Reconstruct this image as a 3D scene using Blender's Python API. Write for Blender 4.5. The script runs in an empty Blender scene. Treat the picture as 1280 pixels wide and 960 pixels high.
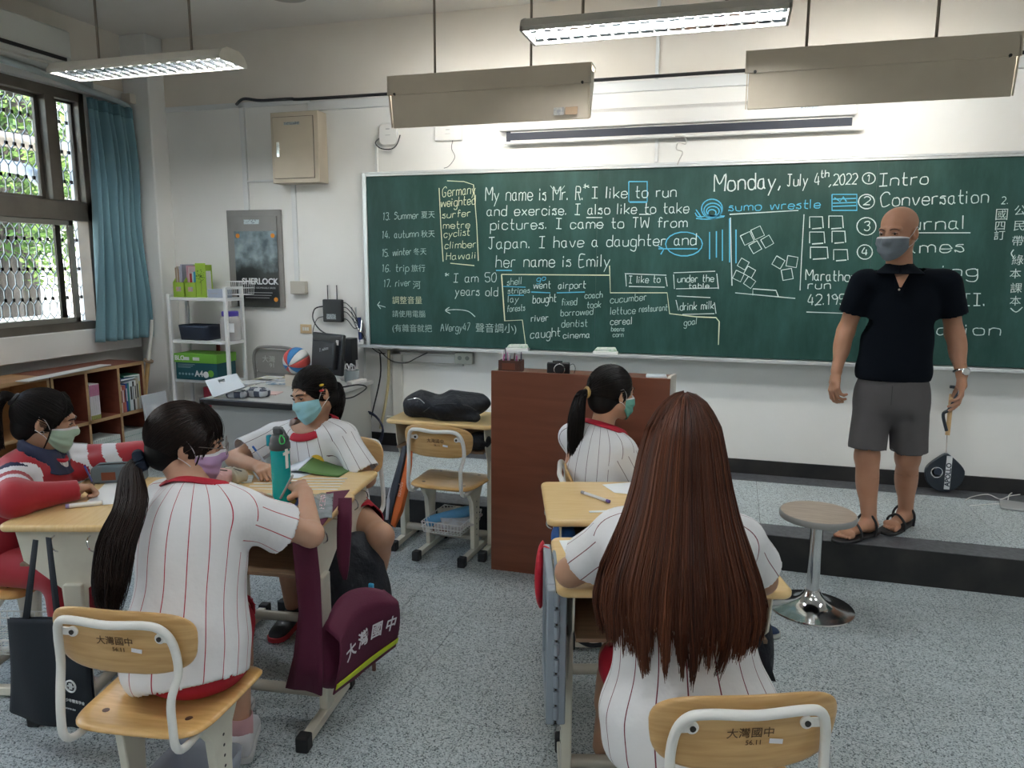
import bpy, bmesh, math, random
import numpy as np
from mathutils import Vector, Matrix
random.seed(7); RNG = np.random.default_rng(7)
S = bpy.context.scene; COL = S.collection; PI = math.pi
# ---------------------------------------------------------------- camera
FPX = 935.0; EYE = np.array([0, 0, 1.61])
_n = lambda v: np.array(v, float) / np.linalg.norm(v)
_Y = _n([280, 150, -FPX]); _X = _n([3240, -165, FPX]); _X = _n(_X - _Y * _X.dot(_Y)); _Z = np.cross(_X, _Y)
C2W = np.stack([_X, _Y, _Z], 1).T
cam = bpy.data.objects.new('camera', bpy.data.cameras.new('camera')); COL.objects.link(cam)
cam.data.sensor_width = 36; cam.data.lens = FPX / 1280 * 36; cam.data.clip_start = .05; cam.data.clip_end = 200
M = Matrix([list(r) for r in C2W.tolist()]).to_4x4() if False else Matrix(C2W.tolist()).to_4x4()
M.translation = Vector(EYE.tolist()); cam.matrix_world = M
S.camera = cam
# ---------------------------------------------------------------- world, light, exposure
S.view_settings.view_transform = 'Standard'; S.view_settings.look = 'None'
S.view_settings.exposure = 1.62; S.view_settings.gamma = 1; S.view_settings.use_curve_mapping = False
S.cycles.max_bounces = 7; S.cycles.diffuse_bounces = 4; S.cycles.glossy_bounces = 3
S.cycles.transmission_bounces = 5; S.cycles.transparent_max_bounces = 10
S.cycles.caustics_reflective = False; S.cycles.caustics_refractive = False; S.cycles.sample_clamp_indirect = 6
w = bpy.data.worlds.new('daylight'); S.world = w; w.use_nodes = True
nt = w.node_tree; bg = nt.nodes['Background']; sky = nt.nodes.new('ShaderNodeTexSky')
sky.sky_type = 'NISHITA'; sky.sun_disc = False; sky.sun_elevation = math.radians(58); sky.sun_rotation = math.radians(70)
sky.air_density = 1.3; sky.dust_density = 2.5
nt.links.new(sky.outputs[0], bg.inputs[0]); bg.inputs[1].default_value = 0.55
sun = bpy.data.objects.new('sun', bpy.data.lights.new('sun', 'SUN')); COL.objects.link(sun)
sun.data.energy = 5.0; sun.data.angle = math.radians(1.5); sun.data.color = (1, .95, .87)
sun.rotation_euler = (math.radians(24), math.radians(28), 0)
TUBE = 33.0      # radiance of the fluorescent tubes in every lamp
# ---------------------------------------------------------------- pixel -> point on a known plane
def ray(px, py): return C2W @ np.array([px - 640, 480 - py, -FPX])
def at(px, py, x=None, y=None, z=None):
    d = ray(px, py)
    t = (z - EYE[2]) / d[2] if z is not None else (y - EYE[1]) / d[1] if y is not None else (x - EYE[0]) / d[0]
    return Vector((EYE + d * t).tolist())
# ---------------------------------------------------------------- materials
MATS = {}
def mat(name, col=(.8, .8, .8), rough=.5, metal=0, col2=None, scale=8, stretch=(1, 1, 1), bump=0, bscale=60, emit=0,
        alpha=1, trans=0, spec=.5, detail=3, lo=.35, hi=.65, sheen=0, coat=0, ior=1.45, wave=0):
    if name in MATS: return MATS[name]
    m = bpy.data.materials.new(name); m.use_nodes = True; MATS[name] = m
    t = m.node_tree; N = t.nodes; L = t.links; b = N['Principled BSDF']
    b.inputs['Base Color'].default_value = (*col, 1); b.inputs['Roughness'].default_value = rough
    b.inputs['Metallic'].default_value = metal; b.inputs['Alpha'].default_value = alpha
    b.inputs['Transmission Weight'].default_value = trans; b.inputs['Specular IOR Level'].default_value = spec
    b.inputs['IOR'].default_value = ior
    b.inputs['Sheen Weight'].default_value = sheen; b.inputs['Coat Weight'].default_value = coat
    if emit: b.inputs['Emission Color'].default_value = (*col, 1); b.inputs['Emission Strength'].default_value = emit
    if col2 or bump:
        tc = N.new('ShaderNodeTexCoord'); mp = N.new('ShaderNodeMapping'); mp.inputs['Scale'].default_value = stretch
        L.new(tc.outputs['Object'], mp.inputs[0])
    if col2:
        n = N.new('ShaderNodeTexNoise'); n.inputs['Scale'].default_value = scale; n.inputs['Detail'].default_value = detail
        if wave: n.inputs['Distortion'].default_value = wave
        L.new(mp.outputs[0], n.inputs['Vector'])
        r = N.new('ShaderNodeValToRGB'); r.color_ramp.elements[0].position = lo; r.color_ramp.elements[1].position = hi
        r.color_ramp.elements[0].color = (*col, 1); r.color_ramp.elements[1].color = (*col2, 1)
        L.new(n.outputs['Fac'], r.inputs[0]); L.new(r.outputs[0], b.inputs['Base Color'])
    if bump:
        n2 = N.new('ShaderNodeTexNoise'); n2.inputs['Scale'].default_value = bscale; n2.inputs['Detail'].default_value = 4
        L.new(mp.outputs[0], n2.inputs['Vector']); bp = N.new('ShaderNodeBump'); bp.inputs['Strength'].default_value = bump
        bp.inputs['Distance'].default_value = .004 if bscale > 20 else .02
        L.new(n2.outputs['Fac'], bp.inputs['Height']); L.new(bp.outputs[0], b.inputs['Normal'])
    return m
def flat(name, col, rough=.55, **k): return mat(name, col, rough, **k)
WHITE = mat('white_paint', (.80, .79, .76), .45); BLACKP = mat('black_plastic', (.012, .012, .014), .42)
DARKM = mat('dark_metal', (.05, .045, .04), .5, .4); CHROME = mat('polished_steel', (.78, .78, .78), .12, 1, col2=(.6, .6, .6), scale=5)
PAPER = mat('paper', (.85, .87, .88), .7); CREAM = mat('cream_enamel', (.62, .54, .42), .42, col2=(.57, .49, .38), scale=4, bump=.03, bscale=200)
LEGP = mat('leg_enamel', (.74, .71, .60), .38, col2=(.66, .62, .52), scale=9, lo=.5, hi=.75)
TUBEW = mat('white_tube_enamel', (.80, .79, .75), .3, col2=(.70, .68, .63), scale=14, lo=.6, hi=.8)
RUBBER = mat('black_rubber', (.015, .015, .016), .6)
def wood(name, c1, c2, rough=.35, scale=5, stretch=(1, 14, 1), coat=.2):
    return mat(name, c1, rough, col2=c2, scale=scale, stretch=stretch, detail=6, lo=.3, hi=.7, wave=.6, coat=coat, bump=.02, bscale=40)
TOPW = wood('pale_desk_wood', (.74, .50, .21), (.82, .59, .29), .3, 4, (2, 22, 2)); EDGEW = TOPW
CHW = wood('chair_plywood', (.53, .31, .115), (.66, .42, .18), .33, 5, (1.2, 4, 16))
SEATW = wood('chair_seat_plywood', (.62, .36, .12), (.74, .47, .19), .3, 5, (2, 16, 2))
# ---------------------------------------------------------------- mesh building
class MB:
    def __init__(s): s.v = []; s.f = []; s.uv = None
    def add(s, vs, fs):
        k = len(s.v); s.v += [tuple(v) for v in vs]; s.f += [tuple(i + k for i in f) for f in fs]; return s
    def box(s, c, d, rz=0, m=None):
        hx, hy, hz = d[0] / 2, d[1] / 2, d[2] / 2
        P = [Vector((x, y, z)) for x in (-hx, hx) for y in (-hy, hy) for z in (-hz, hz)]
        if m is not None: P = [m @ p for p in P]
        if rz: R = Matrix.Rotation(rz, 3, 'Z'); P = [R @ p for p in P]
        c = Vector(c); return s.add([p + c for p in P], [(0, 1, 3, 2), (4, 6, 7, 5), (0, 4, 5, 1), (2, 3, 7, 6), (0, 2, 6, 4), (1, 5, 7, 3)])
    def bx(s, x0, x1, y0, y1, z0, z1): return s.box(((x0 + x1) / 2, (y0 + y1) / 2, (z0 + z1) / 2), (x1 - x0, y1 - y0, z1 - z0))
    def tube(s, pts, r, n=8, cap=True, closed=False, flatx=1):
        pts = [Vector(p) for p in pts]; m = len(pts); rs = r if hasattr(r, '__len__') else [r] * m
        up = None; vs = []; fs = []
        for i, p in enumerate(pts):
            a = pts[(i - 1) % m] if closed or i else p; b = pts[(i + 1) % m] if closed or i < m - 1 else p
            t = (b - a).normalized() if (b - a).length > 1e-9 else Vector((0, 0, 1))
            if up is None: up = t.orthogonal().normalized()
            up = (up - t * up.dot(t)); up = up.normalized() if up.length > 1e-6 else t.orthogonal().normalized()
            q = t.cross(up)
            for j in range(n):
                an = 2 * PI * j / n; vs.append(p + (up * math.cos(an) * flatx + q * math.sin(an)) * rs[i])
        for i in range(m if closed else m - 1):
            i2 = (i + 1) % m
            for j in range(n): j2 = (j + 1) % n; fs.append((i * n + j, i * n + j2, i2 * n + j2, i2 * n + j))
        if cap and not closed: fs += [tuple(range(n - 1, -1, -1)), tuple((m - 1) * n + j for j in range(n))]
        return s.add(vs, fs)
    def lathe(s, prof, c=(0, 0, 0), n=32, axis='Z'):
        vs = []; fs = []; m = len(prof); c = Vector(c)
        for r, z in prof:
            for j in range(n):
                a = 2 * PI * j / n; p = Vector((r * math.cos(a), r * math.sin(a), z))
                if axis == 'Y': p = Vector((p.x, p.z, p.y))
                if axis == 'X': p = Vector((p.z, p.x, p.y))
                vs.append(p + c)
        for i in range(m - 1):
            for j in range(n): j2 = (j + 1) % n; fs.append((i * n + j, i * n + j2, (i + 1) * n + j2, (i + 1) * n + j))
        fs += [tuple(range(n - 1, -1, -1)), tuple((m - 1) * n + j for j in range(n))]
        return s.add(vs, fs)
    def prism(s, outline, z0, z1, m=None):
        n = len(outline); P = [Vector((x, y, z0)) for x, y in outline] + [Vector((x, y, z1)) for x, y in outline]
        if m is not None: P = [m @ p for p in P]
        return s.add(P, [tuple(range(n - 1, -1, -1)), tuple(range(n, 2 * n))] + [(i, (i + 1) % n, n + (i + 1) % n, n + i) for i in range(n)])
    def grid(s, fn, nu, nv, closeu=False):
        vs = [fn(i / (nu if closeu else nu - 1), j / (nv - 1)) for j in range(nv) for i in range(nu)]
        fs = [(j * nu + i, j * nu + (i + 1) % nu, (j + 1) * nu + (i + 1) % nu, (j + 1) * nu + i) for j in range(nv - 1) for i in range(nu if closeu else nu - 1)]
        return s.add(vs, fs)
def rrect(w, h, r, n=6, cx=0, cy=0):
    out = []
    for sx, sy, a0 in ((1, 1, 0), (-1, 1, 90), (-1, -1, 180), (1, -1, 270)):
        for k in range(n + 1):
            a = math.radians(a0 + 90 * k / n); out.append((cx + sx * (w / 2 - r) + r * math.cos(a), cy + sy * (h / 2 - r) + r * math.sin(a)))
    return out
def mkobj(name, mesh, m=None, parent=None, loc=None, rz=0):
    o = bpy.data.objects.new(name, mesh); COL.objects.link(o)
    if m and not mesh.materials: mesh.materials.append(m)
    if parent: o.parent = parent
    if loc is not None: o.location = loc
    if rz: o.rotation_euler.z = rz
    return o
def smooth(o, ang=40):
    me = o.data; me.polygons.foreach_set('use_smooth', [True] * len(me.polygons))
    try: me.set_sharp_from_angle(angle=math.radians(ang))
    except Exception: pass
def build(name, mb, m, parent=None, bev=0, sm=True, ang=40, seg=2, subd=0, solid=0, loc=None, rz=0, shift=True):
    # a top-level mesh gets its origin at its base centre
    me = bpy.data.meshes.new(name); V = mb.v
    if parent is None and loc is None and shift:
        A = np.array(V); c = [(A[:, 0].min() + A[:, 0].max()) / 2, (A[:, 1].min() + A[:, 1].max()) / 2, A[:, 2].min()]
        V = (A - c).tolist(); loc = c
    me.from_pydata(V, [], mb.f)
    if mb.uv is not None:
        u = me.uv_layers.new(name='UVMap'); li = np.zeros(len(me.loops), dtype=np.int32); me.loops.foreach_get('vertex_index', li)
        u.data.foreach_set('uv', np.asarray(mb.uv, dtype=np.float32)[li].ravel())
    bm = bmesh.new(); bm.from_mesh(me); bmesh.ops.recalc_face_normals(bm, faces=bm.faces); bm.to_mesh(me); bm.free()
    o = mkobj(name, me, m, parent, loc, rz)
    if sm: smooth(o, ang)
    if solid: md = o.modifiers.new('solid', 'SOLIDIFY'); md.thickness = solid; md.offset = -1
    if bev: md = o.modifiers.new('bevel', 'BEVEL'); md.width = bev; md.segments = seg; md.limit_method = 'ANGLE'; md.angle_limit = math.radians(35)
    if subd: md = o.modifiers.new('sub', 'SUBSURF'); md.levels = subd; md.render_levels = subd
    return o
def tag(o, label=None, cat=None, group=None, kind=None):
    if label: o['label'] = label
    if cat: o['category'] = cat
    if group: o['group'] = group
    if kind: o['kind'] = kind
    return o
def thing(name, label, cat, loc=(0, 0, 0), rz=0, group=None):
    o = bpy.data.objects.new(name, None); COL.objects.link(o); o.location = loc; o.rotation_euler.z = rz; o.empty_display_size = .1
    return tag(o, label, cat, group)
def copy_tree(o, parent=None):
    c = o.copy(); COL.objects.link(c); c.parent = parent
    for ch in list(o.children): copy_tree(ch, c)
    return c
def struct(name, mb, m, **k): o = build(name, mb, m, shift=False, loc=(0, 0, 0), **k); o['kind'] = 'structure'; return o
_fc = {}
def textmesh(s, size, ext=.0004, offset=0, align='CENTER', shear=0):
    k = (s, size, ext, offset, align, shear)
    if k in _fc: return _fc[k]
    c = bpy.data.curves.new('text', 'FONT'); c.body = s; c.size = size; c.extrude = ext; c.offset = offset; c.align_x = align; c.align_y = 'CENTER'
    c.shear = shear; c.resolution_u = 3; c.space_line = .9
    o = bpy.data.objects.new('text', c); COL.objects.link(o); dg = bpy.context.evaluated_depsgraph_get()
    me = bpy.data.meshes.new_from_object(o.evaluated_get(dg)); bpy.data.objects.remove(o); _fc[k] = me; return me
def text(name, s, size, m, parent, matrix, **k):      # flat lettering; matrix maps text XY to the surface
    me = textmesh(s, size, **k)
    if me.materials: me = me.copy(); me.materials.clear()
    o = mkobj(name, me, m, parent); o.matrix_local = matrix; return o
def frame(o, xa, ya):      # 4x4 from an origin and two axes
    xa = Vector(xa).normalized(); ya = Vector(ya); ya = (ya - xa * ya.dot(xa)).normalized(); za = xa.cross(ya)
    m = Matrix((xa, ya, za)).transposed().to_4x4(); m.translation = Vector(o); return m
def crv(pts, n=8, closed=False):       # Catmull-Rom
    P = [Vector(p) for p in pts]; out = []; m = len(P)
    for i in range(m if closed else m - 1):
        g = (lambda k: P[k % m]) if closed else (lambda k: P[max(0, min(m - 1, k))])
        a, b, c, d = g(i - 1), g(i), g(i + 1), g(i + 2)
        for j in range(n):
            t = j / n; out.append(.5 * ((2 * b) + (c - a) * t + (2 * a - 5 * b + 4 * c - d) * t * t + (3 * b - a - 3 * c + d) * t ** 3))
    if not closed: out.append(P[-1])
    return out
# ================================================================ the setting
WY = 5.24; LX = -4.70; CZ = 3.35; SZ = .19; SY = 4.03; RX = 4.0; BY = -2.6
WALLP = mat('white_wall_paint', (.86, .85, .815), .55, col2=(.83, .82, .78), scale=2.2, bump=.06, bscale=30)
WALLU = mat('cream_wall_paint', (.79, .735, .65), .6, col2=(.75, .69, .60), scale=2, bump=.06, bscale=30)
CEILP = mat('ceiling_paint', (.80, .765, .71), .7, col2=(.76, .72, .66), scale=1.5)
def terrazzo():
    m = mat('terrazzo', (.5, .5, .5), .38); t = m.node_tree; N = t.nodes; L = t.links; b = N['Principled BSDF']
    tc = N.new('ShaderNodeTexCoord'); g = N.new('ShaderNodeNewGeometry')
    n1 = N.new('ShaderNodeTexVoronoi'); n1.inputs['Scale'].default_value = 240; L.new(g.outputs['Position'], n1.inputs['Vector'])
    r = N.new('ShaderNodeValToRGB'); r.color_ramp.interpolation = 'CONSTANT'
    sep = N.new('ShaderNodeSeparateColor'); L.new(n1.outputs['Color'], sep.inputs[0]); L.new(sep.outputs[0], r.inputs[0])
    e = r.color_ramp.elements; e[0].position = 0; e[0].color = (.08, .10, .11, 1); e[1].position = .12; e[1].color = (.22, .26, .275, 1)
    for p, c in ((.22, (.38, .44, .46)), (.5, (.50, .56, .575)), (.85, (.60, .66, .67))): x = e.new(p); x.color = (*c, 1)
    n2 = N.new('ShaderNodeTexNoise'); n2.inputs['Scale'].default_value = 1.3; n2.inputs['Detail'].default_value = 5; L.new(g.outputs['Position'], n2.inputs['Vector'])
    r2 = N.new('ShaderNodeValToRGB'); r2.color_ramp.elements[0].color = (.82, .80, .78, 1); r2.color_ramp.elements[1].color = (1, 1, 1, 1); r2.color_ramp.elements[0].position = .3; r2.color_ramp.elements[1].position = .6
    L.new(n2.outputs['Fac'], r2.inputs[0]); mx = N.new('ShaderNodeMixRGB'); mx.blend_type = 'MULTIPLY'; mx.inputs[0].default_value = 1
    L.new(r.outputs[0], mx.inputs[1]); L.new(r2.outputs[0], mx.inputs[2]); L.new(mx.outputs[0], b.inputs['Base Color'])
    return m
TERR = terrazzo(); GROUT = mat('dark_joint', (.20, .20, .19), .8)
DKTER = mat('dark_terrazzo', (.05, .053, .06), .4, col2=(.12, .125, .135), scale=50, detail=5, lo=.3, hi=.75)
BLKP = mat('black_kerb_paint', (.012, .012, .013), .55, col2=(.035, .032, .03), scale=5, detail=7, lo=.45, hi=.75, bump=.2, bscale=30)
# floor with real tiles
floor = struct('floor', MB().bx(LX - .2, RX, BY, WY + .2, -.12, -.0035), GROUT)
T = .3019; X0 = .0785; Y0 = 2.585
tile_me = None
for iy in range(-4, 5):
    y0 = Y0 + iy * T; y1 = min(y0 + T, SY)
    for ix in range(-12, 7):
        x0 = X0 + ix * T; full = y1 - y0 > T - 1e-4
        mb = MB().bx(-T / 2 + .0009, T / 2 - .0009, -(y1 - y0) / 2 + .0009, (y1 - y0) / 2 - .0009, -.004, 0)
        if full and tile_me: o = mkobj('floor_tile', tile_me, TERR, floor)
        else:
            o = build('floor_tile', mb, TERR, floor, sm=False)
            if full: tile_me = o.data
        o.location = (x0 + T / 2, (y0 + y1) / 2, 0)
mb = MB()
xs = [X0 + i * T for i in range(-16, 14)]
for iy in range(-18, 5):
    for i, x0 in enumerate(xs[:-1]):
        if iy >= -4 and -12 <= round((x0 - X0) / T) < 7: continue
        y0 = Y0 + iy * T; mb.bx(x0 + .0009, min(x0 + T, RX) - .0009, y0 + .0009, min(y0 + T, SY) - .0009, -.004, 0)

for iy in range(0, 5):
    for ix in range(-16, -9):
        y0 = Y0 + (iy + 5) * T - .17; x0 = X0 + ix * T; mb.bx(x0 + .0009, min(x0 + T, -2.775) - .0009, max(y0, SY) + .0009, min(y0 + T, WY), -.004, 0)
tag(build('floor_tile_field', mb, TERR, floor, sm=False), kind='stuff')
# stage
plat = struct('trim_1', MB().bx(-2.77, RX, SY, WY, 0, SZ - .004), BLKP); plat.name = 'trim_stage_kerb'
struct('trim_stage_front_border', MB().bx(-2.77, RX, SY - .002, SY + .175, SZ - .004, SZ), DKTER, bev=.006)
struct('trim_stage_back_border', MB().bx(-2.77, RX, WY - .19, WY, SZ - .004, SZ), DKTER)

xs2 = [-2.58, -2.2, -1.0, .20, 1.4, 2.6, RX]
for a, b_ in zip(xs2[:-1], xs2[1:]):
    o = build('terrazzo_slab', MB().bx(a + .0012, b_ - .0012, SY + .1765, WY - .1915, SZ - .004, SZ), TERR, plat, sm=False)
struct('trim_stage_left_border', MB().bx(-2.77, -2.5815, SY + .1, WY - .1, SZ - .003, SZ + .0008), DKTER)
# walls
struct('wall_front', MB().bx(LX - .2, RX + .2, WY, WY + .2, -.1, 2.822), WALLP)
struct('wall_front_upper', MB().bx(LX - .2, RX + .2, WY, WY + .2, 2.822, CZ + .05), WALLU)
struct('wall_right', MB().bx(RX, RX + .2, BY, WY, -.1, CZ), WALLP)
struct('wall_back', MB().bx(LX, RX, BY - .2, BY, -.1, CZ), WALLP)
struct('ceiling', MB().bx(LX - .2, RX + .2, BY - .2, WY + .2, CZ, CZ + .15), CEILP)
struct('wall_pillar', MB().bx(LX, -4.455, 5.06, WY, 0, CZ), WALLP, bev=.01)
struct('baseboard_front', MB().bx(-3.3, RX, WY - .012, WY + .002, SZ, .288), BLKP)
WB, WT, WR, WL = 1.10, 2.835, 4.68, .6       # window opening: bottom, top, right end, left end
mb = MB().bx(LX - .2, LX, BY, WY, WB - .18, WB).bx(LX - .2, LX, WR, WY, WB, WT).bx(LX - .2, LX, BY, WL, WB, WT).bx(LX - .2, LX, BY, WY, WT, CZ)
mb.bx(LX - .2, LX - .16, BY, WY, -.1, WB - .18)
struct('wall_left', mb, WALLP)
struct('wall_left_upper', MB().bx(LX, LX + .003, BY, 5.06, 2.93, CZ), WALLU)
ALU = mat('olive_aluminium', (.15, .13, .105), .42, .35, col2=(.19, .165, .135), scale=6); ALUL = mat('sash_aluminium', (.30, .28, .24), .4, .4)
GLASS = mat('window_glass', (.95, .98, .97), .02, trans=1, ior=1.05, spec=.3)
wx = LX - .06
mb = MB()
for z0, z1 in ((WB, WB + .06), (WT - .07, WT), (1.905, 2.045)): mb.bx(wx - .06, wx + .05, WL, WR, z0, z1)
mb.bx(wx - .06, wx + .05, WR - .05, WR, WB, WT).bx(wx - .06, wx + .05, WL, WL + .05, WB, WT)
win = struct('window_1', mb, ALU, bev=.004)
for y0, y1 in ((4.335, 4.415), (2.4, 2.48)): build('mullion', MB().bx(wx - .05, wx + .06, y0, y1, 2.045, WT - .07), ALU, win, bev=.003)
build('mullion', MB().bx(wx - .05, wx - .01, 4.415, 4.475, 2.045, WT - .07), DARKM, win)
def sash(y0, y1, z0, z1, xo, fw=.045, mt=None):
    s_ = build('sash', MB().bx(xo - .012, xo + .012, y0, y0 + fw, z0, z1).bx(xo - .012, xo + .012, y1 - fw, y1, z0, z1)
               .bx(xo - .012, xo + .012, y0, y1, z0, z0 + fw * .8).bx(xo - .012, xo + .012, y0, y1, z1 - fw * .8, z1), mt or ALUL, win, bev=.002)
    build('glass_pane', MB().bx(xo - .0025, xo + .0025, y0 + fw, y1 - fw, z0 + fw * .8, z1 - fw * .8), GLASS, s_)
sash(3.15, 4.50, WB + .06, 1.905, wx + .03); sash(3.1, 4.42, WB + .06, 1.905, wx - .01, mt=ALU); sash(1.8, 3.2, WB + .06, 1.905, wx + .03)
sash(4.475, 4.63, 2.045, WT - .07, wx - .02, .018, ALU); sash(2.48, 4.335, 2.045, WT - .07, wx - .02, .03, ALU)
# hexagonal security grille outside
GR = mat('grille_bar', (.55, .55, .52), .5, .1); mb = MB(); cw, ch = .064, .108; gx = LX - .17
def bar(y0, z0, y1, z1): mb.tube([(gx, y0, z0), (gx, y1, z1)], .0045, 4, cap=False)
j = 0; z = WB + .02
while z < WT - .02:
    y = WR - .02 - (cw / 2 if j % 2 else 0)
    while y > 2.2:
        bar(y, z, y, z + ch * .62)
        bar(y, z + ch * .62, y - cw / 2, z + ch); bar(y, z + ch * .62, y + cw / 2, z + ch)
        y -= cw
    z += ch; j += 1
g = build('grille', mb, GR, win, sm=False); g['kind'] = 'stuff'
mb = MB()
j = 0; z = WB + .02
while z < WT - .02:
    y = WR - .02 - (cw / 2 if j % 2 else 0)
    while y > 2.2:
        if (j % 2 == 0): mb.box((gx, y, z), (.014, .02, .024))
        y -= cw
    z += ch; j += 1
tag(build('grille_knuckles', mb, DARKM, win, sm=False), kind='stuff')
struct('trim_window_sill', MB().bx(LX - .1, LX + .012, BY, WR + .36, WB - .185, WB - .002), WALLP, bev=.005)
struct('trim_window_head', MB().bx(LX, LX + .05, WL, 4.9, WT, WT + .06), WALLP)
# outdoors ----------------------------------------------------
OUTC = mat('pale_render', (.75, .74, .70), .8, col2=(.62, .61, .58), scale=1.2)
struct('ground', MB().bx(-30, LX - .2, -12, 22, -1.0, -.9), mat('yard_paving', (.55, .54, .50), .9, col2=(.4, .4, .37), scale=.8))
o = build('garden_wall', MB().bx(-6.6, -6.45, 2, 12, -.9, 1.0).bx(-6.65, -6.4, 2, 12, 1.0, 1.07), OUTC)
tag(o, 'low pale wall outside the window below the trees', 'wall')
o = build('school_building', MB().bx(-14, -13, -2, 24, -.9, 7).bx(-13.0, -12.7, -2, 24, 2.9, 3.1), OUTC)
tag(o, 'pale building in sun far behind the trees', 'building')
BARK = mat('bark', (.028, .024, .022), .9, col2=(.07, .06, .052), scale=9, stretch=(1, 1, .3), bump=.6, bscale=20)
LEAFM = [mat('leaf_%s' % n, c, .5) for n, c in (('dark', (.03, .07, .018)), ('mid', (.055, .12, .022)), ('light', (.14, .23, .05)))]
def tree(x, y, r, h, lean, label, seed, zl_=.62):
    rr = random.Random(seed); t = thing('tree', label, 'tree', (x, y, -.9))
    tr = [(0, 0, 0), (lean * .3, lean * .3, h * .35), (lean * .6, lean * .5, h * .7), (lean, lean * 1.1, h)]
    mb = MB().tube(crv(tr, 5), [r * (1 - .55 * k / 15) for k in range(16)], 12)
    for k in range(7):
        a = rr.uniform(0, 2 * PI); z = h * rr.uniform(.45, .95); L_ = rr.uniform(.7, 1.7)
        mb.tube(crv([(lean * z / h * .8, lean * z / h * .8, z), (math.cos(a) * L_ * .5, math.sin(a) * L_ * .5, z + .5), (math.cos(a) * L_, math.sin(a) * L_, z + .8)], 3), r * .28, 6)
    build('trunk', mb, BARK, t)
    for mi, m in enumerate(LEAFM):
        vs = []; fs = []
        for cl in range(13):
            a = rr.uniform(0, 2 * PI); R_ = rr.uniform(.2, 2.0); c = Vector((math.cos(a) * R_, math.sin(a) * R_, rr.uniform(h * zl_, h * 1.15)))
            for _ in range(210):
                p = c + Vector((rr.gauss(0, .27), rr.gauss(0, .27), rr.gauss(0, .22))); s_ = rr.uniform(.025, .055)
                u = Vector((rr.gauss(0, 1), rr.gauss(0, 1), rr.gauss(0, .6))).normalized(); v = u.orthogonal().normalized()
                k = len(vs); vs += [p - u * s_, p + v * s_ * .5, p + u * s_, p - v * s_ * .5]; fs.append((k, k + 1, k + 2, k + 3))
        o = build('foliage', MB().add(vs, fs), m, t, sm=False); o['kind'] = 'stuff'
tree(-7.3, 5.75, .24, 4.2, .35, 'thick dark tree trunk with leaves, right of the pair outside the lower window', 1)
tree(-7.5, 5.1, .15, 4.4, -.35, 'slimmer leaning tree left of the thick trunk outside the window', 2)
tree(-9.6, 8.2, .16, 5.0, .2, 'leafy tree farther back in the sunny yard', 3, .42)
tree(-9.8, 6.2, .16, 4.6, .2, 'leafy tree behind the slimmer leaning tree outside', 4)
o = build('gutter_pipe', MB().tube([(-5.35, 1.5, 2.52), (-5.35, 5.6, 2.52)], .055, 14), mat('beige_pipe', (.68, .55, .44), .5))
tag(o, 'horizontal beige pipe crossing outside the upper window panes', 'pipe')
# duct elbow seen through the upper pane
o = build('vent_elbow', MB().tube(crv([(-4.93, 4.60, 2.18), (-4.98, 4.50, 2.19), (-5.02, 4.44, 2.26), (-5.3, 4.43, 2.32)], 5), .045, 12), mat('grey_pvc', (.62, .66, .70), .4))
tag(o, 'grey vent pipe elbow outside the top right window pane', 'pipe')
# ================================================================ lamps
TUBEM = mat('lit_tube', (.93, .97, 1.0), .5, emit=TUBE); LOUV = mat('lamp_louvre', (.70, .72, .74), .22, 1); LAMPB = mat('lamp_enamel', (.62, .58, .50), .45)
LAMPG = mat('lamp_side_enamel', (.50, .47, .41), .45)
def ceiling_lamp(x0, x1, y0, y1, z, label, side, vis=True):
    t = thing('ceiling_lamp', label, 'lamp', ((x0 + x1) / 2, (y0 + y1) / 2, z), 0, None)
    w_, d = x1 - x0, y1 - y0; hw, hd = w_ / 2, d / 2
    ends = MB()
    prof = [(-hd, 0), (-hd, .02), (-hd * .82, .055), (-hd * .45, .075), (hd * .45, .075), (hd * .82, .055), (hd, .02), (hd, 0), (hd - .012, 0), (hd - .014, .016), (hd * .7, .045), (-hd * .7, .045), (-hd + .014, .016), (-hd + .012, 0)]
    m = Matrix(((0, 0, 1, 0), (1, 0, 0, 0), (0, 1, 0, 0), (0, 0, 0, 1)))
    build('housing', MB().prism(prof, -hw, hw, m), side, t, ang=20)
    for s_ in (-1, 1):
        e = [(-hd, 0), (-hd, .02), (-hd * .82, .055), (-hd * .45, .078), (hd * .45, .078), (hd * .82, .055), (hd, .02), (hd, 0)]
        build('end_cap', MB().prism(e, s_ * hw - .006, s_ * hw + .006, m), side, t)
    for yy in (-hd * .5, hd * .5):
        build('lamp_tube', MB().tube([(-hw + .03, yy, .028), (hw - .03, yy, .028)], .0135, 10), TUBEM, t)
    build('reflector', MB().prism([(-hd + .013, .015), (-hd * .7, .043), (-.012, .043), (0, .020), (.012, .043), (hd * .7, .043), (hd - .013, .015), (hd - .015, .015), (hd * .69, .0415), (.013, .0415), (0, .017), (-.013, .0415), (-hd * .69, .0415), (-hd + .015, .015)], -hw + .008, hw - .008, m), mat('mirror_reflector', (.80, .82, .84), .06, 1), t, ang=15)
    k = 18
    lou = MB().box((0, 0, .012), (w_ - .02, .006, .022))
    for i in range(1, k):
        xx = -hw + w_ * i / k; lou.prism([(-.011, .024), (.011, .024), (.001, 0), (-.001, 0)], -hd + .016, hd - .016, Matrix(((1, 0, 0, xx), (0, 0, 1, 0), (0, 1, 0, 0), (0, 0, 0, 1))))
    build('louvre', lou, LOUV, t, sm=False)
    for xx in (-hw * .55, hw * .55):
        h = CZ - z - .07
        build('hanger_rod', MB().tube([(xx, 0, .07), (xx, 0, .07 + h)], .0075, 8), mat('rod', (.22, .18, .14), .5, .3), t)
    return t
zl = 2.735
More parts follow.
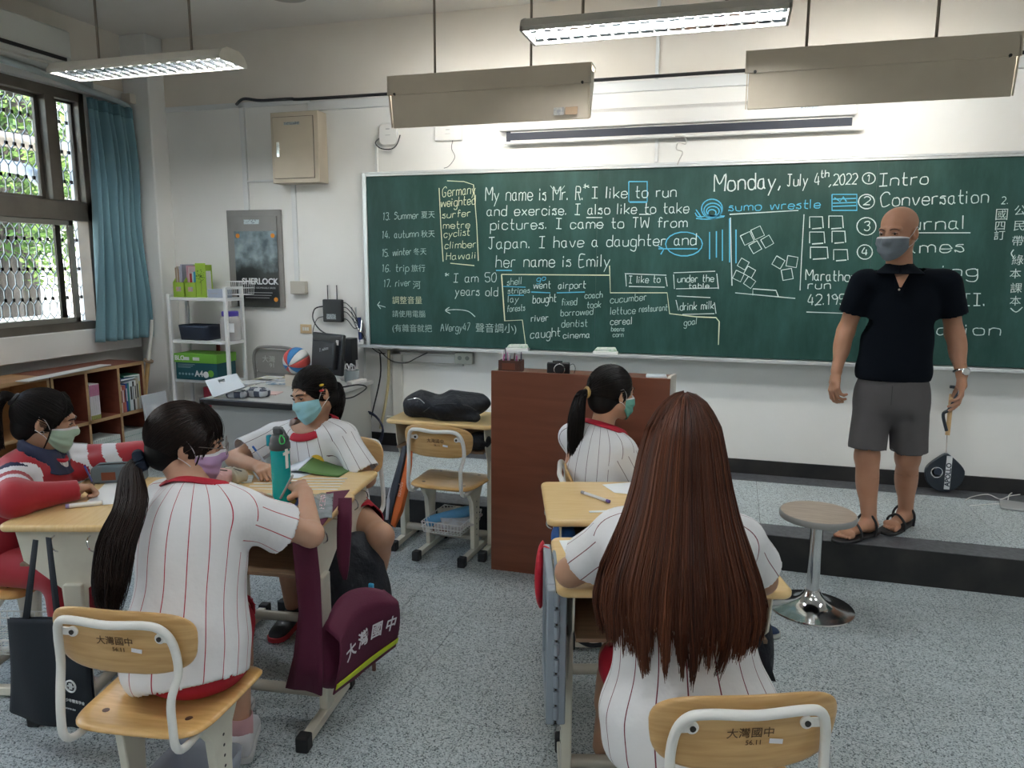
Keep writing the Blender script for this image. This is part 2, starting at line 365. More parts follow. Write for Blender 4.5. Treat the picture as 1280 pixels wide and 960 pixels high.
ceiling_lamp(-4.05, -2.83, 3.77, 4.02, zl, 'lit louvred tube lamp hanging above the teal curtain', LAMPB)
ceiling_lamp(-1.05, .175, 3.68, 3.95, zl - .02, 'lit louvred tube lamp hanging in front of the chalkboard, top centre', LAMPG)
n = 0
for xx, yy in ((2.55, 3.8), (-3.45, 1.1), (-.45, 1.1), (2.55, 1.1), (-3.45, -1.5), (-.45, -1.5), (2.55, -1.5)):
    ceiling_lamp(xx - .61, xx + .61, yy - .13, yy + .13, zl, ('lit louvred tube lamp of the ceiling grid over the %s of the room' % ('right front corner', 'left window side', 'middle', 'right side', 'left rear', 'middle rear', 'right rear')[n]), LAMPB); n += 1
def board_lamp(x0, x1, y, z0, z1, label, stk):
    t = thing('board_lamp', label, 'lamp', ((x0 + x1) / 2, y, z0)); w_ = x1 - x0; h = z1 - z0; d = .16
    m = Matrix(((0, 0, 1, 0), (1, 0, 0, 0), (0, 1, 0, 0), (0, 0, 0, 1)))
    top = [(-.03, h), (.10, h), (.10, h - .028), (.088, h - .028), (.088, h - .012), (-.018, h - .012), (-.018, h - .112), (-.03, h - .112)]
    build('housing', MB().prism(top, -w_ / 2, w_ / 2, m), CREAM, t, bev=.002)
    sh = [(-.020, h - .100), (-.008, h - .100), (.022, .0), (.010, .0)]
    build('shade', MB().prism(sh, -w_ / 2 + .02, w_ / 2 - .018, m), CREAM, t, bev=.003)
    for s_ in (-1, 1):
        e = [(-.03, h - .03), (.10, h - .03), (.10, h - .10), (.02, .01), (.006, 0), (-.03, h - .115)]
        build('side_plate', MB().prism(e, s_ * (w_ / 2 - .012) - .003, s_ * (w_ / 2 - .012) + .003, m), CREAM, t)
        build('bolt', MB().tube([(s_ * (w_ / 2 - .05), -.036, h - .107), (s_ * (w_ / 2 - .05), -.024, h - .107)], .008, 8), DARKM, t)
    build('lamp_tube', MB().tube([(-w_ / 2 + .05, .045, h - .06), (w_ / 2 - .05, .045, h - .06)], .0135, 10), TUBEM, t)
    for xx in (-w_ * .265, w_ * .21): build('hanger_rod', MB().tube([(xx, .02, h), (xx, .02, CZ - z0)], .0075, 8), mat('rod', (.22, .18, .14), .5, .3), t)
    for sx, sw, c in stk: build('sticker', MB().box((w_ / 2 - sx, .0175 - .036 + .012, .045), (sw, .001, .045), m=Matrix.Rotation(-.19, 3, 'X')), c, t)
    return t
ST1 = mat('faded_sticker', (.55, .52, .46), .6, col2=(.3, .3, .3), scale=60); ST2 = mat('brown_tape', (.48, .33, .2), .6)
board_lamp(-2.082, -.828, 4.38, 2.425, 2.722, 'beige enamel board lamp with two stickers, left of the two', [(.19, .06, ST1), (.115, .07, ST2)])
board_lamp(-.004, 1.25, 4.30, 2.415, 2.70, 'beige enamel board lamp hanging at the upper right', [])
# small ceiling fittings
o = build('ceiling_fan_hub', MB().lathe([(.02, 0), (.12, .01), (.14, .05), (.10, .09), (.03, .10), (.02, .2)], (-2.62, 4.15, CZ - .2)), mat('fan_enamel', (.35, .32, .28), .4))
tag(o, 'dark round ceiling fitting cut off by the top edge', 'fan')
# ================================================================ classroom furniture
def ring_frame(n=28):
    pass
def make_desk(label, w, d, h, loc, rz, foot=(-.21, .21), basket=False, group=None, drop=None):
    t = thing('school_desk', label, 'desk', loc, rz, group)
    build('desk_top', MB().prism(rrect(w, d, .032, 6), h - .024, h), TOPW, t, bev=.009, seg=3)
    fy = (foot[0] + foot[1]) / 2
    tr = MB().bx(-w / 2 + .055, w / 2 - .055, -d / 2 + .03, d / 2 - .04, h - .165, h - .153)
    tr.bx(-w / 2 + .055, w / 2 - .055, d / 2 - .052, d / 2 - .04, h - .153, h - .03)
    build('book_tray', tr, mat('tray_board', (.20, .13, .08), .5, col2=(.27, .18, .11), scale=5, stretch=(1, 12, 1)), t, bev=.002)
    for s_ in (-1, 1):
        x = s_ * (w / 2 - .045); q = fy
        out = [(-d / 2 + .03, h - .025), (d / 2 - .04, h - .025), (d / 2 - .05, h - .15), (q + .045, h - .24), (q + .04, h - .36), (q - .04, h - .36), (q - .045, h - .24), (-d / 2 + .05, h - .14)]
        m = Matrix(((0, 0, 1, 0), (1, 0, 0, 0), (0, 1, 0, 0), (0, 0, 0, 1)))
        build('side_plate', MB().prism(out, x - .004 * s_ - .003, x - .004 * s_ + .003, m), LEGP, t, bev=.002)
        leg = build('leg', MB().bx(x - .016, x + .016, q - .032, q + .032, .045, h - .22), LEGP, t, bev=.005)
        mb = MB()
        for k in range(5): mb.tube([(x + s_ * .0155, q, .16 + .045 * k), (x + s_ * .0168, q, .16 + .045 * k)], .0055, 8)
        build('height_hole', mb, DARKM, leg)
        build('foot', MB().bx(x - .017, x + .017, foot[0] + .03, foot[1] - .03, .012, .046), LEGP, t, bev=.004)
        for e in (foot[0], foot[1]):
            sg = 1 if e == foot[1] else -1
            build('foot_cap', MB().bx(x - .022, x + .022, min(e, e - sg * .045), max(e, e - sg * .045), 0, .056), RUBBER, t, bev=.006)
        for k in range(2):
            yy = -.05 + k * .12; build('bag_hook', MB().tube(crv([(x + s_ * .002, yy, h - .05), (x + s_ * .03, yy + .005, h - .055), (x + s_ * .034, yy + .012, h - .085), (x + s_ * .018, yy + .016, h - .10)], 4), .0028, 6), CHROME, t)
    build('cross_bar', MB().tube([(-w / 2 + .05, fy, .095), (w / 2 - .05, fy, .095)], .02, 14), mat('bar_enamel', (.46, .43, .36), .4, .2), t)
    return t
def make_chair(label, loc, rz, group=None, stamp=False, basket=False):
    t = thing('school_chair', label, 'chair', loc, rz, group)
    # seat
    def seat(u, v, top):
        x = (u - .5) * 2; y = (v - .5) * 2
        return x, y
    mb = MB(); out = []
    n = 48; pts = []
    for k in range(n):
        a = 2 * PI * k / n; c_, s_ = math.cos(a), math.sin(a); e = .38
        x = math.copysign(abs(c_) ** e, c_); y = math.copysign(abs(s_) ** e, s_)
        pts.append((x * (.197 + .012 * y), y * .19))
    rings = [(.0, 0), (.55, 0), (.85, .001), (.96, 0), (1, -.006), (1, -.011), (.96, -.017), (.85, -.016), (0, -.016)]
    vs = []; fs = []
    for r, dz in rings:
        for x, y in pts:
            X, Y = x * r, y * r; z = .432 + dz - .014 * math.exp(-((X / .13) ** 2 + ((Y + .03) / .11) ** 2)) - .02 * max(0, (Y - .10) / .09) ** 2
            vs.append((X, Y, z))
    for i in range(len(rings) - 1):
        for j in range(n): j2 = (j + 1) % n; fs.append((i * n + j, i * n + j2, (i + 1) * n + j2, (i + 1) * n + j))
    build('seat', MB().add(vs, fs), SEATW, t, ang=60)
    for sx in (-1, 1):
        for sy in (-.11, .11): build('bolt', MB().lathe([(.011, 0), (.010, .0025), (.006, .003)], (sx * .12, sy, .4265), 12), mat('bolt_brown', (.12, .07, .05), .4, .6), t)
    # backrest: curved board
    def back(off, rr):
        pass
    vs = []; fs = []; N_ = 44; zc = .682; hh = .087; pts = []
    for k in range(N_):
        a = 2 * PI * k / N_; c_, s_ = math.cos(a), math.sin(a); e = .55
        z = math.copysign(abs(s_) ** (.62), s_) * hh; x = math.copysign(abs(c_) ** e, c_) * (.196 + .010 * z / hh)
        pts.append((x, z))
    def bk(x, z, o): return (x, -.2 + .9 * x * x - .10 * z + o - .0, zc + z - .10 * x * x)
    rings = [(0, .006), (.6, .006), (.93, .006), (.99, .004), (1, 0), (.99, -.004), (.93, -.006), (.6, -.006), (0, -.006)]
    for r, o in rings:
        for x, z in pts: vs.append(bk(x * r, z * r, o))
    for i in range(len(rings) - 1):
        for j in range(N_): j2 = (j + 1) % N_; fs.append((i * N_ + j, i * N_ + j2, (i + 1) * N_ + j2, (i + 1) * N_ + j))
    br = build('backrest', MB().add(vs, fs), CHW, t, ang=60)
    if stamp:
        for s_, sz, x, z in (('大灣國中', .025, .01, .004), ('56.11', .016, .018, -.018)):
            text('printed_lettering', s_, sz, mat('stamp_ink', (.10, .05, .02), .7), br, frame((x - .01, -.2 - .0072 - .10 * z + .0, zc + z), (1, 0, 0), (0, -.10, 1)), ext=.0003)
        build('paper_sticker', MB().box((.055, -.2065 + .9 * .003, zc - .018), (.028, .0012, .010), m=Matrix.Rotation(.1, 3, 'Y')), mat('white_sticker', (.78, .78, .82), .5), br)
    # bent tube frame
    L_ = []
    for s_ in (-1, 1):
        p = [(s_ * .145, .10, .405), (s_ * .15, -.05, .402), (s_ * .152, -.14, .398), (s_ * .153, -.195, .403), (s_ * .153, -.222, .43), (s_ * .152, -.226, .48), (s_ * .15, -.222, .55), (s_ * .160, -.20, .615), (s_ * .155, -.206, .69), (s_ * .135, -.222, .735), (s_ * .095, -.232, .748)]
        L_.append(p)
    path = L_[0] + [(0, -.233, .742)] + L_[1][::-1]
    build('back_frame', MB().tube(crv(path, 5), .0105, 12), TUBEW, t)
    for s_ in (-1, 1):
        lg = MB().tube([(s_ * .118, -.2035, .70), (s_ * .118, -.1965, .70)], .0135, 18).box((s_ * .137, -.2, .70), (.03, .006, .02))
        lug = build('lug', lg, TUBEW, t, bev=.0015)
        build('rivet', MB().lathe([(.0065, 0), (.006, .003), (.002, .004)], (0, 0, 0), 10, 'Y'), DARKM, lug).location = (s_ * .118, -.2072, .70)
        x = s_ * .135; m = Matrix(((0, 0, 1, 0), (1, 0, 0, 0), (0, 1, 0, 0), (0, 0, 0, 1)))
        out = [(-.135, .405), (.135, .405), (.10, .385), (.052, .32), (.040, .22), (.034, .045), (-.034, .045), (-.040, .22), (-.052, .32), (-.10, .385)]
        leg = build('leg', MB().prism(out, x - .013, x + .013, m), LEGP, t, bev=.004)
        mb = MB()
        for k in range(7): mb.tube([(x + s_ * .012, 0, .12 + .032 * k), (x + s_ * .0138, 0, .12 + .032 * k)], .0045, 8)
        build('height_hole', mb, DARKM, leg)
        build('foot', MB().bx(x - .016, x + .016, -.17, .18, .012, .044), LEGP, t, bev=.004)
        for e, sg in ((-.20, -1), (.21, 1)):
            build('foot_cap', MB().bx(x - .021, x + .021, min(e, e - sg * .045), max(e, e - sg * .045), 0, .054), RUBBER, t, bev=.006)
    build('cross_bar', MB().tube([(-.13, 0, .10), (.13, 0, .10)], .014, 12), mat('bar_enamel', (.46, .43, .36), .4, .2), t)
    if basket:
        mb = MB(); z0, z1 = .155, .215
        for zz, e in ((z1, 0), (z0 + .03, -.01)): mb.tube([(-.117 - 0, -.15, zz), (.117, -.15, zz), (.117, .15, zz), (-.117, .15, zz)], .003, 6, closed=True)
        for k in range(13):
            x = -.117 + .234 * k / 12; mb.tube([(x, -.15, z1), (x * .93, -.14, z0), (x * .93, .14, z0), (x, .15, z1)], .0018, 5)
        for k in range(11):
            y = -.14 + .28 * k / 10; mb.tube([(-.117, y, z1), (-.109, y, z0), (.109, y, z0), (.117, y, z1)], .0018, 5)
        build('wire_basket', mb, TUBEW, t, sm=True)
    return t
R = math.radians
G1 = None
make_desk('pale wooden desk of the near right pair, under the long-haired pupil', .635, .40, .748, (-.165, 2.12, 0), R(16), (-.20, .22))
make_desk('pale wooden desk behind the near right one, its left edge by the brown lectern', .63, .46, .76, (-.329, 2.643, 0), R(17), (-.21, .20))
make_desk('pale wooden desk with the tumbler, maroon bag hooked at its right end', .62, .43, .76, (-1.592, 2.160, 0), R(6.8), (-.23, .20))
make_desk('pale wooden desk with the paper strips and green book, far side of the left group', .60, .42, .705, (-1.730, 2.648, 0), R(8), (-.20, .20))
make_desk('pale wooden desk of the pupil in the red jacket, at the left edge', .58, .43, .745, (-2.185, 2.125, 0), R(-73), (-.2, .2))
make_desk('empty-seated wooden desk beside the lectern carrying the black backpack', .62, .38, .752, (-1.515, 3.885, 0), R(0), (-.225, .135))
make_chair('wooden school chair with stamped back at lower left, pupil with ponytail on it', (-1.45, 1.575, 0), R(8), stamp=True)
make_chair('wooden school chair with stamped back at lower right, cut by the bottom edge', (.0, 1.635, 0), R(21), stamp=True)
pch = make_chair('unused wooden school chair with wire basket beside the brown lectern', (-1.455, 3.76, 0), R(-3), stamp=True, basket=True)
make_chair('wooden school chair of the smiling pupil in the blue mask', (-1.79, 3.02, 0), R(172))
make_chair('wooden school chair under the pupil in the red jacket', (-2.64, 2.05, 0), R(-75), basket=True)
make_chair('wooden school chair of the pupil sitting in front of the lectern', (-.45, 3.07, 0), R(-78))
make_chair('wooden school chair with only its back tip in view at the left edge', (-4.02, 3.12, 0), R(150))
# ---------------- lectern
PODW = wood('mahogany_laminate', (.155, .045, .022), (.205, .066, .033), .4, 2.2, (1, 1, 9)); PODI = mat('cream_laminate', (.62, .58, .50), .45)
t = thing('lectern', 'reddish brown wooden lectern with a solid front in front of the stage', 'lectern', (-.722, 3.60, 0))
build('front_panel', MB().bx(-.449, .449, -.009, .009, 0, 1.068), PODW, t, bev=.002)
m = Matrix(((0, 0, 1, 0), (1, 0, 0, 0), (0, 1, 0, 0), (0, 0, 0, 1)))
for s_ in (-1, 1):
    build('side_panel', MB().prism([(.01, 0), (.40, 0), (.40, 1.035), (.10, 1.066), (.01, 1.066)], s_ * .44 - .009, s_ * .44 + .009, m), PODI, t, bev=.0015)
build('top_board', MB().prism([(.01, 1.045), (.395, 1.012), (.395, 1.03), (.01, 1.063)], -.431, .431, m), PODW, t)
build('shelf', MB().bx(-.431, .431, .01, .38, .62, .638), PODI, t)
# ---------------- stool
t = thing('stool', 'round stool with wood-look top and chrome trumpet base beside the teacher', 'stool', (.422, 3.60, 0))
build('seat', MB().lathe([(.05, .452), (.162, .452), (.164, .455), (.1645, .474), (.163, .4765), (.05, .4765)], n=56), wood('grey_oak_laminate', (.42, .33, .25), (.56, .46, .37), .35, 4, (2, 18, 2)), t)
build('seat_rim', MB().lathe([(.160, .446), (.168, .448), (.1705, .456), (.1705, .468), (.1665, .475), (.1645, .4755), (.1645, .446)], n=56), mat('grey_plastic_rim', (.30, .30, .29), .4), t)
build('pole', MB().lathe([(.0285, .05), (.0285, .45)], n=32), CHROME, t)
build('base', MB().lathe([(.185, .0), (.192, .003), (.19, .008), (.16, .014), (.11, .024), (.075, .040), (.055, .058), (.042, .078), (.036, .095), (.02, .097)], n=64), CHROME, t)
# ---------------- computer desk by the wall
GREYL = mat('grey_laminate', (.50, .50, .48), .45, col2=(.46, .46, .44), scale=3); STEEL = mat('beige_steel_panel', (.40, .40, .37), .5, col2=(.36, .36, .33), scale=2)
t = thing('computer_desk', 'grey steel computer desk with black front edge against the board wall', 'desk', (-2.95, 4.62, 0))
build('desk_top', MB().bx(-.385, .335, -.545, .50, .694, .722), GREYL, t, bev=.004)
build('front_edge', MB().bx(-.39, .30, -.565, -.545, .683, .724), mat('black_edge_band', (.018, .016, .016), .35), t, bev=.006)
build('front_panel', MB().bx(-.34, .30, -.50, -.485, .02, .69), STEEL, t)
for s_ in (-.345, .305): build('side_panel', MB().bx(s_ - .009, s_ + .009, -.49, .49, 0, .69), STEEL, t)
# ---------------- white shelf
SW = mat('white_shelf_enamel', (.82, .83, .83), .35)
t = thing('standing_shelf', 'narrow white ladder shelf in the corner beside the curtain', 'shelf', (-3.985, 5.0, 0))
X0_, X1_, Y0_, Y1_ = -.262, .258, -.115, .085
for x in (X0_, X1_):
    for y in (Y0_, Y1_):
        build('post', MB().box((x, y, (1.42 if x > 0 else 1.36) / 2), (.026, .024, 1.42 if x > 0 else 1.36)), SW, t, bev=.003)
for z in (1.335, 1.0, .69, .32): build('shelf_board', MB().bx(X0_ - .01, X1_ + .01, Y0_, Y1_, z - .024, z), SW, t, bev=.003)
build('side_rail', MB().bx(X1_ - .008, X1_ + .008, Y0_, Y1_, 1.40, 1.42).bx(X0_ - .008, X0_ + .008, Y0_, Y1_, 1.34, 1.36), SW, t)
# ---------------- cabinets along the window wall
CABO = wood('orange_board', (.40, .21, .09), (.48, .27, .12), .45, 3, (4, 1, 9)); CABR = wood('red_brown_board', (.17, .045, .028), (.22, .065, .038), .45, 3, (4, 1, 9)); EDG = wood('worn_board_edge', (.42, .26, .13), (.52, .34, .18), .5, 5, (6, 1, 6))
def cabinet(label, y0, y1, divs, col):
    yc = (y0 + y1) / 2; t = thing('open_cabinet', label, 'cabinet', (-4.52, yc, 0)); x0, x1 = -.165, .165; L = (y1 - y0) / 2
    for z in (.05, .475, .84): build('shelf_board' if z != .84 else 'top_board', MB().bx(x0, x1, -L, L, z - .011, z + .011), col, t, bev=.001)
    build('back_panel', MB().bx(x0, x0 + .008, -L, L, .03, .84), col, t)
    for y in [-L] + [d - yc for d in divs] + [L]:
        yy = min(max(y, -L + .01), L - .01)
        build('divider', MB().bx(x0 + .008, x1, yy - .009, yy + .009, .061, .829), col, t)
        build('edge_strip', MB().bx(x1, x1 + .003, yy - .010, yy + .010, .03, .84), EDG, t)
    for z in (.05, .475, .84): build('edge_strip', MB().bx(x1, x1 + .003, -L, L, z - .012, z + .012), EDG, t)
    return t
cabinet('orange-brown open cabinet with empty shelves at the left edge', 2.66, 3.85, (3.26,), CABO)
cabinet('dark red-brown open cabinet holding books under the curtain', 3.86, 4.69, (4.147, 4.437), CABR)
# ---------------- curtain, rail, air conditioner
CURT = mat('teal_curtain', (.16, .305, .355), .75, col2=(.185, .34, .385), scale=3, sheen=.2, bump=.08, bscale=300)
def curtain(u, v):
    z = 2.79 - v * 1.785; y0 = 4.60 - .09 * v ** 2; y1 = 5.035 + .03 * v + .02 * math.sin(v * 9)
    y = y0 + (y1 - y0) * u
    amp = (.018 + .034 * min(1, v * 3)) * (1 + .3 * math.sin(u * 5))
    n_ = 7; ph = 2 * PI * n_ * (u + .012 * math.sin(v * 4 + u * 9))
    x = -4.60 + amp * math.sin(ph) + .012 * math.sin(u * 23 + v * 3) + .012 * max(0, .08 - v) * 8 * math.sin(ph * 3) + .04 * v * u
    return (x, y, z)
t = thing('curtain', 'teal pleated curtain gathered beside the window', 'curtain', (-4.6, 4.8, 1.0))
o = build('drape', MB().grid(curtain, 220, 60), CURT, solid=.003, shift=False, loc=(0, 0, 0)); o.parent = t; o.location = (4.6, -4.8, -1.0)
hd = build('heading_tape', MB().grid(lambda u, v: tuple(Vector(curtain(u, v * .045)) + Vector((.004, 0, 0))), 220, 6), mat('teal_heading', (.12, .24, .27), .8), solid=.003, shift=False, loc=(0, 0, 0)); hd.parent = t; hd.location = (4.6, -4.8, -1.0)
RAILM = mat('rail_enamel', (.42, .47, .47), .4, .2)
t = thing('curtain_rail', 'grey curved curtain rail running above the window', 'curtain rail', (-4.6, 3.5, 2.83))
build('rail', MB().tube(crv([(.10, -2.5, .07), (.09, -.5, .06), (.06, .5, .04), (.03, 1.05, .01), (.0, 1.45, -.02), (-.03, 1.53, -.05)], 8), .022, 12), RAILM, t)
build('end_bracket', MB().bx(-.06, .02, 1.50, 1.56, 0, .07), mat('cream_box', (.66, .60, .50), .5), t)
for yy in (-1, .3, 1.1): build('bracket', MB().bx(-.1, .06, yy - .01, yy + .01, .02, .09), RAILM, t)
ACW = mat('ac_plastic', (.66, .66, .61), .4); 
t = thing('air_conditioner', 'white split air conditioner on the window wall, top left corner', 'air conditioner', (-4.58, 3.9, 2.9))
m = Matrix(((1, 0, 0, 0), (0, 0, 1, 0), (0, 1, 0, 0), (0, 0, 0, 1)))
build('body', MB().prism([(-.117, .27), (.085, .275), (.10, .25), (.10, .075), (.085, .065), (.085, .045), (.04, .0), (-.02, -.02), (-.117, -.02)], -.55, .475, m), ACW, t, bev=.004)
build('front_panel', MB().bx(.10, .108, -.55, .473, .095, .262), ACW, t, bev=.006)
build('air_outlet', MB().bx(.088, .102, -.54, .44, .066, .088), mat('black_slot', (.01, .01, .01), .5), t)
build('louvre_flap', MB().box((.075, -.03, .028), (.008, .98, .045), m=Matrix.Rotation(-.75, 3, 'Y')), ACW, t, bev=.003)
# ================================================================ chalkboard
BF = 5.205     # board face plane
def chalkmat():
    m = mat('green_chalkboard', (.008, .058, .045), .55); t = m.node_tree; N = t.nodes; L = t.links; b = N['Principled BSDF']
    tc = N.new('ShaderNodeTexCoord'); mp = N.new('ShaderNodeMapping'); mp.inputs['Scale'].default_value = (1.6, 1, .45); L.new(tc.outputs['Object'], mp.inputs[0])
    n1 = N.new('ShaderNodeTexNoise'); n1.inputs['Scale'].default_value = 3.2; n1.inputs['Detail'].default_value = 9; n1.inputs['Roughness'].default_value = .68; L.new(mp.outputs[0], n1.inputs['Vector'])
    r = N.new('ShaderNodeValToRGB'); r.color_ramp.elements[0].position = .42; r.color_ramp.elements[1].position = .82
    r.color_ramp.elements[0].color = (.005, .041, .033, 1); r.color_ramp.elements[1].color = (.028, .095, .083, 1); L.new(n1.outputs['Fac'], r.inputs[0]); L.new(r.outputs[0], b.inputs['Base Color']); return m
BOARD = chalkmat(); ALF = mat('board_frame_aluminium', (.66, .68, .68), .35, .5)
bx0, bx1, bz0, bz1 = -2.675, 2.55, .992, 2.24
t = thing('chalkboard', 'long green chalkboard covered in handwriting with aluminium frame', 'chalkboard', (0, BF, bz0)); CB = t
for a, b_ in ((bx0, -.93), (-.93, .81), (.81, bx1)):
    build('board_panel', MB().bx(a + .0007, b_ - .0007, 0, .03, 0, bz1 - bz0), BOARD, t, sm=False)
build('frame', MB().bx(bx0 - .032, bx0, -.012, .033, -.01, bz1 - bz0 + .028), ALF, t, bev=.003)
build('frame', MB().bx(bx1, bx1 + .032, -.012, .033, -.01, bz1 - bz0 + .028), ALF, t, bev=.003)
build('frame', MB().bx(bx0, bx1, -.014, .033, bz1 - bz0, bz1 - bz0 + .016), ALF, t, bev=.002)
build('frame', MB().bx(bx0, bx1, -.006, .033, bz1 - bz0 + .018, bz1 - bz0 + .032), ALF, t, bev=.002)
build('chalk_tray', MB().bx(bx0 - .06, bx1 + .03, -.085, .03, -.022, -.006).bx(bx0 - .06, bx1 + .03, -.09, -.084, -.022, .0), ALF, t, bev=.002)
G = dict(a="4:34140301102031/343140", b="4:0700/0314344241301001", c="4:4334140301103041", d="4:4334140301103041/4740", e="4:02424334140301103041",
 f="3:3627161510/0434", g="4:4334140301103041/444a3c1c0b", h="4:0700/0314344340", i="1:0400/0605", j="2:141a0c/1615", k="4:0700/4401/1240", l="1:0700",
 m="6:0400/0314243330/3344546360", n="4:0400/0314344340", o="4:24140301103041433424", p="4:040c/0314344341301001", q="4:4334140301103041/444c",
 r="3:0400/031434", s="3:3414032331200100", t="3:17112030/0434", u="4:0401103041/4440", v="4:042044", w="6:0410345064", x="4:0440/4400", y="4:0420/440c", z="4:04440040",
 A="5:002750/1343", C="5:5647270502103051", D="5:0007/073753513000", E="4:47070040/0434", G="5:564727050210304143/2343", I="4:0747/2720/0040", J="4:0747/27211001", M="6:0007336760",
 R="4:0007/073746443404/2440", S="4:4627170534421001", T="4:0747/2720", W="6:0710355067", H="4:0007/4047/0444", V="4:072047")
G.update({'0': "4:270502103042453727", '1': "2:061710", '2': "4:0617374644000040", '3': "4:061737463424/243442301001", '4': "4:270242/3530", '5': "4:470704344241301001", '7': "4:074710",
 '9': "4:453627060514344530", '6': "4:462704021030423303", '.': "1:0001", ',': "1:110a", '*': "3:1713/0634/0436", '(': "2:2715122a", ')': "2:0715120a", '-': "3:0333", ' ': "3:"})
HEX = {**{str(i): i for i in range(10)}, 'a': -1, 'b': -2, 'c': -3}
CHW_ = mat('white_chalk', (.62, .70, .67), .9); CHC = mat('cream_chalk', (.70, .72, .50), .9); CHB = mat('blue_chalk', (.10, .42, .62), .9); CHG = mat('faint_chalk', (.42, .54, .50), .9)
def ribbon(mb, P, w):      # P: points (x,z) on the board face, laid as a thin flat band
    P = [Vector((p[0], 0, p[1])) for p in P]
    if len(P) < 2: return
    vs = []
    for i, p in enumerate(P):
        a = P[max(0, i - 1)]; b_ = P[min(len(P) - 1, i + 1)]; d = (b_ - a); d = d.normalized() if d.length > 1e-7 else Vector((1, 0, 0))
        nn = Vector((-d.z, 0, d.x)) * w / 2 * random.uniform(.75, 1.2)
        vs += [(p + nn) + Vector((0, -.0016, 0)), (p - nn) + Vector((0, -.0016, 0))]
    mb.add(vs, [(2 * i, 2 * i + 1, 2 * i + 3, 2 * i + 2) for i in range(len(P) - 1)])
def b2(px, py): p = at(px, py, y=BF); return (p.x, p.z - bz0)
def sm2(pts, n=4): return [(p.x, p.y) for p in crv([(a, b_, 0) for a, b_ in pts], n)]
def draw(polys, m=None, w=.0075, curve=False):
    mb = MB()
    for pl in polys:
        q = sm2(pl, 6) if curve else pl
        ribbon(mb, [b2(*p) for p in q], w)
    return tag(build('chalk_drawing', mb, m or CHW_, CB, sm=False), kind='stuff')
def write(s, x0, y0, x1, y1, cap, m=None, w=.0066):
    tot = 0; items = []
    for ch in s:
        wd, st = G[ch].split(':'); wd = int(wd)
        for k in st.split('/'):
            if k: items.append([(HEX[k[i]] + tot + random.uniform(-.18, .18), HEX[k[i + 1]] + random.uniform(-.18, .18)) for i in range(0, len(k), 2)])
        tot += wd + 1.7
    tot -= 1.7; mb = MB()
    for st in items:
        q = sm2(st, 4) if len(st) > 2 else st
        pts = []
        for u, v in q:
            f = u / tot; pts.append(b2(x0 + (x1 - x0) * f + .08 * v, y0 + (y1 - y0) * f - v * cap / 7))
        ribbon(mb, pts, w)
    return tag(build('chalk_writing', mb, m or CHW_, CB, sm=False), kind='stuff')
def cjk(s, px, py, size, m=None, off=-.006):      # centre pixel
    p = b2(px, py); me = textmesh(s, size, ext=.0003, offset=off * size)
    if me.materials and me.materials[0] != (m or CHW_): me = me.copy(); me.materials.clear()
    o = mkobj('chalk_writing', me, m or CHW_, CB); o.matrix_local = frame((p[0], -.0018, p[1]), (1, 0, .015), (0, 0, 1))
F_ = .0045
for a in [("13. Summer", 479, 275, 523, 273, 9, CHG), ("14. autumn", 478, 298, 523, 296, 9, CHG), ("15. winter", 478, 321, 514, 318, 9, CHG), ("16. trip", 478, 340, 511, 339, 9, CHG), ("17. river", 480, 359, 513, 357, 9, CHG),
          ("Germany", 553, 246, 594, 242, 12, CHC), ("weighted", 551, 259, 594, 255, 11, CHC), ("surfer", 553, 273, 588, 270, 9, CHC), ("metre", 554, 286, 587, 285, 9, CHC), ("cyclist", 555, 297, 587, 294, 9, CHC), ("climber", 556, 311, 595, 309, 9, CHC), ("Hawaii", 558, 325, 595, 323, 9, CHC),
          ("*", 556, 349, 561, 349, 8), ("I am 50", 567, 353, 620, 352, 11), ("years old", 569, 369, 622, 370, 11),
          ("shell", 634, 357, 652, 355, 9, CHG), ("stripes", 635, 367, 662, 366, 7, CHG), ("lay", 635, 378, 648, 377, 8, CHG), ("forests", 634, 390, 656, 388, 8, CHG), ("go", 671, 352, 682, 350, 7, CHB), ("went", 667, 361, 688, 360, 9), ("airport", 698, 361, 732, 360, 9),
          ("bought", 666, 379, 695, 377, 10), ("fixed", 702, 382, 721, 381, 9, CHG), ("coach", 731, 373, 753, 372, 8, CHG), ("took", 734, 385, 751, 384, 8, CHG), ("borrowed", 701, 395, 741, 393, 8, CHG), ("river", 664, 402, 685, 401, 9), ("dentist", 702, 409, 734, 408, 9, CHG), ("caught", 663, 423, 700, 420, 11), ("cinema", 704, 423, 737, 422, 8),
          ("cucumber", 763, 379, 808, 375, 9, CHG), ("lettuce", 763, 393, 794, 392, 9, CHG), ("restaurant", 799, 390, 834, 388, 8, CHG), ("cereal", 763, 406, 790, 405, 9), ("beans", 764, 414, 780, 414, 6, CHG), ("corn", 766, 421, 779, 421, 6, CHG),
          ("I like to", 786, 354, 825, 353, 9), ("under the", 847, 353, 892, 352, 9), ("table", 861, 360, 886, 360, 6), ("drink milk", 850, 388, 892, 386, 10), ("goal", 855, 407, 871, 405, 8, CHG),
          ("AVergy47", 551, 414, 587, 413, 9, CHG), ("2.", 1252, 255, 1260, 255, 9)]:
    write(*a[:6], m=a[6] if len(a) > 6 else None, w=F_)
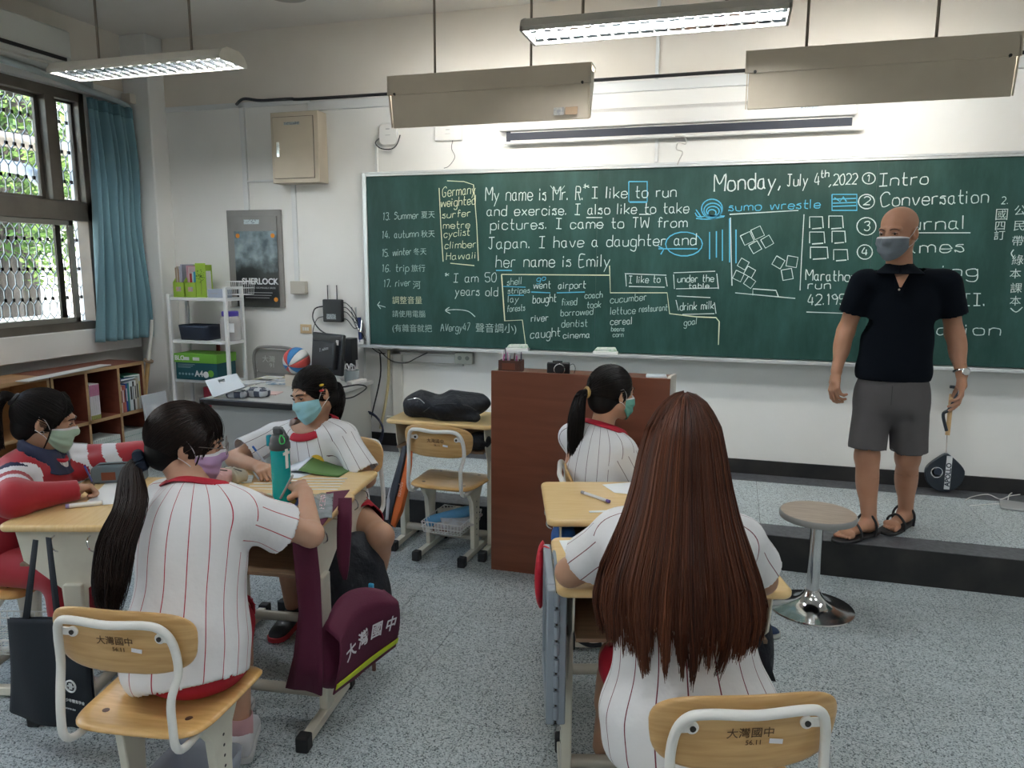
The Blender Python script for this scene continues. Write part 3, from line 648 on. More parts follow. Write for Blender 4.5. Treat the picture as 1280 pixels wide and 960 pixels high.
for a in [("My name is Mr. R.", 607, 251, 729, 250, 17), ("*", 729, 240, 736, 240, 10), ("I like to run", 740, 248, 845, 246, 14), ("and exercise. I also like to take", 609, 270, 861, 266, 13), ("pictures. I came to TW from", 613, 287, 859, 284, 13),
          ("Japan. I have a daughter and", 611, 311, 870, 306, 14), ("her name is Emily", 620, 334, 762, 333, 15), ("July 4", 984, 233, 1024, 231, 15), ("th", 1026, 222, 1036, 221, 9), (",", 1036, 232, 1039, 232, 12), ("2022", 1042, 231, 1071, 230, 13),
          ("Marathon", 1007, 350, 1070, 352, 13), ("run", 1010, 361, 1038, 361, 11), ("42.195k", 1010, 381, 1066, 381, 13),
          ("Intro", 1099, 233, 1160, 230, 16), ("Conversation", 1101, 258, 1235, 253, 17), ("Journal", 1104, 289, 1206, 286, 17), ("Games", 1108, 317, 1204, 315, 16), ("Singing", 1108, 346, 1222, 345, 15), ("Journal II.", 1108, 382, 1232, 382, 15), ("Vacation", 1112, 418, 1250, 419, 15),
          ("2", 1080, 256, 1087, 256, 10), ("1", 1084, 227, 1088, 227, 8), ("3", 1080, 288, 1087, 288, 11), ("4", 1077, 319, 1084, 319, 10), ("sumo wrestle", 911, 264, 1025, 260, 11, CHB)]:
    write(*a[:6], m=a[6] if len(a) > 6 else None, w=.0058)
write("Monday,", 893, 239, 975, 235, 21, w=.0085)
for s_, x, y, z, m_ in (('夏天', 535, 269, .056, CHG), ('秋天', 535, 293, .056, CHG), ('冬天', 525, 315, .054, CHG), ('旅行', 523, 336, .058, CHG), ('河', 521, 357, .066, CHG), ('調整音量', 509, 376, .062, CHC), ('請使用電腦', 511, 393, .055, CHG), ('(有雜音就把', 515, 411, .062, CHG), ('聲音調小)', 620, 411, .074, CHG),
                       ('國', 1252, 269, .075, None), ('四', 1250, 283, .062, None), ('訂', 1249, 295, .062, None), ('公', 1275, 264, .066, None), ('民', 1274, 283, .066, None), ('帶', 1272, 302, .066, None), ('綠', 1272, 326, .066, None), ('本', 1269, 343, .064, None), ('課', 1270, 361, .066, None), ('本', 1269, 377, .064, None)):
    cjk(s_, x, y, z, m_)
circ = lambda cx, cy, rx, ry, n=18: [(cx + rx * math.cos(2 * PI * k / n), cy + ry * math.sin(2 * PI * k / n)) for k in range(n + 1)]
draw([circ(1086, 223, 8, 7), circ(1083, 252, 10, 9), circ(1083, 283, 12, 11), circ(1081, 315, 9.5, 9)], w=.006)
draw([[(549, 235), (551, 280), (554, 327)], [(559, 226), (580, 227), (592, 231), (596, 280), (598, 326)], [(563, 329), (593, 332)]], CHC, .0065)
draw([[(627, 343), (762, 344)], [(762, 332), (763, 366), (834, 366), (837, 392), (870, 396), (895, 397), (899, 402), (898, 431)], [(627, 343), (631, 401), (653, 400), (657, 430)]], CHC, .0075)
draw([[(733, 272), (753, 272)], [(799, 268), (814, 268)], [(912, 268), (998, 263)], [(1008, 390), (1066, 392)], [(1147, 291), (1213, 291)], [(913, 272), (914, 320), (915, 357)], [(1005, 268), (1002, 320), (1000, 363)], [(919, 366), (994, 373)], [(941, 369), (941, 361), (970, 363), (973, 371)], [(472, 381), (475, 377)], [(472, 381), (482, 384)], [(472, 381), (476, 386)]], w=.006)
draw([[(594, 396), (585, 389), (570, 387), (557, 388)], [(562, 384), (557, 388), (563, 392)], [(1267, 322), (1264, 317), (1267, 312)], [(1263, 385), (1270, 390), (1278, 384)]], curve=True, w=.006)
sq = []
for x0, y0, x1, y1 in ((1012, 271, 1028, 285), (1036, 270, 1053, 285), (1012, 290, 1030, 304), (1040, 289, 1056, 303), (1013, 309, 1034, 323), (1042, 312, 1059, 325)):
    sq.append([(x0, y1), (x0, y0), (x1, y0), (x1 + 1, y1)]); sq.append([(x0 + 3, y1 + 1), (x1 - 1, y1)])
draw(sq, w=.0065)
rs = []
for cx, cy, a, s_ in ((934, 298, -25, 13), (947, 291, -25, 13), (944, 309, -30, 12), (959, 302, -30, 12), (929, 330, 30, 11), (937, 340, 30, 11), (923, 345, 25, 11), (937, 353, 35, 11), (973, 328, 30, 12), (990, 327, 10, 13), (984, 343, -10, 13)):
    a = R(a); P = [(cx + s_ / 2 * (math.cos(a) * i - math.sin(a) * j), cy + s_ / 2 * (math.sin(a) * i + math.cos(a) * j)) for i, j in ((-1, -1), (1, -1), (1, 1), (-1, 1), (-1, -1))]; rs.append(P)
draw(rs, w=.0055)
bxs = lambda x0, y0, x1, y1: [(x0, y0), (x1, y0), (x1, y1), (x0, y1), (x0, y0)]
draw([[(781, 342), (833, 344)], [(782, 343), (783, 358)], [(832, 346), (834, 358)], [(786, 358), (831, 359)], [(842, 341), (894, 339)], [(842, 343), (843, 361)], [(896, 342), (898, 361)], [(845, 361), (897, 360)], [(846, 370), (888, 372)], [(845, 375), (848, 388)], [(893, 378), (895, 392)], [(853, 393), (893, 392)]], w=.0055)
draw([bxs(786, 227, 809, 252), [(787, 253), (809, 253)], [(620, 338), (640, 338)], [(629, 358), (657, 359)], [(635, 369), (655, 369)], [(664, 365), (688, 366)], [(696, 366), (731, 365)], circ(855, 305, 23, 15), [(823, 311), (872, 311)], [(823, 308), (830, 311), (826, 318)]]
     + [[(x, y0), (x, y1)] for x, y0, y1 in ((887, 290, 324), (895.5, 289, 322), (903, 287, 326), (912, 273, 328), (920, 287, 329))]
     + [bxs(1040, 243, 1071, 263)] + [[(1041, y), (1070, y - 1)] for y in (249, 254, 258)] + [[(1043, 247), (1050, 252), (1054, 246), (1058, 252)]], CHB, .0075)
draw([circ(890, 261, 13, 12), circ(891, 263, 11, 9), circ(891, 264, 8, 6), circ(890, 266, 5, 4), [(869, 266), (873, 271), (885, 270), (906, 270)], [(870, 273), (885, 274), (905, 271)], [(877, 272), (870, 262)]], CHB, .0075, True)
rr = random.Random(3)
draw([circ(697, 232, 9, 7, 6)[:4]], CHG, .004)
# erasers on the tray
ERW = mat('eraser_wrapper', (.72, .76, .70), .6, col2=(.45, .62, .48), scale=25, lo=.45, hi=.6); ERF = mat('eraser_felt', (.78, .80, .78), .9)
for i, (x, lab) in enumerate(((-1.475, 'chalky board eraser on the chalk tray, left of the two above the lectern'), (-.84, 'chalky board eraser on the chalk tray, right of the two above the lectern'))):
    e = thing('board_eraser', lab, 'eraser', (x, 5.145, BF * 0 + bz0 - .006), 0, None)
    build('felt_pad', MB().bx(-.085, .085, -.025, .025, 0, .022), ERF, e, bev=.004); build('grip', MB().prism([(-.08, .022), (.08, .022), (.066, .05), (-.062, .046)], -.022, .022, Matrix(((1, 0, 0, 0), (0, 0, 1, 0), (0, 1, 0, 0), (0, 0, 0, 1)))), ERW, e, bev=.006)
# ================================================================ front wall fixtures
CON = mat('white_conduit', (.76, .77, .76), .45); BLKC = mat('black_cable', (.015, .015, .017), .5)
def wallbox(name, x0, x1, z0, z1, d, m, bev=.004): return build(name, MB().bx(x0, x1, WY - d, WY, z0, z1), m, bev=bev)
def conduit(name, label, pts, w, d=.018, m=None):
    mb = MB()
    for (xa, za), (xb, zb) in zip(pts[:-1], pts[1:]):
        mb.bx(min(xa, xb) - w / 2, max(xa, xb) + w / 2, WY - d, WY, min(za, zb) - w / 2, max(za, zb) + w / 2)
    return tag(build(name, mb, m or CON, bev=.002), label, 'conduit')
tag(build('cable_trunking', MB().bx(-3.15, 3.9, WY - .03, WY, 2.735, 2.80), CON, bev=.003), 'wide white cable trunking running high along the board wall', 'conduit')
conduit('cable_conduit', 'thin white conduit running high into the corner, left of the black cable', [(-4.44, 2.815), (-3.15, 2.805)], .028)
conduit('cable_conduit', 'white vertical conduit dropping to the grey poster panel', [(-3.735, 2.79), (-3.745, 2.02)], .034)
conduit('cable_conduit', 'thin white conduit between the vertical one and the beige box', [(-3.71, 2.235), (-3.42, 2.235)], .014)
conduit('cable_conduit', 'thin white conduit from the beige box down to the small wall controller', [(-3.325, 2.20), (-3.30, 1.46)], .014)
conduit('cable_conduit', 'white vertical conduit on the upper wall above the rolled screen', [(-.56, 3.33), (-.56, 2.82)], .022)
conduit('cable_conduit', 'white vertical conduit from the rolled screen to the board top', [(-.545, 2.46), (-.545, 2.29)], .022)
o = build('black_cable', MB().tube(crv([(-3.78, WY - .02, 2.815), (-3.70, WY - .035, 2.85), (-3.55, WY - .035, 2.83), (-3.3, WY - .035, 2.828), (-2.9, WY - .02, 2.822), (0, WY - .02, 2.824), (3.8, WY - .02, 2.822)], 6), .011, 8), BLKC)
tag(o, 'thick black cable lying along the top of the white trunking', 'cable')
EB = thing('electrical_box', 'beige steel electrical box high on the wall left of the board', 'electrical box', (-3.225, WY, 2.20))
build('body', MB().bx(-.185, .215, -.13, 0, 0, .515), CREAM, EB, bev=.004)
build('door', MB().bx(-.165, .175, -.138, -.131, .035, .478), CREAM, EB, bev=.003)
build('door_gap', MB().bx(-.168, .178, -.1325, -.1305, .032, .481), DARKM, EB)
build('latch', MB().bx(-.135, -.108, -.146, -.138, .19, .30), CHROME, EB, bev=.003)
build('name_plate', MB().bx(-.065, .065, -.140, -.138, .42, .44), mat('printed_label', (.45, .50, .50), .5, col2=(.1, .12, .15), scale=120), EB)
PN = thing('wall_panel', 'grey steel distribution panel carrying the poster', 'panel', (-3.68, WY, 1.25)); GP = mat('grey_panel', (.26, .25, .235), .45, col2=(.22, .21, .20), scale=5)
build('panel_frame', MB().bx(-.245, .25, -.022, 0, 0, .765), GP, PN, bev=.003); build('panel_door', MB().bx(-.205, .215, -.03, -.022, .03, .715), GP, PN, bev=.002)
build('name_plate', MB().bx(-.08, .06, -.0325, -.03, .655, .69), mat('pale_plate', (.55, .62, .64), .5, col2=(.25, .3, .33), scale=80, lo=.55, hi=.6), PN)
# poster: plain cloudy stand-in
def postermat():
    m = mat('poster_print', (.1, .1, .1), .35); t = m.node_tree; N = t.nodes; L = t.links; b = N['Principled BSDF']
    tc = N.new('ShaderNodeTexCoord'); n1 = N.new('ShaderNodeTexNoise'); n1.inputs['Scale'].default_value = 9; n1.inputs['Detail'].default_value = 6; L.new(tc.outputs['Object'], n1.inputs['Vector'])
    r = N.new('ShaderNodeValToRGB'); r.color_ramp.elements[0].position = .35; r.color_ramp.elements[1].position = .7; r.color_ramp.elements[0].color = (.05, .075, .09, 1); r.color_ramp.elements[1].color = (.32, .40, .43, 1); L.new(n1.outputs['Fac'], r.inputs[0])
    sp = N.new('ShaderNodeSeparateXYZ'); L.new(tc.outputs['Object'], sp.inputs[0]); ad = N.new('ShaderNodeMath'); ad.operation = 'MULTIPLY_ADD'; L.new(n1.outputs['Fac'], ad.inputs[0]); ad.inputs[1].default_value = .18; L.new(sp.outputs[2], ad.inputs[2])
    r2 = N.new('ShaderNodeValToRGB'); r2.color_ramp.elements[0].position = .38; r2.color_ramp.elements[1].position = .50; r2.color_ramp.elements[0].color = (.03, .03, .035, 1); r2.color_ramp.elements[1].color = (1, 1, 1, 1); L.new(ad.outputs[0], r2.inputs[0])
    mx = N.new('ShaderNodeMixRGB'); mx.blend_type = 'MULTIPLY'; mx.inputs[0].default_value = 1; L.new(r.outputs[0], mx.inputs[1]); L.new(r2.outputs[0], mx.inputs[2]); L.new(mx.outputs[0], b.inputs['Base Color']); return m
PO = thing('poster', 'dark cloudy poster with white title lettering on the grey panel', 'poster', (-3.655, WY - .033, 1.25))
build('sheet', MB().bx(-.20, .19, -.002, 0, .005, .60), postermat(), PO)
text('title_lettering', 'SHERLOCK', .067, mat('title_white', (.72, .72, .74), .5), PO, frame((.02, -.003, .205), (1, 0, 0), (0, 0, 1)), offset=.002)
text('small_lettering', 'THE ABOMINABLE BRIDE', .02, mat('title_grey', (.4, .4, .42), .5), PO, frame((.05, -.003, .155), (1, 0, 0), (0, 0, 1)))
for x, z in ((-.165, .565), (.155, .565), (.16, .065)): build('orange_dot', MB().lathe([(.018, -.0035), (.018, -.002)], (x, 0, z), 20, 'Y'), mat('orange_print', (.75, .27, .03), .5), PO)
build('text_block', MB().bx(-.10, .13, -.003, -.002, .115, .12).bx(-.12, .12, -.003, -.002, .095, .099).bx(-.12, .10, -.003, -.002, .075, .079), mat('title_grey', (.4, .4, .42), .5), PO, sm=False)['kind'] = 'stuff'
o = wallbox('wall_controller', -3.36, -3.225, 1.362, 1.462, .04, mat('aged_plastic', (.52, .49, .42), .5)); tag(o, 'small aged grey control box on the wall right of the poster', 'switch')
o = thing('wall_outlet', 'cream outlet plate with white sockets above the computer desk', 'outlet', (-3.255, WY, 1.05)); build('plate', MB().bx(-.05, .05, -.008, 0, 0, .072), mat('outlet_cream', (.62, .46, .27), .5), o, bev=.003)
for k in (-1, 0, 1): build('socket', MB().bx(k * .02 - .008, k * .02 + .008, -.011, -.008, .022, .05), WHITE, o, bev=.001)
RT = thing('router', 'black wall router with two upright antennas left of the board', 'router', (-2.995, WY, 1.15)); build('body', MB().bx(-.085, .082, -.04, 0, 0, .175), BLACKP, RT, bev=.008)
for x in (-.045, .035): build('antenna', MB().tube([(x, -.02, .17), (x, -.02, .285)], .0045, 8), BLACKP, RT)
build('label', MB().bx(-.05, .03, -.0412, -.04, .022, .062), mat('printed_label', (.45, .50, .50), .5), RT)
def cable(name, label, pts, r, m, n=5): return tag(build(name, MB().tube(crv(pts, n), r, 6), m), label, 'cable')
Yw = WY - .02
cable('power_cable', 'black cable looping from the left side of the router down behind the monitor', [(-3.08, Yw, 1.27), (-3.14, Yw - .03, 1.25), (-3.16, Yw - .03, 1.17), (-3.10, Yw - .02, 1.08), (-2.98, Yw, 1.03), (-2.9, Yw, 1.04)], .005, BLKC)
cable('power_cable', 'thin black cable from the router bottom corner down to the desk', [(-3.08, Yw, 1.19), (-3.13, Yw - .02, 1.17), (-3.17, Yw - .02, 1.08), (-3.18, Yw, 1.0)], .003, BLKC)
for i, z in enumerate((1.30, 1.265, 1.23, 1.175)):
    cable('network_cable', 'black network cable leaving the router, %s of the four on its right' % ('topmost', 'second from top', 'third from top', 'lowest')[i], [(-2.915, Yw, z), (-2.86, Yw - .03, z - .005), (-2.80, Yw - .03, z - .07), (-2.775, Yw - .01, 1.12), (-2.77, Yw, 1.0)], .0035, BLKC)
tag(build('cable_bundle', MB().tube(crv([(-2.775, Yw, 1.19), (-2.77, Yw, 1.1), (-2.765, Yw, 1.0)], 4), .016, 10), mat('navy_wrap', (.02, .035, .12), .6)), 'navy wrapped cable bundle entering the white duct beside the board', 'cable')
tag(build('cable_duct', MB().bx(-2.795, -2.735, WY - .035, WY, .70, 1.02), CON, bev=.003), 'short white vertical duct under the navy cable bundle', 'conduit')
cable('wall_cable', 'black cable hanging from the duct to the board tray corner', [(-2.76, Yw, 1.08), (-2.70, Yw - .02, 1.0), (-2.62, Yw - .02, .93), (-2.55, Yw - .02, .92)], .004, BLKC)
cable('wall_cable', 'black cable sagging under the left end of the chalk tray', [(-2.60, Yw - .03, .95), (-2.5, Yw - .03, .87), (-2.38, Yw - .03, .855), (-2.28, Yw - .03, .90), (-2.2, Yw - .02, .94)], .004, BLKC)
cable('wall_cable', 'yellow-beige cable hanging down the wall left of the board bottom', [(-2.52, Yw - .02, .95), (-2.53, Yw - .02, .7), (-2.56, Yw - .03, .5), (-2.60, Yw - .03, .33)], .012, mat('beige_cable', (.50, .42, .24), .6))
cable('wall_cable', 'black cable descending beside the yellow-beige one', [(-2.58, Yw - .05, .93), (-2.58, Yw - .05, .75), (-2.64, Yw - .06, .5), (-2.68, Yw - .07, .35)], .006, BLKC)
coil = MB()
for k in range(5): coil.tube([(-2.66 + (.12 + .008 * k) * math.cos(a), 5.10 - .012 * k + .01 * math.sin(3 * a + k), .34 + (.125 + .006 * k) * math.sin(a)) for a in [2 * PI * j / 28 for j in range(28)]], .0055, 6, closed=True)
o = build('cable_coil', coil, mat('navy_cable', (.015, .02, .05), .5)); tag(o, 'coil of dark blue cable standing at the left end of the stage', 'cable'); o['kind'] = 'stuff'
DCT = mat('grey_duct', (.58, .57, .52), .5)
tag(build('wall_duct', MB().bx(-2.50, -1.92, WY - .03, WY, .915, .935).bx(-2.50, -1.92, WY - .03, WY, .845, .86).bx(-2.50, -2.42, WY - .03, WY, .42, .935).bx(-2.56, -2.35, WY - .03, WY, .40, .425), DCT, bev=.002), 'grey square duct frame under the left part of the board', 'conduit')
o = thing('wall_outlet', 'metal outlet box on the duct just left of the lectern top', 'outlet', (-1.91, WY, .865)); build('plate', MB().bx(-.07, .07, -.045, 0, 0, .085), mat('steel_box', (.42, .43, .38), .45, .4), o, bev=.003)
for k in (-1, 1): build('socket', MB().lathe([(.016, -.049), (.016, -.045)], (k * .03, 0, .045), 14, 'Y'), mat('socket_grey', (.2, .22, .2), .6), o)
for nm, x0, x1, z0, z1, lab in (('wifi_point', -2.565, -2.42, 2.46, 2.615, 'round-cornered white wireless access point above the board left end'), ('white_junction_box', -2.125, -1.92, 2.475, 2.575, 'flat white junction box between the lamp and the board')):
    t = thing(nm, lab, 'access point' if nm[0] == 'w' and nm[1] == 'i' else 'box', ((x0 + x1) / 2, WY, z0)); w_ = x1 - x0; h = z1 - z0
    build('cover', MB().prism(rrect(w_, h, .04 if 'wifi' in nm else .008, 6, 0, h / 2), 0, .035, Matrix(((1, 0, 0, 0), (0, 0, -1, 0), (0, 1, 0, 0), (0, 0, 0, 1)))), WHITE, t, bev=.006)
    build('small_print', MB().bx(-.015, .015, -.0362, -.035, h * .72, h * .76).bx(-.02, .02, -.0362, -.035, h * .45, h * .47), mat('grey_print', (.4, .4, .4), .6), t, sm=False)['kind'] = 'stuff'
cable('wifi_cable', 'black cable loop under the round-cornered access point', [(-2.56, Yw, 2.52), (-2.59, Yw - .02, 2.48), (-2.55, Yw - .02, 2.44), (-2.47, Yw - .02, 2.43), (-2.42, Yw - .02, 2.46), (-2.40, Yw, 2.53)], .0045, BLKC)
conduit('cable_conduit', 'short white conduit from the board corner up to the access point', [(-2.60, 2.28), (-2.60, 2.46)], .022)
cable('thin_cord', 'thin dark cord hanging from the flat white junction box', [(-1.99, Yw, 2.475), (-2.0, Yw, 2.42), (-1.975, Yw, 2.36), (-2.02, Yw, 2.30), (-2.06, Yw, 2.285)], .002, BLKC)
# rolled projection screen
t = thing('projection_screen', 'rolled-up white projection screen with black hem above the board', 'projection screen', (-.50, WY, 2.45))
build('housing', MB().prism([(-.10, .06), (-.005, .06), (-.005, .17), (-.06, .18), (-.10, .15)], -1.12, 1.16, Matrix(((0, 0, 1, 0), (1, 0, 0, 0), (0, 1, 0, 0), (0, 0, 0, 1)))), WHITE, t, bev=.006)
build('screen_cloth', MB().bx(-1.075, 1.14, -.062, -.055, -.012, .07), WHITE, t)
build('black_hem', MB().bx(-1.07, 1.14, -.066, -.0625, .0, .05).bx(-1.075, -1.045, -.0665, -.0625, -.012, .062), mat('black_fabric', (.02, .025, .04), .6), t)
build('weight_bar', MB().tube([(-1.09, -.06, -.016), (1.21, -.06, -.016)], .011, 10), WHITE, t)
cable('string_loop', 'tangled white string hanging over the board below the screen', [(-.42, Yw - .05, 2.43), (-.36, Yw - .06, 2.42), (-.35, Yw - .06, 2.38), (-.40, Yw - .05, 2.39), (-.41, Yw - .05, 2.35), (-.37, Yw - .05, 2.33), (-.39, Yw - .05, 2.28), (-.40, Yw - .05, 2.25)], .004, mat('string', (.5, .48, .45), .8))
tag(build('wire_hook', MB().tube(crv([(-2.795, WY - .03, 1.27), (-2.785, WY - .04, 1.14), (-2.755, WY - .04, 1.08), (-2.745, WY - .03, 1.17)], 5), .006, 8).tube(crv([(-2.830, WY - .03, 1.27), (-2.815, WY - .035, 1.16), (-2.765, WY - .04, 1.08)], 5), .006, 8), CHROME), 'grey metal hook beside the left board frame', 'hook')
# badminton racket in its cover
RKX = 1.318
t = thing('badminton_racket', 'badminton racket in a black printed head cover leaning on the wall', 'racket', (RKX, 5.13, SZ)); out = []
for k in range(40):
    a = 2 * PI * k / 40; x = .112 * math.sin(a); z = .135 - .125 * math.cos(a)
    if z > .15: x *= 1 - .62 * ((z - .15) / .11) ** 1.5
    out.append((x, z))
mc = Matrix(((1, 0, 0, 0), (0, 0.12, -1, 0), (0, 1, 0.12, 0), (0, 0, 0, 1))) if False else Matrix.Rotation(PI / 2, 4, 'X')
build('head_cover', MB().prism(out, -.014, .014, mc), mat('cover_vinyl', (.018, .025, .035), .38), t, bev=.006)
build('shaft', MB().tube([(0, 0, .25), (0, .02, .37)], .0035, 8), CHROME, t)
build('handle', MB().tube([(.002, .02, .37), (.012, .055, .625)], .0135, 10), mat('grip_tan', (.55, .36, .18), .6), t)
build('grip_cover', MB().tube(crv([(-.01, .0, .40), (-.035, .01, .50), (-.005, .02, .53), (.028, .035, .60), (.034, .06, .66), (.0, .06, .67)], 5), .010, 8), mat('cover_vinyl', (.018, .025, .035), .38), t)
WP = mat('white_print', (.75, .77, .78), .5)
build('white_stripe', MB().bx(.002, .034, -.0155, -.0142, .03, .245), WP, t)
text('cover_lettering', 'APOLLO', .040, mat('print_navy', (.02, .03, .05), .5), t, frame((.019, -.0162, .125), (0, 0, 1), (-1, 0, .25)), offset=.001)
build('round_logo', MB().lathe([(.034, -.0152), (.034, -.0142)], (-.045, 0, .135), 28, 'Y').lathe([(.03, -.0152), (.03, -.0142)], (-.045, 0, .135), 28, 'Y'), WP, t)
build('logo_centre', MB().lathe([(.024, -.0160), (.024, -.0150)], (-.04, 0, .14), 24, 'Y'), mat('print_navy', (.02, .03, .05), .5), t)
zf = SZ + .006
cable('charging_cable', 'thin white cable trailing over the stage near the wall', [tuple(at(x, y, z=zf)) for x, y in ((1206, 626), (1215, 621), (1235, 618), (1250, 624), (1262, 620), (1275, 618))], .003, WHITE)
cable('charging_cable', 'thin white cable making an arc over the grey device on the stage', [tuple(at(x, y, z=zf + .004)) for x, y in ((1212, 632), (1240, 630), (1258, 628), (1262, 618), (1275, 614), (1300, 624))], .003, WHITE)
o = build('flat_device', MB().prism(rrect(.26, .17, .02, 4), 0, .016), mat('grey_device', (.40, .41, .41), .4, .5), bev=.004, loc=tuple(at(1282, 636, z=SZ)), rz=R(-14)); tag(o, 'flat grey device lying on the stage at the right edge', 'device')
# ================================================================ shelf and wall-side things
sx, sy = -3.985, 5.0
GRN = mat('green_card', (.30, .48, .045), .6, col2=(.36, .54, .07), scale=12)
for i, x in enumerate((-.195, -.085)):
    t = thing('magazine_file', 'green cardboard magazine file with tall side, right of the two on the top shelf' if i else 'green cardboard magazine file, left of the two on the top shelf', 'file box', (sx + x + .02, sy, 1.336))
    w_ = .1
    build('file_front', MB().bx(-w_ / 2, w_ / 2, -.10, -.096, 0, .115), GRN, t); build('file_back', MB().bx(-w_ / 2, w_ / 2, .096, .10, 0, .25), GRN, t)
    for s_ in (-1, 1): build('file_side', MB().prism([(-.1, 0), (.1, 0), (.1, .25), (.03, .25), (-.1, .115)], s_ * (w_ / 2 - .002) - .0015, s_ * (w_ / 2 - .002) + .0015, Matrix(((0, 0, 1, 0), (1, 0, 0, 0), (0, 1, 0, 0), (0, 0, 0, 1)))), GRN, t)
    build('printed_badge', MB().bx(-.022, .022, -.1015, -.10, .045, .08), mat('badge_print', (.25, .45, .6), .6, col2=(.7, .3, .2), scale=60), t)
bks = [(-.235, .008, .225, (.45, .33, .24)), (-.222, .009, .235, (.62, .55, .46)), (-.21, .01, .215, (.40, .25, .16)), (-.197, .011, .235, (.50, .50, .58)), (-.182, .012, .25, (.42, .42, .52)), (-.128, .010, .24, (.72, .42, .50)), (-.112, .008, .23, (.80, .62, .66)), (-.098, .016, .18, (.42, .03, .03)), (-.078, .010, .19, (.72, .80, .85)), (-.062, .014, .195, (.05, .35, .55)), (-.04, .02, .20, (.78, .80, .78))]
nm_ = ['tan', 'pale tan', 'brown', 'grey-lilac', 'lilac grey', 'pink', 'pale pink', 'dark red', 'pale blue', 'bright blue', 'white']
for i, (x, w_, h, c) in enumerate(bks):
    o = build('booklet', MB().bx(-w_ / 2, w_ / 2, -.07, .085, 0, h), mat('cover_' + nm_[i].replace(' ', '_'), c, .55), bev=.001, loc=(sx + x + .015, sy, 1.339)); tag(o, '%s booklet standing in the green files on the top shelf' % nm_[i], 'book', 'booklets in the green files')
tag(build('green_board', MB().bx(-.045, .045, -.004, .004, 0, .262), GRN, bev=.001, loc=(sx + .03, sy - .09, 1.337)), 'green card with a printed tree standing at the front of the top shelf', 'card')
t = bpy.data.objects['green_board']; mb = MB().tube([(0, -.0048, .02), (.004, -.0048, .09), (.002, -.0048, .14)], .004, 5, flatx=.3); rr = random.Random(2)
build('tree_print', mb, mat('brown_print', (.13, .09, .03), .6), t)
mb = MB()
for k in range(60): a = rr.uniform(0, 2 * PI); q = rr.uniform(0, .04); mb.box((q * math.cos(a), -.0048, .165 + 1.3 * q * math.sin(a)), (.005, .0006, .006))
tag(build('leaf_print', mb, mat('dark_green_print', (.06, .12, .02), .6), t, sm=False), kind='stuff')
t = thing('small_box', 'pale blue-grey box on the top shelf beside the green files', 'box', (sx + .155, sy - .04, 1.336)); build('carton', MB().bx(-.07, .075, -.05, .05, 0, .065), mat('blue_grey_card', (.38, .43, .52), .6), t, bev=.002); build('printed_line', MB().bx(-.045, .02, -.0515, -.05, .03, .036), mat('title_grey', (.2, .22, .3), .5), t)
def wirebasket(label, loc, w_, d, h, rz, m, n=9):
    t = thing('wire_basket', label, 'basket', loc, rz); mb = MB()
    for zz, e in ((h, 0), (h * .5, -.006), (0, -.012)): mb.tube([(-w_ / 2 - e * -1, -d / 2 - e * -1, zz), (w_ / 2 + e, -d / 2 - e * -1, zz), (w_ / 2 + e, d / 2 + e, zz), (-w_ / 2 - e * -1, d / 2 + e, zz)], .0028 if zz == h else .0016, 6, closed=True)
    for k in range(n):
        x = -w_ / 2 + w_ * k / (n - 1); mb.tube([(x, -d / 2, h), (x * .95, -d / 2 + .01, 0), (x * .95, d / 2 - .01, 0), (x, d / 2, h)], .0016, 5)
    build('wires', mb, m, t); return t
wirebasket('small white wire basket on the right end of the top shelf', (sx + .30, sy + .02, 1.36), .14, .16, .10, 0, SW)
t = thing('storage_basket', 'navy storage basket on the middle white shelf', 'basket', (sx - .075, sy, 1.002)); NV = mat('navy_plastic', (.012, .018, .035), .5)
mb = MB().prism(rrect(.26, .18, .03, 4), 0, .004)
build('basket_wall', MB().grid(lambda u, v: (lambda p: (p[0] * (1 + .1 * v), p[1] * (1 + .1 * v), v * .115))(rrect(.26, .18, .03, 4)[int(round(u * 20)) % 20]), 20, 6, True), NV, t, solid=.004); build('basket_floor', mb, NV, t)
t = thing('plastic_jar', 'clear plastic jar with purple-blue lid on the middle white shelf', 'jar', (sx + .215, sy - .01, 1.002))
build('jar_body', MB().lathe([(.02, .002), (.075, .002), (.08, .02), (.08, .15), (.065, .185), (.055, .195)], n=32), mat('clear_plastic', (.80, .78, .76), .12, alpha=.45), t); build('lid', MB().lathe([(.062, .19), (.064, .193), (.064, .222), (.058, .228)], n=32), mat('purple_lid', (.10, .07, .42), .4), t); build('label', MB().bx(.03, .09, -.082, -.079, .07, .14), PAPER, t)
t = thing('paper_carton', 'green and teal A4 paper carton on the lower white shelf', 'box', (sx - .025, sy - .01, .692)); TEAL = mat('teal_card', (.012, .085, .105), .55)
build('carton', MB().bx(-.20, .185, -.12, .11, 0, .145), TEAL, t, bev=.003); build('lid', MB().bx(-.208, .19, -.125, .115, .135, .205), mat('lime_card', (.16, .42, .05), .55), t, bev=.003)
for s_, z, x, y_, m_ in (('BLC', .05, -.155, .17, WP), ('A4', .065, .02, .05, WP)): text('printed_lettering', s_, z, m_, t, frame((x, -.127, y_), (1, 0, 0), (0, 0, 1)), offset=.002)
build('printed_label', MB().bx(-.12, -.065, -.1275, -.125, .155, .18).bx(-.03, .03, -.1275, -.125, .155, .18), WP, t, sm=False)['kind'] = 'stuff'
mb = MB()
for k in range(5): mb.lathe([(.0095, -.122), (.0095, -.12)], (-.165 + k * .03, 0, .045), 10, 'Y')
for k in range(3): mb.bx(-.18, -.06 + .02 * k, -.1215, -.12, .095 + .012 * k, .099 + .012 * k)
tag(build('small_print', mb, mat('pale_teal_print', (.25, .38, .42), .6), t, sm=False), kind='stuff')
build('green_dot', MB().lathe([(.027, -.122), (.027, -.12)], (.125, 0, .055), 24, 'Y'), mat('lime_card', (.16, .42, .05), .55), t)
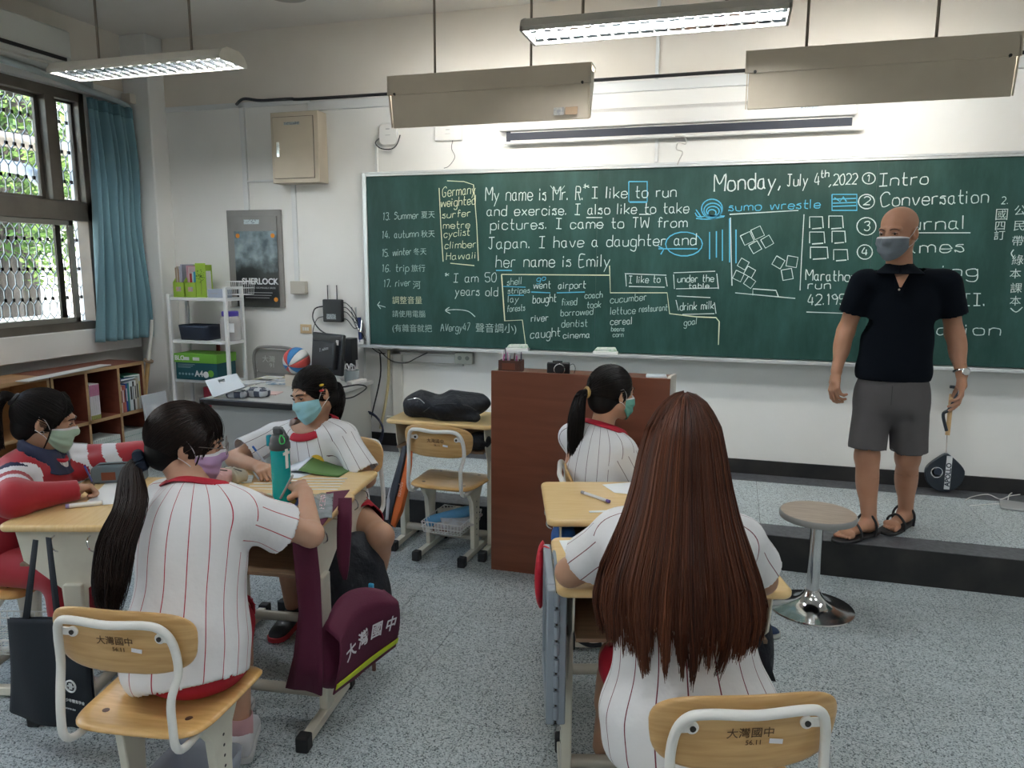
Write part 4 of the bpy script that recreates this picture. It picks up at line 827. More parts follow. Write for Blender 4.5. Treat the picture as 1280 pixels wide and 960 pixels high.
build('white_dot', MB().lathe([(.025, -.1222), (.025, -.12)], (.08, 0, .045), 24, 'Y'), WP, t)
tag(build('red_pole', MB().tube([(sx - .11, 5.17, .02), (sx - .08, 5.215, 1.02)], .017, 10), mat('red_lacquer', (.16, .015, .012), .4)), 'dark red pole leaning behind the white shelf', 'pole')
tag(build('maroon_bin', MB().prism(rrect(.26, .2, .03, 4), 0, .30), mat('maroon_plastic', (.22, .015, .03), .45), bev=.004, loc=(sx + .11, sy, .33)), 'maroon bin on the lowest board of the white shelf', 'bin')
t = thing('wooden_sword', 'bamboo practice sword with white grip leaning in the corner by the curtain', 'practice sword', tuple(at(176, 560, y=4.78)))
P0 = at(176, 560, y=4.78); f = lambda px, py: tuple(at(px, py, y=4.78) - P0)
_d = (Vector(f(177, 540)) - Vector(f(185, 453))).normalized(); _e = Vector(f(177, 540)); _e = _e + _d * ((float((P0 + _e).z) - .012) / -_d.z)
BAM = mat('bamboo', (.58, .36, .15), .45, col2=(.66, .44, .2), scale=12); build('blade', MB().tube([tuple(_e), f(181, 500), f(185, 453)], [.012, .015, .017], 10), BAM, t)
build('hilt', MB().tube([f(185.5, 450), f(189, 420), f(190, 400)], .0135, 10), mat('white_leather', (.72, .70, .64), .7), t); build('guard', MB().tube([f(185.4, 452), f(185.9, 450)], .036, 20), mat('guard_brown', (.25, .18, .12), .5), t)
tag(build('white_panel_sheet', MB().box((0, 0, .12), (.02, .24, .26), m=Matrix.Rotation(-.1, 3, 'Y')), mat('white_board_sheet', (.62, .66, .70), .5), bev=.002, loc=tuple(at(195, 512, x=-4.28) + Vector((0, 0, -.12)))), 'white sheet leaning behind the cabinet end near the white shelf', 'panel')
o = build('white_strip', MB().box((0, 0, .004), (.09, .80, .006)), mat('white_board_sheet2', (.70, .70, .68), .5), loc=(-4.36, 4.0, .853), rz=R(9)); tag(o, 'long white strip lying on top of the brown cabinet', 'strip')
# books in cabinets
def book(x, y, z, w_, d, h, c, label, grp, lean=0, title=None):
    m_ = mat('book_%d_%d_%d' % tuple(int(k * 99) for k in c), c, .5)
    t = thing('book', label, 'book', (x, y, z), 0, grp); mm = Matrix.Rotation(lean, 3, 'X')
    build('cover', MB().box(tuple(mm @ Vector((-d / 2, 0, h / 2))), (d, w_, h), m=mm), m_, t, bev=.0015)
    build('pages', MB().box(tuple(mm @ Vector((-d / 2 - .001, 0, h / 2 + .001))), (d - .006, w_ * .76, h - .001), m=mm), PAPER, t)
    if title: build('spine_title', MB().box(tuple(mm @ Vector((.0006, 0, h * .6))), (.001, w_ * .45, h * .45), m=mm), mat('spine_' + title, dict(w=(.75, .75, .75), k=(.03, .03, .03), y=(.6, .5, .1))[title], .5), t)
    return t
cx = -4.362
for k in range(7):
    y = 4.178 + k * .0125
    t = book(cx, y, .487, .0105, .17, .255, (.72, .70, .72), 'slim pink and white booklet standing in the middle brown compartment', 'pink booklets in the brown cabinet')
    build('pink_band', MB().bx(.0005, .0012, -.005, .005, .17, .25), mat('pink_band', (.55, .18, .32), .5), t); build('green_band', MB().bx(.0005, .0012, -.005, .005, 0, .03), mat('olive_band', (.35, .36, .08), .5), t)
lst = [(.014, .20, (.70, .66, .62), 'cream', 'k'), (.020, .205, (.45, .13, .10), 'brick-red', 'w'), (.016, .205, (.52, .16, .14), 'faded red', 'k'), (.018, .215, (.03, .07, .30), 'blue', 'w'), (.018, .215, (.04, .22, .22), 'teal', None), (.034, .225, (.62, .68, .72), 'thick pale blue', 'k'), (.016, .22, (.03, .03, .03), 'black-spined', 'w'), (.020, .225, (.76, .76, .74), 'white', 'k'), (.022, .24, (.50, .44, .34), 'beige', 'k'), (.022, .26, (.60, .62, .60), 'tall grey', 'y')]
y = 4.452
for w_, h, c, nm, ti in lst:
    book(cx, y + w_ / 2, .487, w_ - .001, .15, h, c, '%s book in the last brown compartment under the curtain' % nm, 'books in the last brown compartment', 0, ti); y += w_
t = thing('book', 'blue book lying flat on the row in the last brown compartment', 'book', (cx - .02, 4.54, .722), R(4)); build('cover', MB().bx(-.13, .01, -.075, .075, 0, .018), mat('cobalt_cover', (.02, .16, .42), .4), t, bev=.0015); build('pages', MB().bx(-.125, .011, -.07, .076, .003, .015), PAPER, t)
t = thing('book', 'green book lying on top of the blue one in the last compartment', 'book', (cx - .02, 4.58, .742), R(-8)); build('cover', MB().bx(-.13, .01, -.07, .07, 0, .016), mat('green_cover', (.05, .25, .17), .4), t, bev=.0015); build('pages', MB().bx(-.125, .011, -.065, .071, .003, .013), PAPER, t)
bm_ = mat('binder_white', (.56, .62, .60), .5); bt_ = mat('binder_dot', (.08, .30, .24), .5)
proto = None
def binders(y0, n, z, h):
    global proto
    for k in range(n):
        if proto is None:
            proto = thing('workbook', 'white workbook with a green spine dot in the lower brown compartments', 'book', (0, 0, 0), 0, 'workbooks in the lower compartments')
            build('cover', MB().bx(-.2, 0, -.0085, .0085, 0, .27), bm_, proto, bev=.0015); build('spine_dot', MB().lathe([(.004, 0), (.004, .0008)], (0, 0, .235), 8, 'X'), bt_, proto); build('spine_line', MB().bx(0, .0007, -.002, .002, .04, .2), mat('spine_grey', (.35, .38, .42), .6), proto); t = proto
        else: t = copy_tree(proto)
        t.location = (cx, y0 + k * .0185, z)
binders(3.89, 13, .062, .27); binders(4.17, 14, .062, .27); binders(4.46, 12, .062, .27)
# things on the computer desk
dz = .7225
t = thing('monitor', 'black desktop monitor seen from behind on the computer desk', 'monitor', (-2.77, 4.66, dz), R(-24))
build('base', MB().prism(rrect(.23, .17, .06, 6), 0, .012), BLACKP, t, bev=.004); build('stand', MB().box((0, .02, .07), (.075, .03, .14), m=Matrix.Rotation(-.25, 3, 'X')), BLACKP, t, bev=.004)
build('screen_housing', MB().box((0, .045, .245), (.36, .03, .29), m=Matrix.Rotation(-.1, 3, 'X')), BLACKP, t, bev=.01); build('rear_bulge', MB().box((.0, .02, .24), (.27, .05, .20), m=Matrix.Rotation(-.1, 3, 'X')), BLACKP, t, bev=.015)
build('blue_sticker', MB().box((.065, -.006, .165), (.05, .0015, .042), m=Matrix.Rotation(-.1, 3, 'X')), mat('blue_sticker', (.06, .36, .62), .5), t); build('white_sticker', MB().box((.14, .024, .335), (.03, .0015, .035), m=Matrix.Rotation(-.1, 3, 'X')), mat('grey_sticker', (.55, .53, .5), .5), t)
text('handwritten_mark', '7. white', .034, WP, t, frame((.03, -.012, .285), (1, 0, .25), (0, .1, 1)), offset=-.0004)
t = thing('desk_speaker', 'slim black and white device standing behind the monitor', 'speaker', (-2.80, 5.08, dz + .0)); build('body', MB().bx(-.02, .055, -.05, .05, .15, .32), BLACKP, t, bev=.004); build('white_side', MB().bx(-.05, -.018, -.045, .045, .0, .31), WHITE, t, bev=.004)
for k in range(5): build('slot', MB().bx(-.045, -.035, -.0465, -.045, .06 + .05 * k, .075 + .05 * k), DARKM, t)
build('foot', MB().bx(-.01, .045, -.03, .03, 0, .151), BLACKP, t)
t = thing('cable_bucket', 'small grey bucket of cables on the computer desk', 'bucket', (-2.735, 5.0, dz)); build('pail', MB().lathe([(.04, .001), (.052, .001), (.058, .085), (.061, .088), (.055, .088), (.05, .01)], n=28), mat('grey_pail', (.33, .38, .40), .5), t)
mb = MB(); rr = random.Random(5)
for k in range(5): mb.tube(crv([(rr.uniform(-.03, .03), rr.uniform(-.03, .03), .05), (rr.uniform(-.05, .05), rr.uniform(-.04, .04), .13), (rr.uniform(-.05, .05), rr.uniform(-.04, .04), .10), (rr.uniform(-.03, .03), rr.uniform(-.03, .03), .07)], 5), .004, 6)
tag(build('cable_tangle', mb, mat('pale_cable', (.6, .6, .62), .5), t), kind='stuff')
tag(build('power_strip', MB().bx(-.09, .09, -.025, .025, 0, .025), WHITE, bev=.004, loc=(-2.66, 5.06 - .12, dz), rz=R(80)), 'white power strip at the wall end of the computer desk', 'power strip')
cable('desk_cable', 'black cable curling over the right edge of the computer desk', [(-2.74, 4.6, dz + .006), (-2.66, 4.72, dz + .006), (-2.60, 4.85, dz + .006), (-2.56, 4.9, .70), (-2.58, 4.75, .66), (-2.60, 4.65, .66)], .005, BLKC)
cable('desk_cable', 'black cable hanging down from under the monitor base', [(-2.68, 4.5, dz + .006), (-2.61, 4.46, dz + .002), (-2.58, 4.47, .6), (-2.585, 4.48, .3), (-2.6, 4.5, .1)], .005, BLKC)
t = thing('folding_chair', 'grey folding chair with white number behind the computer desk', 'chair', (-3.44, 5.10, 0)); t.scale = (1, 1, .95); GS = mat('grey_steel', (.21, .205, .19), .45, col2=(.24, .23, .215), scale=6)
build('back_tube', MB().tube(crv([(-.20, .1, .0), (-.20, .0, .72), (-.198, -.02, .90), (-.165, -.03, .975), (-.10, -.035, 1.0), (.10, -.035, 1.0), (.165, -.03, .975), (.198, -.02, .90), (.20, 0, .72), (.20, .1, 0)], 5), .013, 10), GS, t)
build('back_plate', MB().prism(rrect(.36, .20, .05, 6, 0, .88), -.004, .004, Matrix(((1, 0, 0, 0), (0, 0, 1, -.02), (0, 1, 0, 0), (0, 0, 0, 1)))), GS, t, bev=.002); build('seat', MB().box((0, -.012, .66), (.37, .03, .26), m=Matrix.Rotation(-.06, 3, 'X')), GS, t, bev=.01)
build('front_leg', MB().tube([(-.18, -.10, 0), (-.19, .0, .7)], .011, 8), GS, t); build('front_leg', MB().tube([(.18, -.10, 0), (.19, .0, .7)], .011, 8), GS, t)
text('painted_lettering', '大灣', .06, mat('grey_white_paint', (.5, .5, .47), .6), t, frame((-.06, -.026, .895), (1, 0, 0), (0, 0, 1))); text('painted_lettering', '91', .05, mat('grey_white_paint', (.5, .5, .47), .6), t, frame((-.03, -.026, .845), (1, 0, 0), (0, 0, 1)))
# volleyball with panels
t = thing('volleyball', 'red, white and blue volleyball behind the monitor', 'ball', tuple(Vector(at(382, 448, y=4.72)) + Vector((-.075, 0, -.02))))
VB = [mat('ball_red', (.62, .09, .08), .45), mat('ball_white', (.72, .72, .70), .45), mat('ball_blue', (.03, .20, .48), .45)]
for k in range(9):
    a0, a1 = 2 * PI * k / 9, 2 * PI * (k + 1) / 9; 
    def g_(u, v, a0=a0 + .02, a1=a1 - .02):
        th = -1.5 + 3.0 * v; ph = a0 + (a1 - a0) * u; p = Vector((math.cos(th) * math.cos(ph), math.sin(th), math.cos(th) * math.sin(ph))) * .098
        return Matrix.Rotation(.35, 3, 'Y') @ (Matrix.Rotation(.3, 3, 'X') @ p)
    build('ball_panel', MB().grid(g_, 6, 14), VB[k % 3], t, solid=.003)
build('bladder', MB().lathe([(.0955 * math.cos(a), .0955 * math.sin(a)) for a in [(-1.5 + 3.0 * i / 16) for i in range(17)]], n=24), DARKM, t)
tag(build('ball_stand_box', MB().bx(-.07, .07, -.05, .05, 0, float(t.location.z) - .098 - dz), mat('cream_box', (.66, .60, .50), .5), loc=(t.location.x, t.location.y, dz)), 'low box under the volleyball on the computer desk', 'box')
o = thing('folding_tray', 'white plastic folding tray with a handle slot leaning on the computer desk', 'tray', (-3.33, 4.10, dz + .006)); bq = MB()
A_ = at(257, 476, y=4.16); B_ = at(296, 467, y=4.16); C_ = at(306, 484, y=4.09); D_ = at(267, 497, y=4.09)
o.location = D_; q = [Vector(p) - Vector(D_) for p in (A_, B_, C_, D_)]
def quad(u, v): a = q[3].lerp(q[2], u); b_ = q[0].lerp(q[1], u); return a.lerp(b_, v)
nrm = (q[2]).cross(q[0]).normalized() * .006
def slab(u0, u1, v0, v1): P = [quad(u0, v0), quad(u1, v0), quad(u1, v1), quad(u0, v1)]; bq.add([p - nrm for p in P] + [p + nrm for p in P], [(3, 2, 1, 0), (4, 5, 6, 7), (0, 1, 5, 4), (1, 2, 6, 5), (2, 3, 7, 6), (3, 0, 4, 7)])
slab(0, 1, 0, .66); slab(0, .38, .66, .86); slab(.58, 1, .66, .86); slab(0, 1, .86, 1)
build('tray_sheet', bq, mat('white_tray_plastic', (.70, .73, .74), .4), o)
def plaid():
    m = mat('plaid_plastic', (.3, .32, .36), .3); t = m.node_tree; N = t.nodes; L = t.links; b = N['Principled BSDF']; tc = N.new('ShaderNodeTexCoord'); c = N.new('ShaderNodeTexChecker'); c.inputs['Scale'].default_value = 22
    c.inputs['Color1'].default_value = (.06, .07, .10, 1); c.inputs['Color2'].default_value = (.50, .52, .55, 1); L.new(tc.outputs['Object'], c.inputs['Vector']); L.new(c.outputs[0], b.inputs['Base Color']); return m
PL = plaid()
def pouch(label, loc, w_, d, h, rz, m, cat='pouch', name='pencil_pouch'):
    t = thing(name, label, cat, loc, rz)
    def g(u, v):
        a = 2 * PI * u; b_ = PI * (v - .5); cx_, sx_ = math.cos(a), math.sin(a); f = lambda s_, e: math.copysign(abs(s_) ** e, s_)
        return (w_ / 2 * f(cx_, .45) * f(math.cos(b_), .5), d / 2 * f(sx_, .45) * f(math.cos(b_), .5), h / 2 + h / 2 * f(math.sin(b_), .7) + .003 * math.sin(9 * a + 5 * v))
    build('bag_body', MB().grid(g, 36, 16, True), m, t)
    build('zip', MB().tube(crv([(-w_ * .42, 0, h * .97), (0, .002, h * 1.01), (w_ * .42, 0, h * .97)], 6), .0025, 6), DARKM, t); return t
pouch('dark plaid pouch on the black-edged desk, left of the two', tuple(at(297, 497, z=dz)), .14, .09, .05, R(5), PL)
pouch('silver plaid pouch on the black-edged desk, right of the two', tuple(at(323, 496, z=dz)), .16, .09, .062, R(-6), PL)
o = build('pink_sheet', MB().box((0, 0, .003), (.10, .12, .006)), mat('pink_paper', (.66, .48, .46), .7), loc=tuple(at(341, 492, z=dz)), rz=.2); tag(o, 'pink sheet on the computer desk beside the plaid pouch', 'paper')
for i, (x, y, c, l) in enumerate(((318, 478, (.62, .68, .72), 'pale'), (335, 474, (.60, .55, .30), 'yellowish'), (348, 478, (.25, .38, .52), 'bluish'))):
    o = build('magazine', MB().box((0, 0, .004), (.16, .22, .008)), mat('mag_' + l, c, .5, col2=(.75, .76, .76), scale=14, lo=.4, hi=.5), loc=tuple(Vector(at(x, y, z=dz)) + Vector((0, 0, .009 * 0 + .0005))), rz=R(-20 + 23 * i)); tag(o, l + ' magazine spread on the computer desk behind the plaid pouches', 'magazine')
# on the lectern
t = thing('pen_box', 'brown wooden pen box full of pens on the lectern top', 'pen holder', (-1.085, 3.665, 1.06)); PB = mat('dark_wood_box', (.09, .035, .025), .5)
for s_ in (-1, 1): build('box_wall', MB().bx(s_ * .056 - .003, s_ * .056 + .003, -.035, .035, 0, .058), PB, t); build('box_wall', MB().bx(-.053, .053, s_ * .035 - .003, s_ * .035 + .003, 0, .058), PB, t)
build('front_inlay', MB().bx(-.038, .03, -.0395, -.038, .012, .045), PODW, t); build('box_floor', MB().bx(-.053, .053, -.032, .032, 0, .004), PB, t)
pc = [(.62, .10, .35), (.75, .72, .75), (.08, .08, .12), (.70, .35, .55), (.20, .20, .25), (.80, .78, .80), (.12, .07, .05), (.40, .40, .55)]; rr = random.Random(8)
for i in range(11):
    x = -.045 + .009 * i; h = rr.uniform(.075, .115); c = pc[i % 8]; lx = rr.uniform(-.012, .012)
    o = build('pen', MB().tube([(0, 0, 0), (lx, 0, h * .9), (lx * 1.15, 0, h)], [.0035, .0035, .0015], 8), mat('pen_%d' % (i % 8), c, .4), loc=(-1.085 + x, 3.665 + rr.uniform(-.02, .02), 1.065)); tag(o, 'pen standing in the brown pen box on the lectern', 'pen', 'pens in the lectern pen box')
t = thing('camera', 'small black camera with silver lens ring on the lectern', 'camera', (-.835, 3.66, 1.058), R(12)); build('body', MB().bx(-.058, .058, -.018, .018, 0, .058), BLACKP, t, bev=.006); build('top_plate', MB().bx(-.03, .02, -.012, .012, .058, .066), BLACKP, t, bev=.002)
build('lens', MB().lathe([(.028, -.018), (.028, -.035), (.024, -.042), (.018, -.042)], (.005, 0, .027), 28, 'Y'), BLACKP, t); build('lens_ring', MB().lathe([(.0285, -.034), (.0285, -.039), (.0235, -.040), (.0235, -.034)], (.005, 0, .027), 28, 'Y'), CHROME, t)
build('wrist_cord', MB().tube(crv([(.058, 0, .045), (.075, 0, .05), (.085, -.01, .03), (.08, 0, .004)], 4), .0015, 5), BLACKP, t)
t = thing('tissue_pack', 'white tissue pack on the right end of the lectern', 'tissue pack', (-.345, 3.655, 1.056), R(8)); build('pack', MB().bx(-.05, .05, -.03, .03, 0, .022), mat('tissue_wrap', (.68, .74, .80), .4), t, bev=.009)

_p = at(1012, 134, y=WY - .112); text('printed_lettering', 'Redleaf', .035, mat('grey_blue_print', (.25, .32, .42), .5), bpy.data.objects['projection_screen'], frame(_p - bpy.data.objects['projection_screen'].location + Vector((0, .010, 0)), (1, 0, 0), (0, 0, 1)))
WFO = bpy.data.objects['wall_front']
for s_, px, py in (('δ', 972, 445), ('δ', 996, 446), ('Y-Y-a', 1034, 448)): text('wall_mark', s_, .05, mat('brown_mark', (.25, .17, .10), .8), WFO, frame(at(px, py, y=WY - .001), (1, 0, 0), (0, 0, 1)), offset=-.0006)
# ================================================================ people: distance-field bodies, lofted clothes, strand hair
A_ = lambda p: np.array(p, float)
def sd(prims, P):
    d = np.full(len(P), 9.0)
    for kind, p, k, sub in prims:
        if kind == 'c':
            a, b, ra, rb = p; ab = b - a; t = np.clip((P - a) @ ab / max(ab @ ab, 1e-9), 0, 1)
            q = np.linalg.norm(P - a - t[:, None] * ab, axis=1) - (ra + (rb - ra) * t)
        else:
            c, Rm, r = p; l = (P - c) @ Rm; k0 = np.linalg.norm(l / r, axis=1); k1 = np.linalg.norm(l / (r * r), axis=1) + 1e-9; q = k0 * (k0 - 1) / k1
        if sub: q = -q; h = np.clip(.5 - .5 * (d - q) / k, 0, 1) if k else (d < q) * 1.; d = d + (q - d) * h + k * h * (1 - h)
        else: h = np.clip(.5 + .5 * (d - q) / k, 0, 1); d = d + (q - d) * h - k * h * (1 - h)
    return d
def pbox(pr):
    kind, p, k, sub = pr
    if kind == 'c': a, b, ra, rb = p; r = max(ra, rb); return np.minimum(a, b) - r, np.maximum(a, b) + r
    c, Rm, r = p; e = np.sqrt(((Rm * r) ** 2).sum(1)); return c - e, c + e
def C_(a, b, ra, rb=None, k=.02, sub=False): return ('c', (A_(a), A_(b), ra, ra if rb is None else rb), k, sub)
def E_(c, r, Rm=None, k=.02, sub=False): return ('e', (A_(c), np.eye(3) if Rm is None else Rm, A_(r)), k, sub)
def nets(prims, lo, hi, h, post=None, trim=True):
    lo = A_(lo); hi = A_(hi); n = np.ceil((hi - lo) / h).astype(int) + 1
    F = np.full(n, 9.0); ax = [lo[i] + h * np.arange(n[i]) for i in range(3)]
    for pr in prims:
        m = pr[2] + 2.5 * h; a, b = pbox(pr); i0 = np.maximum(np.floor((a - m - lo) / h).astype(int), 0); i1 = np.minimum(np.ceil((b + m - lo) / h).astype(int) + 1, n)
        if (i1 <= i0).any(): continue
        sl = tuple(slice(i0[i], i1[i]) for i in range(3)); g = np.stack(np.meshgrid(*[ax[i][i0[i]:i1[i]] for i in range(3)], indexing='ij'), -1).reshape(-1, 3)
        cur = F[sl].reshape(-1); q = sd([(pr[0], pr[1], .02, False)], g) if False else None
        kind, p, k, sub = pr
        if kind == 'c':
            a_, b_, ra, rb = p; ab = b_ - a_; t = np.clip((g - a_) @ ab / max(ab @ ab, 1e-9), 0, 1); q = np.linalg.norm(g - a_ - t[:, None] * ab, axis=1) - (ra + (rb - ra) * t)
        else:
            c, Rm, r = p; l = (g - c) @ Rm; k0 = np.linalg.norm(l / r, axis=1); k1 = np.linalg.norm(l / (r * r), axis=1) + 1e-9; q = k0 * (k0 - 1) / k1
        if sub: q = -q; hh = np.clip(.5 - .5 * (cur - q) / k, 0, 1); cur = cur + (q - cur) * hh + k * hh * (1 - hh)
        else: hh = np.clip(.5 + .5 * (cur - q) / k, 0, 1); cur = cur + (q - cur) * hh - k * hh * (1 - hh)
        F[sl] = cur.reshape(F[sl].shape)
    if post is not None:
        g = np.stack(np.meshgrid(*ax, indexing='ij'), -1).reshape(-1, 3); F = post(F.reshape(-1), g).reshape(F.shape)
    ins = F < 0; cs = np.zeros(n - 1, int)
    for i in (0, 1):
        for j in (0, 1):
            for k in (0, 1): cs += ins[i:n[0] - 1 + i, j:n[1] - 1 + j, k:n[2] - 1 + k]
    act = np.argwhere((cs > 0) & (cs < 8))
    if len(act) == 0: return np.zeros((0, 3)), np.zeros((0, 4), int)
    idx = -np.ones(n - 1, int); idx[tuple(act.T)] = np.arange(len(act)); acc = np.zeros((len(act), 3)); cnt = np.zeros(len(act))
    cor = [(i, j, k) for i in (0, 1) for j in (0, 1) for k in (0, 1)]
    for a in cor:
        for d in range(3):
            if a[d]: continue
            b = list(a); b[d] = 1; fa = F[tuple((act + a).T)]; fb = F[tuple((act + b).T)]; m = (fa < 0) != (fb < 0)
            t = np.where(m, fa / np.where(m, fa - fb, 1), 0); p = np.array(a)[None] + 0. * act; p[:, d] = t; acc[m] += p[m]; cnt[m] += 1
    V = lo + (act + acc / cnt[:, None]) * h; Q = []
    for d in range(3):
        u, v = (d + 1) % 3, (d + 2) % 3; sl0 = [slice(None)] * 3; sl1 = [slice(None)] * 3; sl0[d] = slice(0, n[d] - 1); sl1[d] = slice(1, n[d])
        df = ins[tuple(sl0)] != ins[tuple(sl1)]; e = np.argwhere(df); e = e[(e[:, u] > 0) & (e[:, v] > 0) & (e[:, u] < n[u] - 1) & (e[:, v] < n[v] - 1)]
        if len(e) == 0: continue
        def cell(du, dv): c = e.copy(); c[:, u] -= du; c[:, v] -= dv; return idx[tuple(c.T)]
        q = np.stack([cell(1, 1), cell(0, 1), cell(0, 0), cell(1, 0)], 1); fl = ins[tuple(e.T)]; q[~fl] = q[~fl][:, ::-1]; Q.append(q)
    Q = np.concatenate(Q); Q = Q[(Q >= 0).all(1)]
    return V, Q
def npmesh(name, V, Fc, m, parent, sm=True, uv=None, mats=None, mi=None):
    me = bpy.data.meshes.new(name); Fc = np.asarray(Fc); k = Fc.shape[1]; V = np.asarray(V, float)
    if parent is not None: V = V - A_(parent.location)
    me.vertices.add(len(V)); me.vertices.foreach_set('co', V.astype(np.float32).ravel()); me.loops.add(Fc.size); me.loops.foreach_set('vertex_index', Fc.astype(np.int32).ravel())
    me.polygons.add(len(Fc)); me.polygons.foreach_set('loop_start', np.arange(0, Fc.size, k, dtype=np.int32)); me.polygons.foreach_set('loop_total', np.full(len(Fc), k, dtype=np.int32))
    if uv is not None: u = me.uv_layers.new(name='UVMap'); u.data.foreach_set('uv', np.asarray(uv, np.float32)[Fc.ravel()].ravel())
    me.update(calc_edges=True); me.validate(); me.polygons.foreach_set('use_smooth', [sm] * len(me.polygons))
    for x in (mats or [m]): me.materials.append(x)
    if mi is not None: me.polygons.foreach_set('material_index', np.asarray(mi, np.int32))
    return mkobj(name, me, None, parent)
def skin_mesh(name, prims, boxes, m, parent, post=None):
    VV = []; QQ = []; o = 0
    for lo, hi, h in boxes:
        V, Q = nets(prims, A_(lo) - h, A_(hi) + h, h, post); 
        if len(Q) == 0: continue
        c = V[Q].mean(1); keep = ((c >= A_(lo)) & (c <= A_(hi))).all(1); Q = Q[keep]; VV.append(V); QQ.append(Q + o); o += len(V)
    V = np.concatenate(VV); Q = np.concatenate(QQ); used = np.unique(Q); mp = np.zeros(len(V), int); mp[used] = np.arange(len(used))
    return npmesh(name, V[used], mp[Q], m, parent)
def basis(fwd, up=(0, 0, 1)):      # columns: right, forward, up
    f = _n(fwd); r = np.cross(f, A_(up)); r = _n(r); u = np.cross(r, f); return np.stack([r, f, u], 1)
class Head:
    def __init__(s, c, fwd, up=(0, 0, 1), sc=1.0, male=False): s.c = A_(c); s.R = basis(fwd, up); s.s = sc; s.male = male
    def w(s, p): return s.c + s.R @ (A_(p) * s.s)
    def wn(s, P): return s.c + (np.asarray(P, float) * s.s) @ s.R.T
    def e(s, c, r, k=.012, sub=False, rot=None): return E_(s.w(c), A_(r) * s.s, s.R if rot is None else s.R @ rot, k, sub)
    def cc(s, a, b, ra, rb, k=.01, sub=False): return C_(s.w(a), s.w(b), ra * s.s, rb * s.s, k, sub)
    def prims(s):
        P = [s.e((0, -.014, .042), (.074, .093, .074)), s.e((0, .030, -.025), (.060, .060, .080), .03), s.e((0, -.03, -.02), (.060, .065, .06), .03),
             s.cc((0, .035, -.06), (0, .070, -.100), .042, .022, .025)]
        for x in (-1, 1):
            P += [s.e((x * .034, .058, -.035), (.026, .026, .026), .02), s.cc((x * .012, .086, .022), (x * .045, .070, .020), .010, .008, .012), s.cc((x * .045, .0, -.055), (x * .022, .055, -.092), .018, .018, .02)]
            P += [s.e((x * .031, .095, .001), (.0165, .013, .0066), .008, True), s.e((x * .031, .0770, .0), (.0130, .0120, .0125), .003)]
            Rr = np.array([[math.cos(.45 * x), -math.sin(.45 * x), 0], [math.sin(.45 * x), math.cos(.45 * x), 0], [0, 0, 1]])
            P += [s.e((x * .074, -.008, -.008), (.010, .018, .030), .006, False, Rr), s.e((x * .083, -.002, -.004), (.008, .010, .017), .004, True, Rr)]
        P += [s.cc((0, .084, .010), (0, .103, -.032), .008, .012, .010), s.cc((-.010, .096, -.034), (.010, .096, -.034), .008, .008, .008), s.cc((-.018, .086, -.062), (.018, .086, -.062), .008, .008, .008)]
        return P
    def face(s, parent, skin, browm, asian=True):
        EW = mat('eye_white', (.72, .70, .68), .25); EI = mat('iris_dark', (.03, .015, .008), .2)
        for x in (-1, 1):
            V = MB().lathe([(.0115 * math.sin(a), .0115 * math.cos(a)) for a in [PI * i / 12 + .001 for i in range(13)]], n=20); P = s.wn(np.array(V.v)[:, [0, 2, 1]] + A_((x * .031, .0772, .0005)))
            mb = MB().add((P - A_(parent.location)).tolist(), V.f); e = build('eye', mb, EW, parent, loc=(0, 0, 0))
            V = MB().lathe([(.001, .0), (.0052, -.0006), (.0056, -.002)], n=16); P = s.wn(np.array(V.v)[:, [0, 2, 1]] + A_((x * .031, .0893, .0002))); build('iris', MB().add((P - A_(parent.location)).tolist(), V.f), EI, e, loc=(0, 0, 0))
            pts = [s.w(p) - A_(parent.location) for p in ((x * .012, .096, .017), (x * .024, .097, .0215), (x * .038, .088, .0205), (x * .047, .076, .015))]
            build('eyebrow', MB().tube(crv(pts, 4), [.0022, .003, .0032, .0034, .0034, .0034, .0034, .0033, .0030, .0028, .0024, .0018, .001], 6), browm, parent)
            pts = [s.w(p) - A_(parent.location) for p in ((x * .0185, .0895, .001), (x * .026, .0925, .0045), (x * .034, .0915, .0048), (x * .0435, .083, .0005))]
            build('eyelid', MB().tube(crv(pts, 4), .0016, 6), browm, parent)
    def mask(s, parent, prims, m, band, loopc, clip=False, ears=(-1, 1)):
        nu, nv = 45, 26; U = np.linspace(-1, 1, nu); Vv = np.linspace(0, 1, nv); psi = U * 1.20; PP = np.zeros((nv, nu, 3))
        zt = -.010 - .012 * U ** 2; zb = -.122 + .052 * np.abs(U) ** 1.6
        for j, v in enumerate(Vv):
            z = zt + (zb - zt) * v; dirs = np.stack([np.sin(psi), np.cos(psi), 0 * psi], 1); o = np.stack([0 * z, 0 * z, z], 1); r = np.full(nu, .150)
            for _ in range(26): r -= np.clip(sd(prims, s.wn(o + dirs * r[:, None])) / s.s - .0045, -.02, .02)
            rm = (.098 - .030 * U ** 2) * (1 - .20 * max(0, v - .7) / .3); bul = .007 * np.sin(PI * v) * np.cos(U * 1.5) ; pl = .0012 * np.sin(v * 2 * PI * 3.2) * (np.abs(U) < .92)
            r = np.maximum(r, rm) + bul + pl; PP[j] = o + dirs * r[:, None]
        for _ in range(2): PP[1:-1, 1:-1] = (PP[1:-1, 1:-1] * 2 + PP[2:, 1:-1] + PP[:-2, 1:-1] + PP[1:-1, 2:] + PP[1:-1, :-2]) / 6
        P = s.wn(PP.reshape(-1, 3)); Fq = [(j * nu + i, j * nu + i + 1, (j + 1) * nu + i + 1, (j + 1) * nu + i) for j in range(nv - 1) for i in range(nu - 1)]
        mi = [1 if j < 2 else 0 for j in range(nv - 1) for i in range(nu - 1)]
        o = npmesh('face_mask', P, Fq, None, parent, mats=[m, band], mi=mi); md = o.modifiers.new('solid', 'SOLIDIFY'); md.thickness = .0018; md.offset = 0
